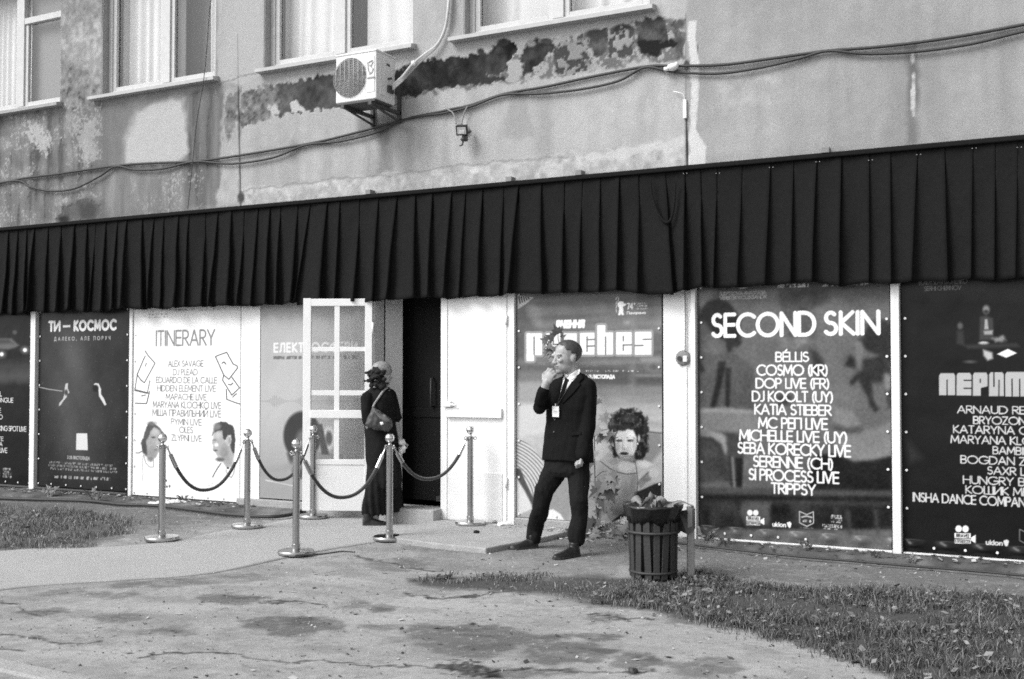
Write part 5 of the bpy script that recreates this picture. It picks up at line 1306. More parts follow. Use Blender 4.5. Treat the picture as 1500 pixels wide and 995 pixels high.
s = MB(); s.tube([(ax1 + .01, AY + .2, az0 + .24), (ax1 + .05, AY + .2, az0 + .24)], .012); s.build('valve', M_rust, ac)
s = MB(); s.bx(ax1 + .001, ax1 + .01, AY + .17, AY + .23, az1 - .11, az1 - .085); s.build('carry_handle', M_rust, ac)
for x in (ax0 + .09, ax1 - .07):
    s = MB(); s.bx(x - .018, x + .018, AY - .01, -.004, az0 - .055, az0 - .021); s.bx(x - .018, x + .018, -.03, .003, az0 - .14, az0 + .16)
    s.tube([(x, AY + .05, az0 - .05), (x, -.025, az0 - .12)], .014, 6); s.build('bracket', M_rust, ac)
for k, (dx, dz, r) in enumerate(((0, 0, .016), (.03, -.03, .013), (.045, -.07, .01))):
    pts = [(ax1 + .05, AY + .22, az0 + .17 - k * .02), W(590, 112 + k * 3, -.30), W(604, 95 + k * 4, -.16), W(622, 80 + k * 2.5, -.08), W(640, 66 + k * 1.2, -.05), W(651, 45 + k * .6, -.045), W(656, 18, -.04 - .03 * (k == 1)), W(659 + k, -30, -.04)]
    s = MB(); s.tube(catmull(pts, 8), r, 8); s.build('refrigerant_pipe', M_wcable, ac, smooth=True)
q = W(606, 93, -.16); s = MB(); s.ell(q, (.03, .03, .03)); s.build('pipe_tape', M_white, ac, smooth=True)

def cable(name, pts, r, m, label, off=-.03, sub=10, group='cables along the facade'):
    P = catmull([W(x, y, off - (0 if len(p) == 0 else p[0])) for (x, y, *p) in pts], sub)
    s = MB(); s.tube(P, r, 6); o = s.build(name, m, smooth=True, loc=P[0])
    return tag(o, label, 'cable', group)
cable('cable', [(-60, 285), (20, 264), (85, 255), (170, 243), (225, 239), (285, 236.5), (350, 228), (445, 212), (500, 200), (583, 178), (610, 171), (640, 165), (662, 160), (690, 154), (738, 138), (800, 127), (860, 114), (945, 98), (990, 97), (1060, 95), (1130, 86), (1210, 75), (1275, 70), (1340, 63), (1420, 51), (1500, 36), (1580, 20)], .014, M_cable,
      'tauter upper black cable running the length of the plaster wall')
cable('cable', [(-60, 281), (20, 265), (45, 274), (75, 280), (110, 276), (145, 259), (170, 244), (200, 249), (240, 247), (285, 237), (340, 240), (400, 231), (447, 213), (500, 207), (555, 193), (583, 178.5), (620, 170), (650, 166), (690, 156), (738, 139), (790, 137.5), (850, 131), (905, 119), (945, 99), (985, 105), (1050, 108), (1115, 99), (1170, 86), (1213, 75), (1270, 79), (1340, 76), (1420, 65), (1500, 46), (1580, 30)], .013, M_cable,
      'lower black cable sagging in loops between its clips on the plaster wall', off=-.036)
cable('wire', [(318, -40), (308, 8), (303, 70), (298, 120), (288, 180), (281, 250), (275, 306)], .0045, M_cable, 'thin dark wire hanging down beside the curtained left window', off=-.12)
cable('wire', [(1003, 420), (1004, 470), (1003.5, 516)], .006, M_greycable, 'thin pale wire running down the white panel to the round bell', off=0)
s = MB(); q = W(985, 98.5, -.06); s.ell(q, (.055, .04, .035), n=10, m=8); s.box(q + Vector((-.05, 0, -.012)), (.05, .05, .03)); s.ell(q + Vector((.04, 0, .014)), (.02, .03, .03))
tag(s.build('junction_box', M_plastic, smooth=True, loc=q), 'small white taped joint on the cables beside the wall joint', 'junction box')
s = MB(); q = W(1003.5, 160, -.012); s.box(q, (.03, .03, .17)); s.tube(catmull([q + Vector((0, -.01, .085)), q + Vector((-.01, -.02, .13)), q + Vector((-.06, -.03, .155)), q + Vector((-.10, -.02, .17))], 5), .005)
tag(s.build('conduit_stub', M_white, bevel=.004, loc=q), 'short white conduit stub over the dark wall joint', 'conduit')
# floodlight
q = W(677, 190, -.14)
fl = empty('floodlight', (q.x, -.1, q.z), 'small dark floodlight with motion sensor hanging below the cables', 'lamp')
s = MB(); s.tube([(q.x - .05, .0, q.z + .035), (q.x - .05, -.04, q.z + .035)], .05, 20); s.build('mounting_cap', M_white, fl, smooth=False, bevel=.006)
lx_ = Vector((.94, .34, 0)).normalized(); ly_ = Vector((-.30, .83, .47)).normalized(); lzz = lx_.cross(ly_).normalized(); ly_ = lzz.cross(lx_)
A3 = (lx_, ly_, lzz)
s = MB(); s.box(q, (.11, .05, .095), A3); s.box(q - ly_ * .03, (.118, .012, .104), A3); s.build('housing', M_cable, fl, bevel=.006)
s = MB(); s.box(q - ly_ * .038, (.088, .004, .07), A3); s.build('lens', mat('lamp_reflector', .6, .15, var=.3), fl)
s = MB(); s.box(q - ly_ * .042 - lzz * .012, (.05, .005, .03), A3); s.build('led', M_white, fl)
s = MB(); s.box(q + Vector((.015, .03, -.085)), (.055, .05, .05), A3); s.ell(q + Vector((.01, -.005, -.10)), (.024, .024, .02)); s.tube([q + Vector((.02, .03, -.05)), q + Vector((.02, .07, -.02)), q + Vector((.04, .10, 0))], .014); s.tube([q + Vector((.0, .02, -.11)), q + Vector((-.01, .02, -.15)), q + Vector((-.04, .02, -.155))], .009); s.build('sensor', M_rust, fl)
for pts in (((656, 161), (663, 165), (667, 174), (668, 182)), ((685, 156), (681, 163), (678, 173), (676, 182))):
    s = MB(); s.tube(catmull([W(x, y, -.05) for x, y in pts], 6), .008, 6); s.build('supply_cable', M_greycable, fl, smooth=True)
# round bell on the white panel
q = W(998.5, 524.5, -.03)
be = empty('bell', (q.x, -.02, q.z), 'round grey alarm bell on the white panel beside the film poster', 'bell')
s = MB(); s.lathe((0, 0, 0), [(.0, .0), (.068, .0), (.072, .012), (.068, .026), (.05, .036), (.02, .04), (.0, .041)], 28)
me = s.mesh('housing'); me.transform(Matrix.Translation((q.x, .028, q.z)) @ Matrix.Rotation(math.radians(90), 4, 'X')); link_mesh('housing', me, M_post, be, smooth=True)
s = MB(); s.tube([(q.x - .024, -.01, q.z - .005), (q.x - .024, -.024, q.z - .005)], .022, 14); s.build('button', M_cable, be)
s = MB(); s.bx(q.x + .008, q.x + .045, -.018, -.005, q.z - .035, q.z + .02); s.build('name_plate', M_acw, be, bevel=.003)

# ------------------------------------------------------------------ barrier posts and ropes
def make_post():
    root = empty('stanchion', (0, 0, 0))
    s = MB(); s.lathe((0, 0, 0), [(.0, .0), (.150, .0), (.152, .004), (.152, .024), (.148, .030), (.06, .036), (.045, .040), (.0, .042)], 40); s.build('base', M_chrome, root, auto=True)
    s = MB(); s.lathe((0, 0, 0), [(.0, .040), (.036, .040), (.036, .08), (.030, .082), (.030, .84), (.0, .84)], 28); s.build('pole', M_chrome, root, auto=True)
    s = MB(); s.lathe((0, 0, 0), [(.0, .838), (.033, .838), (.035, .843), (.035, .853), (.02, .858), (.014, .866), (.013, .878), (.022, .884), (.0, .886)], 28); s.build('collar', M_chrome, root, auto=True)
    s = MB(); s.ell((0, 0, .922), (.042, .042, .042), n=28, m=18); s.build('ball', mat('polished_steel', .75, .1, metal=1, var=.02), root, smooth=True)
    for a in (0, 90, 180, 270):
        v = Vector((math.cos(math.radians(a)), math.sin(math.radians(a)), 0)); n_ = Vector((0, 0, 1))
        s = MB(); c = Vector((0, 0, .84)) + v * .047
        s.tube([c + (v * math.cos(t) + n_ * math.sin(t)) * .014 for t in np.linspace(0, 2 * math.pi, 15)], .0045, 6); s.build('hook', M_chrome, root, smooth=True)
    return root
SP = {'A': (237, 790.5), 'B': (362, 772), 'C': (458.5, 758), 'D': (433.5, 811), 'E': (570.5, 790), 'F': (689, 768)}
lab = {'A': 'steel barrier post farthest left, before the white line-up poster', 'B': 'steel barrier post before the white panel, with ropes on both sides',
       'C': 'steel barrier post standing before the open glazed door leaf', 'D': 'nearest steel barrier post, at the near edge of the carpet',
       'E': 'steel barrier post in front of the woman in black', 'F': 'steel barrier post on the concrete slab before the closed white door leaf'}
proto = make_post(); pos = {}
for k, (x, y) in SP.items():
    z = .052 if k == 'F' else .016
    g = G(x, y, z); g.z = z
    if k == 'F': g.y = min(g.y, -.19)
    if k == 'C': g.y = g.y
    o = proto if k == 'A' else copy_tree(proto)
    o.location = g; pos[k] = g; o.rotation_euler.z = {'A': .2, 'B': -.1, 'C': .3, 'D': .15, 'E': -.2, 'F': .4}[k]
    tag(o, lab[k], 'barrier post', 'steel barrier posts along the carpet')
def rope(a, b, sag, label):
    A, B = pos[a] + Vector((0, 0, .826)), pos[b] + Vector((0, 0, .826))
    d = (B - A); d.z = 0; d.normalize(); A += d * .055; B -= d * .055
    pts = []
    for i in range(41):
        t = i / 40; p = A.lerp(B, t); p.z -= sag * (1 - abs(2 * t - 1) ** 2.3); pts.append(p)
    root = empty('barrier_rope', (A + B) / 2, label, 'rope', 'velvet ropes between the posts')
    s = MB(); s.tube(pts[4:37], .0165, 10); s.build('rope', M_rope, root, smooth=True)
    for seg in (pts[:5], pts[::-1][:5]):
        s = MB(); L = (seg[-1] - seg[0]).length
        s.tube([seg[0], seg[0].lerp(seg[-1], .35), seg[0].lerp(seg[-1], .36), seg[-1], seg[-1] + (seg[-1] - seg[-2]) * .3], [.006, .008, .0185, .0195, .019], 12)
        s.ell(seg[0], (.013, .013, .013), n=8, m=6); s.build('end_cap', M_chrome, root, smooth=False)
    return root
rope('A', 'B', .42, 'velvet rope hanging before the white poster portraits, left end of the barrier')
rope('B', 'C', .40, 'velvet rope sagging before the grey poster and open door leaf')
rope('D', 'E', .40, 'velvet rope from the nearest post to the post before the woman')
rope('E', 'F', .33, 'velvet rope across the dark doorway to the post by the closed leaf')

# ------------------------------------------------------------------ slatted litter bin on a post
bc = G(961, 853, 0); back = Vector((FW.x, FW.y, 0)).normalized(); rgt = Vector((RT.x, RT.y, 0))
bc = bc + back * .16; bc.z = .0
BS = 199.0
bn = empty('litter_bin', bc, 'slatted dark litter bin lined with a black bag, hung on a short rusty post', 'bin')
RB, HB = .168, .50
for k in range(16):
    a = 2 * math.pi * k / 16 + .11
    v = Vector((math.cos(a), math.sin(a), 0)); t = Vector((-v.y, v.x, 0))
    s = MB(); lean = (k % 3 - 1) * .004
    z0, z1 = .012 + .01 * (k % 2), HB
    c = bc + v * (RB + .006) + Vector((0, 0, (z0 + z1) / 2))
    ax3 = (t, v, (Vector((0, 0, 1)) + v * .03 + t * lean * 8).normalized())
    s.box(c, (.050 - .004 * (k % 3 == 1), .018, z1 - z0), ax3); s.build('slat', M_bin, bn, bevel=.003)
s = MB(); s.lathe(bc, [(RB - .012, .03), (RB - .008, .03), (RB + .004, .30), (RB + .006, HB), (RB + .0, HB), (RB - .012, .30)], 24); s.build('inner_drum', M_dark, bn, smooth=True)
for zz, rr in ((.355, RB + .026), (.06, RB + .006)):
    s = MB(); s.tube([bc + Vector((math.cos(t) * rr, math.sin(t) * rr, zz)) for t in np.linspace(0, 2 * math.pi, 41)], .011, 8); s.build('hoop', M_bin, bn, smooth=True)
def bagr(rad, z, jag, seed, n=60):
    out = []
    for k in range(n):
        a = 2 * math.pi * k / n
        e = mnoise.noise((math.cos(a) * 2.2, math.sin(a) * 2.2, seed)); e2 = mnoise.noise((math.cos(a) * 7, math.sin(a) * 7, seed))
        out.append(bc + Vector((math.cos(a) * (rad + jag * e2 * .5), math.sin(a) * (rad + jag * e2 * .5), z + jag * e * .8)))
    return out
s = MB()
s.loft([bagr(RB - .03, .30, .0, 1), bagr(RB - .01, .47, .02, 2), bagr(RB + .025, .545, .02, 3), bagr(RB + .060, .556, .015, 4), bagr(RB + .055, .535, .02, 5), bagr(RB + .034, .48, .025, 6), bagr(RB + .026, .425, .04, 7)], cap=False)
o = s.build('bag_liner', M_liner, bn, smooth=True); sd = o.modifiers.new('thickness', 'SOLIDIFY'); sd.thickness = .003
rr_ = random.Random(3)
for k in range(11):
    s = MB(); a = rr_.uniform(0, 6.28); r0 = rr_.uniform(0, .12)
    c = bc + Vector((math.cos(a) * r0, math.sin(a) * r0, .50 + rr_.uniform(0, .045)))
    if k % 3 == 0:
        t = Vector((rr_.uniform(-1, 1), rr_.uniform(-1, 1), rr_.uniform(.3, .9))).normalized(); s.tube([c, c + t * .09], [.03, .038], 12); s.build('paper_cup', mat('grubby_paper', .2, .7, var=.4, scale=30), bn, bevel=.003)
    else:
        n1 = 7; P = np.zeros((n1, n1, 3)); ax = Vector((rr_.uniform(-1, 1), rr_.uniform(-1, 1), rr_.uniform(-.3, .6))).normalized(); bx_ = ax.orthogonal().normalized()
        for i in range(n1):
            for j in range(n1):
                q = c + ax * (i - 3) * .026 + bx_ * (j - 3) * .02 + Vector((0, 0, mnoise.noise((i * .8, j * .8, k * 3.1)) * .05)); P[i, j] = q
        o = link_mesh('crumpled_paper', grid_mesh('crumpled_paper', P), mat('grubby_paper', .2, .7, var=.4, scale=30) if k % 3 == 1 else M_liner, bn); sd = o.modifiers.new('thickness', 'SOLIDIFY'); sd.thickness = .002
# its post, with a bent sheet-metal bracket
pp = G(1012, 848, 0); pp.z = 0
zt = 1.55 + (543 - 745) / BS
s = MB(); s.box((pp.x, pp.y, zt / 2 - .03), (.052, .052, zt + .06), (rgt, back, Vector((0, 0, 1)))); s.build('post', M_post, bn, bevel=.006)
s = MB()
arcp = []
for i in range(13):
    t = i / 12; b_ = bc + rgt * .10 + back * .02
    q = Vector((b_.x, b_.y, .50)).lerp(Vector((pp.x, pp.y, zt)) + rgt * .02, t); q.z = .515 + (zt - .505) * t + .045 * math.sin(math.pi * min(1, t * 1.05)); arcp.append(q)
rows = [[q + back * d for q in arcp] for d in (-.045, 0, .045)]
P = np.array([[tuple(q) for q in r] for r in rows]); o = link_mesh('bracket', grid_mesh('bracket', P), M_post, bn, smooth=True); sd = o.modifiers.new('thickness', 'SOLIDIFY'); sd.thickness = .006
s = MB()
s.add([pp + Vector((0, 0, zt - .01)) + rgt * .03 - back * .03, pp + Vector((0, 0, zt - .16)) + rgt * .03 - back * .03, pp + Vector((0, 0, zt - .20)) - rgt * .03 - back * .033, bc + rgt * .19 + Vector((0, 0, .36)), bc + rgt * .19 + Vector((0, 0, .50))], [(0, 1, 2, 3, 4)])
o = s.build('side_plate', M_bin, bn); sd = o.modifiers.new('thickness', 'SOLIDIFY'); sd.thickness = .006

# ------------------------------------------------------------------ creeper growing before the film poster
def leaf_shape():
    L = [(0, 0), (.10, .06), (.42, -.10), (.36, .12), (.62, .26), (.36, .36), (.40, .58), (.18, .52), (0, 1.0), (-.18, .52), (-.40, .58), (-.36, .36), (-.62, .26), (-.36, .12), (-.42, -.10), (-.10, .06)]
    return L
LS = leaf_shape()
def add_leaf(mb, c, size, tip, nrm, cup=.15):
    tip = tip.normalized(); nrm = (nrm - tip * nrm.dot(tip)).normalized(); sd_ = tip.cross(nrm)
    vs = [c + sd_ * (x * size) + tip * (y * size) + nrm * (cup * size * (abs(x) * 1.1 - y * y * .5)) for x, y in LS]
    vs.append(c + tip * size * .3)
    n = len(LS); mb.add(vs, [(i, (i + 1) % n, n) for i in range(n)])
lr = random.Random(12)
cp = empty('creeper', (G(876, 795, 0).x, -.03, 0), 'lobed leaf creeper climbing before the film poster beside the man', 'plant')
st = MB()
stem1 = catmull([W(876, 792, -.05), W(875, 760, -.10), W(872, 720, -.10), W(871, 670, -.08), W(871, 620, -.06), W(872, 575, -.05), W(862, 550, -.05), W(838, 525, -.05), W(820, 505, -.05), W(817, 486, -.06)], 8)
st.tube(stem1, [.007 - .004 * i / (len(stem1) - 1) for i in range(len(stem1))], 6)
for a, b in (((875, 770), (905, 772)), ((871, 640), (893, 628)), ((872, 700), (890, 690)), ((874, 765), (905, 790))):
    st.tube(catmull([W(a[0], a[1], -.08), W((a[0] + b[0]) / 2, (a[1] + b[1]) / 2 - 3, -.10), W(b[0], b[1], -.11)], 5), .0035, 5)
st.build('stem', M_stem, cp, smooth=True)
lvd, lvp = MB(), MB()
for (x, y, sz, a, pale) in ((884, 606, .12, -70, 1), (877, 592, .08, 120, 1), (891, 636, .14, -60, 1), (880, 626, .12, -120, 1), (874, 640, .11, -10, 0), (889, 640, .10, 20, 0), (893, 694, .13, -40, 0), (898, 700, .15, -80, 0), (883, 706, .14, -110, 0), (892, 716, .15, -70, 0),
                            (878, 718, .13, -140, 0), (885, 730, .14, -80, 0), (881, 745, .13, -100, 0), (876, 735, .10, 170, 1), (866, 700, .10, 160, 1), (888, 752, .12, -40, 0), (874, 760, .12, -120, 0), (868, 770, .12, 150, 0), (884, 772, .14, -60, 0), (895, 772, .14, -90, 0),
                            (905, 775, .14, -70, 0), (912, 770, .13, -30, 0), (900, 785, .14, -100, 1), (880, 785, .13, -120, 1), (890, 790, .13, -80, 0), (868, 790, .11, 170, 1), (912, 786, .12, -50, 1), (860, 782, .10, 150, 0), (873, 660, .09, -100, 1), (868, 683, .08, 140, 1),
                            (818, 490, .11, 100, 0), (812, 496, .10, 160, 0), (822, 497, .09, 30, 0), (809, 505, .09, -150, 0), (806, 514, .11, -120, 0), (818, 508, .10, -80, 1), (803, 500, .09, 170, 0), (811, 522, .10, -100, 0), (808, 511, .09, -130, 0), (813, 507, .08, -60, 0), (866, 560, .07, -90, 1)):
    c = W(x, y, -.07 - lr.uniform(0, .09)); ra = math.radians(a + lr.uniform(-12, 12))
    add_leaf(lvp if pale else lvd, c, sz * 1.05, Vector((math.cos(ra), lr.uniform(-.5, -.1), math.sin(ra))), Vector((lr.uniform(-.4, .4), -1, lr.uniform(.1, .7))))
for i in range(16):
    c = W(lr.uniform(862, 918), lr.uniform(775, 795), -.04 - lr.uniform(0, .14)); c.z = max(c.z, .06); ra = lr.uniform(0, 6.28)
    add_leaf(lvp if i % 2 else lvd, c, lr.uniform(.07, .13), Vector((math.cos(ra), lr.uniform(-.6, .1), math.sin(ra) - .3)), Vector((lr.uniform(-.5, .5), -1, lr.uniform(.1, .9))))
lvd.build('foliage', M_leaf, cp); lvp.build('foliage', M_leaf2, cp)

# ------------------------------------------------------------------ grass and litter
def inside(poly, x, y):
    c = False; n = len(poly)
    for i in range(n):
        x0, y0 = poly[i]; x1, y1 = poly[(i + 1) % n]
        if (y0 > y) != (y1 > y) and x < (x1 - x0) * (y - y0) / (y1 - y0 + 1e-12) + x0: c = not c
    return c
def grass(name, polys, density, hmin, hmax, seed, tone=(.03, .14), litter=.0, dens=None):
    r = np.random.RandomState(seed); V, Fc, T = [], [], []
    for poly_px in polys:
        pg = [tuple(G(x, y, 0))[:2] for x, y in poly_px]
        xs_, ys_ = [p[0] for p in pg], [p[1] for p in pg]
        N = int((max(xs_) - min(xs_)) * (max(ys_) - min(ys_)) * density)
        X = r.uniform(min(xs_), max(xs_), N); Y = r.uniform(min(ys_), max(ys_), N)
        jx, jy = (fbm(X * 4, Y * 4, seed) - .5) * .5 + r.normal(0, .10, N) * (r.rand(N) < .5), (fbm(X * 4, Y * 4, seed + 5) - .5) * .45 + r.normal(0, .10, N) * (r.rand(N) < .5)
        cl = fbm(X * 2.6, Y * 2.6, seed + 2); cl2 = fbm(X * 8, Y * 8, seed + 3)
        for i in range(N):
            if not inside(pg, X[i] + jx[i], Y[i] + jy[i]) or Y[i] > -.1: continue
            if r.rand() > np.clip(cl2[i] * 3.2 - 1.05, .04, 1) * np.clip(cl[i] * 3.4 - .95, .10, 1): continue
            b = len(V); z0 = -.004
            if r.rand() < litter:
                s_ = r.uniform(.006, .022) * (1.9 if r.rand() < .12 else 1); a = r.uniform(0, 6.28); u = np.array([math.cos(a), math.sin(a), r.uniform(-.5, .5)]) * s_; w_ = np.array([-math.sin(a), math.cos(a), r.uniform(-.5, .7)]) * s_ * .6
                c = np.array([X[i], Y[i], r.uniform(.006, .05)])
                V += [c - u, c + w_, c + u, c - w_]; Fc += [(b, b + 1, b + 2), (b, b + 2, b + 3)]; t_ = r.uniform(.05, .32); T += [t_] * 4
            else:
                h = r.uniform(hmin, hmax) * (.35 + 1.3 * cl[i]) * (1.8 if r.rand() < .04 else 1); a = r.uniform(0, 6.28); w_ = r.uniform(.0014, .0036); ln_ = h * r.uniform(.2, 1.1); a2 = r.uniform(0, 6.28)
                dx, dy = math.cos(a) * w_, math.sin(a) * w_; bx_, by_ = math.cos(a2) * ln_, math.sin(a2) * ln_
                V += [(X[i] - dx, Y[i] - dy, z0), (X[i] + dx, Y[i] + dy, z0), (X[i] + bx_ * .4 + dx * .7, Y[i] + by_ * .4 + dy * .7, h * .65), (X[i] + bx_ * .4 - dx * .7, Y[i] + by_ * .4 - dy * .7, h * .65), (X[i] + bx_, Y[i] + by_, h)]
                Fc += [(b, b + 1, b + 2), (b, b + 2, b + 3), (b + 3, b + 2, b + 4)]
                t_ = tone[0] + (tone[1] - tone[0]) * r.rand() ** 1.6 * (.6 + .8 * cl2[i]); T += [t_] * 5
    o = link_mesh(name, raw_mesh(name, np.array(V), np.array(Fc), np.array(T)), M_grass)
    return tag(o, kind='stuff')
grass('grass', [[(930, 852), (1010, 836), (1060, 848), (1110, 858), (1200, 864), (1300, 868), (1400, 872), (1560, 880), (1640, 1100), (1400, 1040), (1310, 1000), (1250, 965), (1180, 946), (1080, 926), (1020, 908), (950, 892), (900, 880)]], 15000, .015, .05, 3, tone=(.035, .27), litter=.04)
grass('grass', [[(690, 846), (800, 846), (900, 850), (1000, 858), (1060, 890), (960, 896), (860, 880), (780, 866), (700, 856)], [(612, 848), (640, 842), (700, 842), (720, 850), (690, 858), (630, 858)]], 6500, .010, .035, 4, tone=(.05, .34), litter=.06)
grass('grass', [[(-150, 738), (0, 742), (60, 745), (130, 752), (190, 766), (180, 784), (110, 792), (-150, 796)], [(-150, 800), (10, 799), (60, 792), (120, 795), (140, 801), (60, 807), (-150, 812)]], 5200, .012, .06, 5, tone=(.06, .40), litter=.03)
# grit, crumbs of asphalt and dead leaves scattered over the paving
r = np.random.RandomState(19); V, Fc, T = [], [], []
def scatter(N, x0, x1, y0, y1, s0, s1, tones, leafy=False):
    for i in range(N):
        x, y = r.uniform(x0, x1), r.uniform(y0, y1); s_ = r.uniform(s0, s1) * (1 if r.rand() < .85 else 1.7); a = r.uniform(0, 6.28); b = len(V)
        z = ghs(x, y) if not leafy else ghs(x, y) + .006
        if leafy:
            u = np.array([math.cos(a), math.sin(a), r.uniform(-.3, .3)]) * s_; w_ = np.array([-math.sin(a), math.cos(a), r.uniform(-.2, .5)]) * s_ * .6; c = np.array([x, y, z])
            V.extend([c - u, c + w_, c + u, c - w_]); Fc.extend([(b, b + 1, b + 2), (b, b + 2, b + 3)]); T.extend([r.choice(tones)] * 4)
        else:
            for k in range(4): V.append((x + math.cos(a + k * 1.57) * s_ * r.uniform(.6, 1.2), y + math.sin(a + k * 1.57) * s_ * r.uniform(.6, 1.2), z - .002))
            V.append((x + r.uniform(-.3, .3) * s_, y, z + s_ * r.uniform(.5, 1.0))); Fc.extend([(b, b + 1, b + 4), (b + 1, b + 2, b + 4), (b + 2, b + 3, b + 4), (b + 3, b, b + 4)]); T.extend([r.choice(tones)] * 5)
scatter(5200, -8, .3, -6, -.3, .003, .009, [.06, .10, .16, .22, .3, .42])
scatter(900, -12.5, -7.4, -3, -.3, .004, .010, [.06, .12, .3, .45])
scatter(700, -5.3, .2, -5.6, -.4, .008, .018, [.05, .08, .3, .42], True)
tag(link_mesh('grit', raw_mesh('grit', np.array(V), np.array(Fc), np.array(T)), M_grass), kind='stuff')
# weeds and leaf litter at the foot of the wall
def tuft(x, y, n, h, seed):
    r = random.Random(seed); p = G(x, y, .03); s = MB()
    for i in range(n):
        a = r.uniform(0, 6.28); ln_ = h * r.uniform(.6, 1.2); w_ = h * .045
        b = Vector((p.x + r.uniform(-.03, .03), p.y + r.uniform(-.03, .03), .025)); d = Vector((math.cos(a) * .7, math.sin(a) * .5, 1)).normalized(); sd_ = d.cross(Vector((0, 1, 0))).normalized() * w_
        m_ = b + d * ln_ * .6; e = m_ + Vector((d.x, d.y, d.z * .3)) * ln_ * .5
        s.add([b - sd_, b + sd_, m_ + sd_ * 1.6, e, m_ - sd_ * 1.6], [(0, 1, 2, 3, 4)])
        for q in range(3):
            c = b.lerp(m_, r.uniform(.4, 1)); add_leaf(s, c, h * r.uniform(.14, .28), Vector((r.uniform(-1, 1), r.uniform(-.5, .2), r.uniform(-.2, .8))), Vector((r.uniform(-.5, .5), -1, .5)))
    return s, p
for k, (x, y, n, h, lb) in enumerate(((72, 728, 7, .20, 'pale weed tuft under the starry film poster, left of the pair'), (142, 734, 6, .22, 'thin weed tuft under the starry film poster, nearer its right corner'), (1035, 793, 8, .20, 'leafy weed at the lower left corner of the SECOND SKIN poster'), (1060, 798, 5, .12, 'low weed at the wall foot just right of the leafy corner weed'),
                                   (1182, 806, 7, .13, 'spiky weed under the middle of the SECOND SKIN poster'), (1280, 818, 6, .11, 'small weed near the right corner of the SECOND SKIN poster'), (1335, 824, 6, .10, 'small weed at the foot of the right edge poster'), (265, 736, 6, .14, 'small weed behind the crumpled white plastic sheet'))):
    s, p = tuft(x, y, n, h, 30 + k)
    tag(s.build('weed', M_leaf2 if k % 2 == 0 else M_leaf, loc=(p.x, p.y, 0)), lb, 'weed', 'weeds at the foot of the wall')
r = np.random.RandomState(9); V, Fc, T = [], [], []
for i in range(900):
    x = r.choice([r.uniform(-12.8, -8), r.uniform(-4.9, .4)]); y = -abs(r.normal(0, .16)) - .02 if x < -8 else -abs(r.normal(0, .2)) - .02
    if x > -4.9 and r.rand() < .25: x, y = r.uniform(-5.2, -3.6), r.uniform(-.5, -.05)
    z = .055 if (-5.7 < x < -4.45) else .05; s_ = r.uniform(.008, .03); a = r.uniform(0, 6.28); b = len(V)
    if y < -.3: z = .01
    u = np.array([math.cos(a), math.sin(a), r.uniform(-.3, .3)]) * s_; w_ = np.array([-math.sin(a), math.cos(a), r.uniform(-.3, .5)]) * s_ * .7; c = np.array([x, y, z + .008])
    V += [c - u, c + w_, c + u, c - w_]; Fc += [(b, b + 1, b + 2), (b, b + 2, b + 3)]; T += [r.choice([.06, .12, .3, .45])] * 4
tag(link_mesh('leaf_litter', raw_mesh('leaf_litter', np.array(V), np.array(Fc), np.array(T)), M_grass), kind='stuff')
# hoses / cables on the ground, and one added shadow line
def ground_cable(name, pts, r, label, m=M_cable):
    P = catmull([G(x, y, .03) for x, y in pts], 10)
    s = MB(); s.tube(P, r, 8); return tag(s.build(name, m, smooth=True, loc=P[0]), label, 'cable', 'cables lying along the foot of the wall')
ground_cable('hose', [(-80, 726), (0, 730), (60, 732), (130, 734), (180, 739), (230, 741), (290, 748), (340, 754), (400, 757), (436, 752)], .019, 'black hose lying along the wall foot past the white plastic sheet')
ground_cable('cable', [(985, 795), (1040, 801), (1100, 808), (1165, 815), (1250, 822), (1330, 829), (1420, 836), (1520, 845), (1600, 852)], .010, 'thin black line standing for the edge shadow of the raised strip, right of the bin')  # black tube added as the shadow line under the raised strip's edge
ground_cable('cable', [(432, 814), (470, 812), (500, 808), (520, 809)], .006, 'short dark cable end beside the base of the nearest post')
# crumpled sheet
c = G(248, 741, .0); n1, n2 = 44, 18; P = np.zeros((n2, n1, 3))
for i in range(n2):
    for j in range(n1):
        u, v = j / (n1 - 1) * 2 - 1, i / (n2 - 1) * 2 - 1
        ww = .11 * (1 - abs(u) ** 1.5) + .015
        q = c + rgt * (u * .30) + back * (v * ww) + Vector((0, 0, .012 + .085 * (1 - v * v) * (1 - abs(u) ** 2.2) * (.6 + .6 * mnoise.noise((u * 3, v * 2, 5))) + .03 * mnoise.noise((u * 7, v * 4, 1))))
        P[i, j] = (q.x, q.y, max(q.z, .012))
o = link_mesh('plastic_sheet', grid_mesh('plastic_sheet', P), M_plastic, smooth=True, loc=(c.x, c.y, 0)); sd = o.modifiers.new('thickness', 'SOLIDIFY'); sd.thickness = .003
tag(o, 'crumpled white plastic sheet lying on the ground behind the left barrier post', 'plastic sheet')
# rubble by the slab
def chunk(x, y, z, s_, seed, label, m=M_dark, flat=1):
    p = G(x, y, z); s = MB(); s.ell((p.x, p.y, z + s_ * .4 * flat), (s_, s_ * .8, s_ * .6 * flat), n=9, m=6)
    s.v = [tuple(Vector(v) + Vector(v).normalized() * 0 + Vector((mnoise.noise((v[0] * 30, v[1] * 30, v[2] * 30 + seed)),) * 3) * s_ * .4) for v in s.v]
    return tag(s.build('rubble', m, loc=(p.x, p.y, 0)), label, 'rubble', 'bits of rubble by the doorstep')
chunk(698, 781, .05, .03, 1, 'dark lump lying on the concrete slab')
chunk(738, 770, .05, .07, 2, 'pale flat chip at the slab corner by the door jamb', M_plastic, .5)
chunk(725, 766, .05, .03, 3, 'small grey chip between the slab post and the door jamb', M_conc)
chunk(648, 848, .0, .06, 4, 'low dark clod in the grass ahead of the slab', M_grassd if 'M_grassd' in globals() else M_bin, .5)
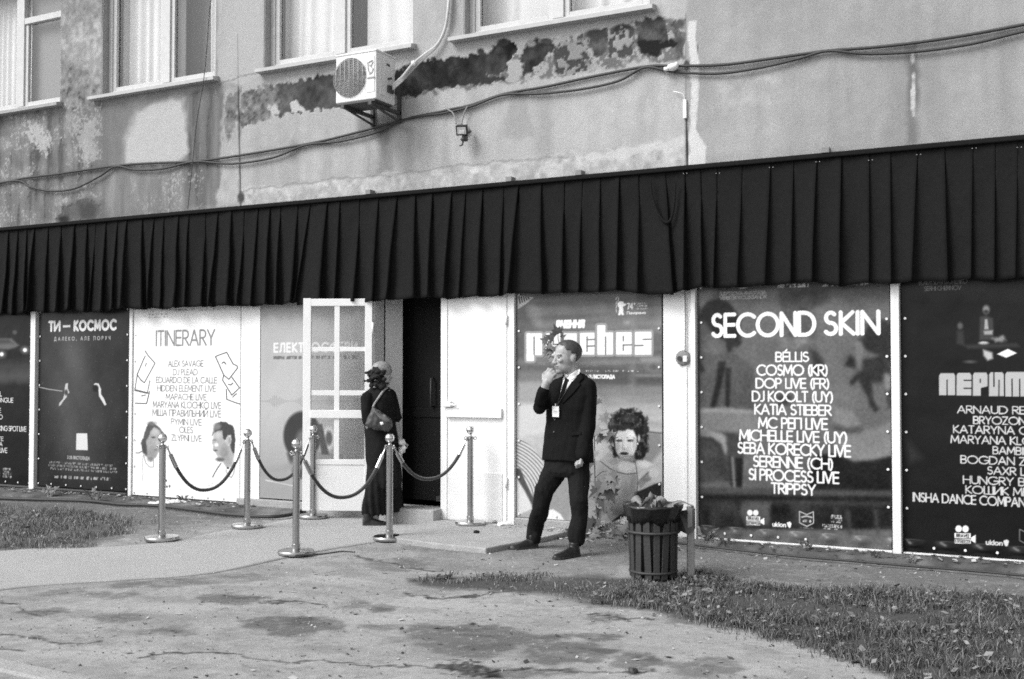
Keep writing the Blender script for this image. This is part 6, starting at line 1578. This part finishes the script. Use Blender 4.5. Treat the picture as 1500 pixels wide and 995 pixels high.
chunk(927, 986, .0, .03, 5, 'dark stone on the asphalt near the lower edge', M_bin)
chunk(718, 812, .0, .012, 6, 'tiny pale stone on the asphalt before the slab', M_plastic)

# ------------------------------------------------------------------ people
E1, E3, EZ = rgt, -back, Vector((0, 0, 1))
def frame(center):
    zc = (center - CAM).dot(back)
    def P(px, py, d=0.0):
        r_ = ray(px, py); return CAM + r_ * ((zc - d) / r_.dot(back))
    return P, zc
def yawdir(deg):                                             # 0 = towards the camera, + = turned to picture left
    a = math.radians(deg); return E3 * math.cos(a) - E1 * math.sin(a)
def ring(c, fwd, a, b, n=28, sq=2.4, tilt=0):
    left = EZ.cross(fwd); out = []
    for k in range(n):
        t = 2 * math.pi * k / n; ct, st_ = math.cos(t), math.sin(t)
        x = math.copysign(abs(ct) ** (2 / sq), ct) * a; y = math.copysign(abs(st_) ** (2 / sq), st_) * b
        out.append(c + left * x + fwd * y + EZ * (tilt * y))
    return out
def head(mb, c, fwd, s, tilt=0):
    up = (EZ + fwd * tilt).normalized(); fw = (fwd - up * fwd.dot(up)).normalized(); lf_ = up.cross(fw)
    ax = (fw, lf_, up)
    def q(x, y, z): return c + (fw * x + lf_ * y + up * z) * s
    def e(p, r): mb.ell(q(*p), [k * s for k in r], ax, 18, 12)
    e((-.012, 0, .048), (.098, .076, .078)); e((.02, 0, .0), (.070, .068, .085)); e((.036, 0, -.045), (.054, .054, .062)); e((.066, 0, -.088), (.024, .028, .022)); e((.02, .042, -.06), (.045, .016, .035)); e((.02, -.042, -.06), (.045, .016, .035))
    e((.076, 0, .026), (.018, .052, .013)); e((.070, .036, -.012), (.022, .020, .018)); e((.070, -.036, -.012), (.022, .020, .018))
    mb.caps([q(.086, 0, .018), q(.100, 0, -.012), q(.105, 0, -.026)], [.010 * s, .012 * s, .014 * s], 10); e((.098, .012, -.028), (.012, .009, .008)); e((.098, -.012, -.028), (.012, .009, .008))
    e((.088, 0, -.050), (.012, .024, .007)); e((.086, 0, -.063), (.012, .021, .007)); e((.070, 0, -.072), (.02, .026, .012))
    for sg in (1, -1):
        e((-.012, sg * .074, .0), (.019, .007, .033)); e((-.018, sg * .080, .008), (.014, .007, .022))
    mb.caps([q(-.02, 0, -.05), q(-.038, 0, -.16)], [.054 * s, .060 * s], 14)
    return q, ax
def hand(mb, w, d, pn, side, s=1.0, curl=(50, 70, 45), spread=.0, thumb=40):
    """w wrist, d direction of the palm, pn palm normal (side the fingers bend to), side: +1/-1 where the thumb is"""
    d = d.normalized(); pn = (pn - d * pn.dot(d)).normalized(); x = d.cross(pn) * side      # x points to the thumb side
    mb.ell(w + d * .045 * s, (.050 * s, .040 * s, .016 * s), (d, x, pn), 14, 10); mb.caps([w - d * .02 * s, w + d * .02 * s], [.027 * s, .026 * s], 10)
    for i, (off, L) in enumerate(((.030, .078), (.010, .086), (-.010, .080), (-.028, .064))):
        p = w + d * (.082 - .004 * abs(i - 1)) * s + x * off * s; dd = (d + x * spread * (1.5 - i)).normalized(); pts = [w + d * .05 * s + x * off * s, p]; a = 0
        for k, fr in enumerate((.46, .30, .24)):
            a += math.radians(curl[k] + (i * 5)); v = dd * math.cos(a) + pn * math.sin(a); pts.append(pts[-1] + v * L * fr * s)
        mb.caps(pts, [.0105 * s, .0105 * s, .0095 * s, .0088 * s, .0078 * s], 8)
    t0 = w + d * .022 * s + x * .028 * s; v = (d * .75 + x * math.sin(math.radians(thumb)) + pn * .45).normalized(); v2 = (v + pn * .6 - x * .35).normalized()
    mb.caps([t0, t0 + v * .042 * s, t0 + v * .042 * s + v2 * .034 * s], [.015 * s, .0115 * s, .009 * s], 8)
def paint_skin(o, base, spots):
    me = o.data; n = len(me.vertices); co = np.empty(n * 3); me.vertices.foreach_get('co', co); co = co.reshape(-1, 3) + np.array(origin_of(o))
    t = np.full(n, base)
    for c, r, v in spots:
        d = np.linalg.norm((co - np.array(c)) / np.array(r if hasattr(r, '__len__') else (r,) * 3), axis=1); m = np.clip((1 - d) * 2.5, 0, 1); t = t * (1 - m) + v * m
    a = me.attributes.new('tone', 'FLOAT', 'POINT'); a.data.foreach_set('value', t.astype(np.float32))
def bvh_of(*objs):
    V, Fc = [], []
    for o in objs:
        off = origin_of(o); b = len(V); V += [v.co + off for v in o.data.vertices]; Fc += [tuple(i + b for i in p.vertices) for p in o.data.polygons]
    return BVHTree.FromPolygons(V, Fc)
def drape(name, poly, bvh, m, parent, off=.004, thick=.003, cuts=4, smooth=True, fallback=None):
    """cloth panel cut to an outline and laid on the body underneath"""
    bm = bmesh.new(); vs = [bm.verts.new((x, y, 0)) for x, y in poly]; bm.faces.new(vs)
    bmesh.ops.triangulate(bm, faces=bm.faces); bmesh.ops.subdivide_edges(bm, edges=bm.edges, cuts=cuts, use_grid_fill=True)
    for v in bm.verts:
        r_ = ray(v.co.x, v.co.y).normalized(); h = bvh.ray_cast(CAM, r_)
        p = (h[0] - r_ * off) if h[0] is not None else fallback(v.co.x, v.co.y)
        v.co = p
    me = bpy.data.meshes.new(name); bm.to_mesh(me); bm.free()
    o = link_mesh(name, me, m, parent, smooth); sd = o.modifiers.new('thickness', 'SOLIDIFY'); sd.thickness = thick; sd.offset = 0
    return o
def wrinkle(amp, sc, seed):
    def fn(co, no):
        d = np.array([mnoise.noise((p[0] * sc, p[1] * sc, p[2] * sc * .6 + seed)) + .5 * mnoise.noise((p[0] * sc * 2.6, p[1] * sc * 2.6, p[2] * sc * 1.4 + seed)) for p in co])
        return co + no * (amp * d)[:, None]
    return fn

# ---- man in the black suit
gR, gL = G(768, 803), G(836, 814)
mc = (gR + gL) / 2
man = empty('person', (mc.x, mc.y, 0), 'man in a black suit with lanyard badge, standing with one hand at his mouth', 'person')
P, zc = frame(mc)
dR, dL = zc - (gR - CAM).dot(back), zc - (gL - CAM).dot(back)
fT = yawdir(38); fH = yawdir(64)
PXM = F_PX / zc                                              # px per metre at his depth
b = MB()
hc = P(830.5, 525.5, .03); hs = 46 / PXM / .235 * 1.05
qh, axh = head(b, hc, fH, hs, tilt=.03)
tor = [(674, 831, .19, .12), (650, 832, .18, .12), (620, 834, .18, .125), (590, 836, .19, .12), (568, 838, .17, .10), (556, 838, .09, .08)]
b.loft([ring(P(x, y), fT, a, d_) for y, x, a, d_ in tor])
shR, elR, wrR = P(809, 574, -.10), P(790.5, 597, .06), P(799.5, 563, .17)
b.caps([shR, elR, elR.lerp(wrR, .6), wrR], [.045, .042, .040, .034], 12)
mouth = qh(.095, 0, -.055)
dh = (P(807.5, 543, .19) - wrR)
hand(b, wrR, dh, (mouth - P(800, 548, .18)), 1, 1.2, (38, 62, 45), spread=.10)
shL, elL, wrL = P(860, 571, .10), P(863, 622, .16), P(853, 667, .24)
b.caps([shL, elL, elL.lerp(wrL, .6), wrL], [.045, .042, .036, .030], 12)
hand(b, wrL, P(850, 690, .27) - wrL, (-E1 * .8 - E3 * .2), 1, 1.05, (58, 80, 50))
legs = {'R': [P(815, 678, -.05), P(797.5, 718, dR * .4 + .05), P(791, 748, dR * .7 + .05), P(784.5, 772, dR), P(782, 796, dR)], 'L': [P(846, 678, .05), P(848.5, 733, dL * .5 + .08), P(849, 756, dL * .7 + .04), P(846, 775, dL), P(845, 797, dL)]}
for k in 'RL': b.caps(legs[k], [.055, .036, .030, .030, .030], 12)
body = b.fuse('body', M_skin, man, .0058, 2)
up_ = axh[2]
sp = [(qh(.094, s_ * .034, .027), .014 * hs, .13) for s_ in (1, -1)] + [(qh(.078, s_ * .050, .027), .013 * hs, .15) for s_ in (1, -1)]
sp += [(qh(.086, s_ * .033, .008), .012 * hs, .17) for s_ in (1, -1)] + [(qh(.098, 0, -.056), .016 * hs, .20), (qh(.088, .018, -.056), .012 * hs, .20), (qh(.088, -.018, -.056), .012 * hs, .20)]
sp += [(qh(.05, s_ * .03, -.085),   .055 * hs, .30) for s_ in (1, -1)] + [(qh(-.016, s_ * .083, .002), .009 * hs, .16) for s_ in (1, -1)]
paint_skin(body, .35, sp)
for s_ in (1, -1):
    e = MB(); e.ell(qh(.080, s_ * .033, .010), [.0080 * hs] * 3, n=12, m=8); e.build('eye', mat('eye_white', .26, .3, var=.02), man, smooth=True)
    e = MB(); e.ell(qh(.0865, s_ * .034, .010), [.0042 * hs] * 3, n=8, m=6); e.build('iris', mat('iris', .02, .2), man, smooth=True)
# cropped hair: a shell over the skull
def hair_shell(q, s, rule, thick, m, parent, rads=(.103, .081, .083), cen=(-.012, 0, .05), seed=1, rough=.004):
    n1, n2 = 64, 40; V = []; idx = {}; Fc = []
    for i in range(n2 + 1):
        for j in range(n1):
            ph, t = math.pi * i / n2, 2 * math.pi * j / n1; x, y, z = math.sin(ph) * math.cos(t), math.sin(ph) * math.sin(t), math.cos(ph)
            nn = 1 + rough * 10 * mnoise.noise((x * 6, y * 6, z * 6 + seed))
            V.append((cen[0] + x * rads[0] * nn, cen[1] + y * rads[1] * nn, cen[2] + z * rads[2] * nn))
    for i in range(n2):
        for j in range(n1):
            f_ = (i * n1 + j, (i + 1) * n1 + j, (i + 1) * n1 + (j + 1) % n1, i * n1 + (j + 1) % n1)
            c = [sum(V[k][a] for k in f_) / 4 for a in range(3)]
            if rule(*c): Fc.append(f_)
    used = sorted({k for f_ in Fc for k in f_}); mp = {k: i for i, k in enumerate(used)}
    s_ = MB(); s_.v = [tuple(q(*V[k])) for k in used]; s_.f = [tuple(mp[k] for k in f_) for f_ in Fc]
    o = s_.build('hair', m, parent, smooth=True); sd = o.modifiers.new('thickness', 'SOLIDIFY'); sd.thickness = thick; sd.offset = 1
    return o
hair_shell(qh, hs, lambda x, y, z: (z > .098 and x < .062) or (x < .045 and z > .062) or (x < .005 and z > .035) or (x < -.04 and z > -.01) or (x < -.062 and z > -.045), .004, M_hair, man, rads=(.101, .079, .081), rough=.003)
# jacket
j = MB()
jt = [(676, 832, .238, .165), (660, 832, .232, .160), (640, 833, .222, .150), (618, 834, .215, .146), (598, 836, .222, .150), (580, 838, .228, .146), (568, 839, .215, .128), (560, 839.5, .18, .108), (553, 840, .12, .09)]
j.loft([ring(P(x, y), fT, a, d_, tilt=.10 if y > 655 else 0) for y, x, a, d_ in jt])
j.caps([P(808, 571, -.10), P(799, 585, -.02), P(790.5, 597, .06), P(792, 588, .10), P(796, 573, .15)], [.074, .066, .058, .054, .050], 16)
j.caps([P(861, 568, .10), P(862.5, 595, .13), P(861, 622, .16), P(857.5, 646, .20), P(854, 667, .235)], [.078, .072, .066, .060, .060], 16)
j.caps([P(842, 556, .0), P(852, 558, .05), P(862, 566, .10)], [.055, .066, .070], 14); j.caps([P(832, 558, -.05), P(818, 563, -.08), P(808, 571, -.10)], [.05, .06, .066], 14)
jacket = j.fuse('jacket', M_suit, man, .0075, 3, fn=wrinkle(.009, 10, 3))
# trousers
t = MB()
t.loft([ring(P(x, y), yawdir(30), a, d_) for y, x, a, d_ in ((655, 832, .17, .12), (672, 831, .19, .135), (690, 830, .20, .14), (698, 830, .17, .12))])
wpx = lambda r: r / PXM
t.caps([P(815, 678, -.05), P(812, 692, -.04), P(797.5, 718, dR * .4 + .05), P(791, 748, dR * .7 + .05), P(784.0, 772, dR), P(781.5, 788.5, dR)], [wpx(19), wpx(17.6), wpx(14.2), wpx(12.8), wpx(12.4), wpx(11.2)], 18)
t.caps([P(846, 678, .05), P(847, 700, .08), P(848.5, 733, dL * .5 + .08), P(849, 756, dL * .7 + .04), P(846, 775, dL), P(845, 789, dL)], [wpx(17.6), wpx(16), wpx(13.4), wpx(12.2), wpx(13), wpx(12.6)], 18)
t.fuse('trousers', M_trous, man, .0075, 2, fn=wrinkle(.009, 13, 7))
# shoes
def shoe(heel, d, L, parent, m=M_leather):
    d = Vector((d.x, d.y, 0)).normalized(); sd_ = EZ.cross(d); s_ = MB(); R = []
    for f_, w_, h in ((0, .030, .075), (.04, .036, .085), (.22, .039, .088), (.38, .042, .075), (.55, .047, .058), (.72, .050, .045), (.88, .042, .036), (.97, .026, .028), (1.0, .012, .018)):
        c = heel + d * L * f_; c.z = .010; R.append([c + sd_ * w_ * math.cos(a) + EZ * (max(0, math.sin(a)) * h - max(0, -math.sin(a)) * .004) for a in np.linspace(0, 2 * math.pi, 17)[:-1]])
    s_.loft(R); s_.tube([heel + d * .05 + EZ * .05, heel + d * .05 + EZ * .12], [.044, .042], 14)
    o = s_.fuse('shoe', m, parent, .006, 3)
    k = MB(); R = []
    for f_, w_ in ((0, .034), (.06, .040), (.3, .041), (.55, .050), (.75, .053), (.9, .044), (1.01, .016)):
        c = heel + d * L * f_; R.append([Vector((*(c + sd_ * w_ * x)[:2], z)) for x, z in ((-1, .002), (1, .002), (1, .018), (-1, .018))])
    k.loft(R); k.build('sole', M_cable, o, bevel=.002)
hR = P(787, 803, dR); hR.z = 0
shoe(hR, -E1 * .93 + E3 * .38, .265, man)
hL = P(847, 806, dL + .02); hL.z = 0
shoe(hL, -E1 * .70 + E3 * .62, .285, man)
# shirt, tie, lapels, buttons laid on the chest
bv = bvh_of(jacket, body)
fb = lambda x, y: P(x, y, .10)
drape('shirt', [(826.2, 547.6), (833, 549.5), (848.4, 541.0), (850.2, 545), (839.4, 558), (830, 570), (824.2, 581), (821.2, 574), (824.6, 558)], bv, M_shirt, man, .005, .004, 5, fallback=fb)
drape('collar', [(833, 549.5), (848.6, 540.8), (850.6, 544.5), (842, 553.5), (835.5, 557.5)], bv, M_shirt, man, .012, .005, 4, fallback=fb)
drape('collar', [(826.0, 547.2), (833, 549.8), (829, 553.6), (825.2, 556)], bv, M_shirt, man, .012, .005, 4, fallback=fb)
drape('tie', [(828.2, 552.8), (833.6, 556.4), (831.2, 560.5), (828.8, 570), (824.4, 581.5), (820.6, 579), (823.8, 566), (827.2, 558)], bv, M_trous, man, .014, .004, 4, fallback=fb)
drape('lapel', [(850.0, 544), (855.5, 554), (848.5, 560.5), (850.5, 563), (838, 578), (823.5, 592), (823.6, 584), (831, 569.5), (840, 557.5)], bv, M_suit, man, .012, .004, 4, fallback=fb)
drape('lapel', [(825.4, 547.5), (821.8, 556), (818, 566), (820, 582), (822.6, 588), (823.6, 582), (820.8, 574), (824.2, 558)], bv, M_suit, man, .010, .004, 4, fallback=fb)
for (x, y) in ((813.4, 615), (812, 633)):
    h = bv.ray_cast(CAM, ray(x, y).normalized())
    if h[0] is not None: s = MB(); s.ell(h[0] + h[1] * .003, (.009, .009, .009), n=10, m=6); s.build('button', M_rust, man, smooth=True)
drape('pocket_flap', [(836, 634), (851, 632), (851.5, 637), (836.5, 639)], bv, M_suit, man, .007, .004, 3, fallback=fb)
# lanyard badge
bh = bv.ray_cast(CAM, ray(815.5, 603).normalized()); bp = (bh[0] if bh[0] is not None else P(815.5, 603, .17)) + E3 * .022 - E1 * .01
bd = empty('badge', bp, 'white name badge on a dark lanyard at the chest of the suited man', 'badge')
nb = (E3 * .86 - E1 * .5).normalized(); xb_ = EZ.cross(nb).normalized()
hwid = 9.4 / PXM / max(.4, abs(xb_.dot(E1)))
s = MB(); s.box(bp, (hwid, .004, 15.5 / PXM), (xb_, nb, EZ)); s.build('card', M_shirt, bd, bevel=.002)
for k in range(2): s = MB(); s.box(bp + nb * .0035 + EZ * (.004 - .014 * k), (hwid * .55, .001, .004), (xb_, nb, EZ)); s.build('printed_line', M_greycable, bd)
s = MB(); s.box(bp + EZ * (7.75 / PXM + .012), (.010, .006, .022), (xb_, nb, EZ)); s.build('clip', M_chrome, bd)
for pts in (((827, 558), (822, 575), (818, 588), (816, 594)), ((838, 559), (829, 574), (820, 588), (816.2, 594))):
    pp_ = []
    for x, y in pts:
        r_ = ray(x, y).normalized(); h = bv.ray_cast(CAM, r_); pp_.append((h[0] - r_ * .02) if h[0] is not None else P(x, y, .17))
    s = MB(); s.tube(catmull(pp_, 5), .0035, 5); s.build('lanyard', M_cable, bd, smooth=True)

# ---- woman in black, seen from behind
gw = G(556, 768); wo = empty('person', (gw.x, gw.y, 0), 'woman in long black clothes walking through the barrier, seen from behind', 'person')
Q, zw = frame(gw); PW = F_PX / zw
fB = yawdir(-142); fHw = yawdir(-128)
b = MB()
hw = Q(560, 549.5, 0); hsw = 34 / PW / .235
qw, axw = head(b, hw, fHw, hsw, 0.05)
b.loft([ring(Q(x, y), fB, a, d_) for y, x, a, d_ in ((690, 562, .15, .12), (650, 560, .15, .12), (625, 556, .14, .11), (600, 554, .15, .11), (582, 555, .16, .10), (572, 556, .13, .085), (566, 557, .07, .065))])
aR = [Q(572, 580, -.10), Q(578, 612, -.06), Q(585.5, 645, -.02)]
b.caps(aR, [.048, .038, .027], 12); hand(b, aR[2], Q(589, 660, -.02) - aR[2], E1 * .5 - E3 * .6, 1, .95, (50, 60, 45))
aL = [Q(537, 583, .10), Q(537, 615, .12), Q(545, 640, -.05)]
b.caps(aL, [.048, .038, .03], 12); hand(b, aL[2], Vector((0, 0, -1)) - E3 * .4, -E3, -1, .95, (50, 60, 45))
lg_ = [[Q(552, 690, .06), Q(550, 728, .08), Q(549, 764, .05)], [Q(572, 690, -.06), Q(575, 726, -.10), Q(579, 756, -.18)]]
for l in lg_: b.caps(l, [.075, .052, .04], 12)
wbody = b.fuse('body', M_skin, wo, .006, 2); paint_skin(wbody, .34, [])
# tunic
t = MB()
t.loft([ring(Q(x, y), fB, a, d_) for y, x, a, d_ in ((697, 563, .165, .16), (670, 561, .168, .155), (640, 558, .165, .145), (615, 555.5, .160, .135), (598, 554.5, .170, .130), (582, 554, .180, .115), (574, 555, .150, .10), (567, 557, .09, .08))])
t.caps([Q(571, 579, -.09), Q(575, 594, -.08), Q(578.5, 611, -.06)], [.066, .066, .064], 14); t.tube([Q(577, 604, -.07), Q(579.5, 615, -.06)], [.060, .070], 14)
t.caps([Q(537.5, 583, .09), Q(537.5, 600, .11), Q(539, 616, .11)], [.062, .060, .058], 14)
tunic = t.fuse('tunic', M_dress, wo, .008, 2, fn=wrinkle(.008, 9, 11))
# wide trousers, one loft per leg melted into one garment
k = MB()
k.loft([ring(Q(x, y), fB, a, d_) for y, x, a, d_ in ((660, 561, .15, .14), (690, 563, .168, .165), (705, 563, .17, .17), (714, 563, .15, .16))])
k.loft([ring(Q(x, y, dd), fB, a, d_) for y, x, dd, a, d_ in ((690, 555, .05, .09, .13), (715, 553, .06, .095, .13), (735, 550, .06, .10, .13), (750, 549, .05, .105, .12), (753, 549, .05, .10, .115))])
k.loft([ring(Q(x, y, dd), fB, a, d_) for y, x, dd, a, d_ in ((690, 571, -.04, .09, .13), (715, 572, -.06, .09, .13), (735, 574, -.09, .09, .125), (745, 575, -.12, .092, .115), (748, 575, -.12, .09, .11))])
def flare(co, no):
    out = wrinkle(.006, 9, 5)(co, no)
    ang_ = np.arctan2(out[:, 1] - gw.y, out[:, 0] - gw.x); amp = np.clip((.62 - out[:, 2]) / .5, 0, 1) * .014
    return out + no * (amp * np.sin(ang_ * 17 + out[:, 2] * 4))[:, None]
k.fuse('wide_trousers', M_skirt, wo, .008, 2, fn=flare)
hh = Q(531, 767, .12); hh.z = 0; shoe(hh, E1 * .97 - E3 * .15, .235, wo)
hh = Q(573, 761, -.15); hh.z = .03
shoe(hh, E1 * .95 - E3 * .3, .20, wo)
hair_shell(qw, hsw, lambda x, y, z: z > .05 or (y < -.02 and z > .005 and x < .06), .008, M_blond, wo, rads=(.100, .080, .080), seed=4, rough=.006)
hair_shell(qw, hsw, lambda x, y, z: z <= .06 and (z > .02 or x < .02), .008, M_hair, wo, rads=(.098, .077, .078), seed=4, rough=.012)
s = MB(); hr_ = random.Random(8)
for i in range(46):
    f_ = hr_.random()
    c = Q(hr_.uniform(543, 563), hr_.uniform(543.5, 567), hr_.uniform(.02, .15)); s.ell(c, (hr_.uniform(.02, .034), hr_.uniform(.016, .03), hr_.uniform(.012, .028)), n=9, m=6)
for (x0, y0, x1, y1) in ((548, 550, 535.5, 548), (548, 548, 538, 544.5), (547, 553, 535, 558.5), (546, 556, 540, 560), (552, 545, 547, 539.5), (556, 543, 550, 538.5), (556, 558, 567, 562), (553, 543, 548, 537.5), (548, 551, 541, 545.5)):
    a, c = Q(x0, y0, .12), Q(x1, y1, .10)
    for q_ in range(4): s.ell(a.lerp(c, q_ / 3) + Vector((0, 0, hr_.uniform(-.012, .012))), (.018, .014, .014 - .001 * q_), n=8, m=6)
s.fuse('ruffled_hair_tie', mat('black_tulle', .010, .9, var=.5, scale=60), wo, .0065, 1, fn=wrinkle(.010, 45, 2))
# shoulder bag
bvw = bvh_of(tunic, wbody)
bc_ = Q(556, 616, .20)
bag = empty('shoulder_bag', bc_, 'dark grey triangular shoulder bag hanging on the back of the woman in black', 'bag')
outl = [(546, 595), (540, 608), (534.5, 622), (540, 627), (556, 630), (570, 632.5), (575, 624), (573, 614), (562, 606), (553, 601)]
s = MB(); pl_ = [Q(x, y, .20) for x, y in outl]; cc = sum(pl_, Vector()) / len(pl_)
n = len(pl_); R = []
for dd, sc_ in ((-.075, .62), (-.06, .86), (-.02, 1.0), (.02, 1.0), (.05, .88), (.065, .6)): R.append([cc + (p_ - cc) * sc_ + E3 * dd for p_ in pl_])
s.loft(R); s.fuse('pouch', M_bag, bag, .007, 2, fn=wrinkle(.012, 14, 6))
fl_p = [(546.5, 597), (556, 602), (566, 609), (572, 618), (566, 619), (556, 613), (550, 606)]
bvb = bvh_of(bag.children[0]); drape('flap', fl_p, bvb, mat('grey_nylon_flap', .12, .45, var=.3, scale=18), bag, .006, .004, 3, fallback=lambda x, y: Q(x, y, .26))
drape('patch', [(556.5, 618.5), (561, 618), (562, 622), (558, 623)], bvb, M_shirt, bag, .010, .003, 2, fallback=lambda x, y: Q(x, y, .27))
pts = []
for x, y in ((567, 568.5), (563, 571), (558, 577.5), (553, 585), (549, 591), (546.3, 596)):
    r_ = ray(x, y).normalized(); h = bvw.ray_cast(CAM, r_); pts.append((h[0] - r_ * .012) if h[0] is not None else Q(x, y, .12))
pts[-1] = Q(546.3, 596.5, .21)
s = MB(); s.tube(catmull(pts, 5), .0105, 8); s.build('strap', M_strap, bag, smooth=True)
# white bundle in her hand
s = MB(); wr_ = random.Random(5)
for i in range(14): s.ell(Q(wr_.uniform(586, 593), wr_.uniform(645, 662), wr_.uniform(-.03, .05)), (wr_.uniform(.014, .024),) * 3, n=8, m=6)
o = s.fuse('paper_bundle', M_plastic, None, .006, 1, fn=wrinkle(.012, 50, 1)); 
c_ = Q(589, 653, 0); o.data.transform(Matrix.Translation(-c_)); o.location = c_
tag(o, 'crumpled white bundle held in the right hand of the woman in black', 'bundle')
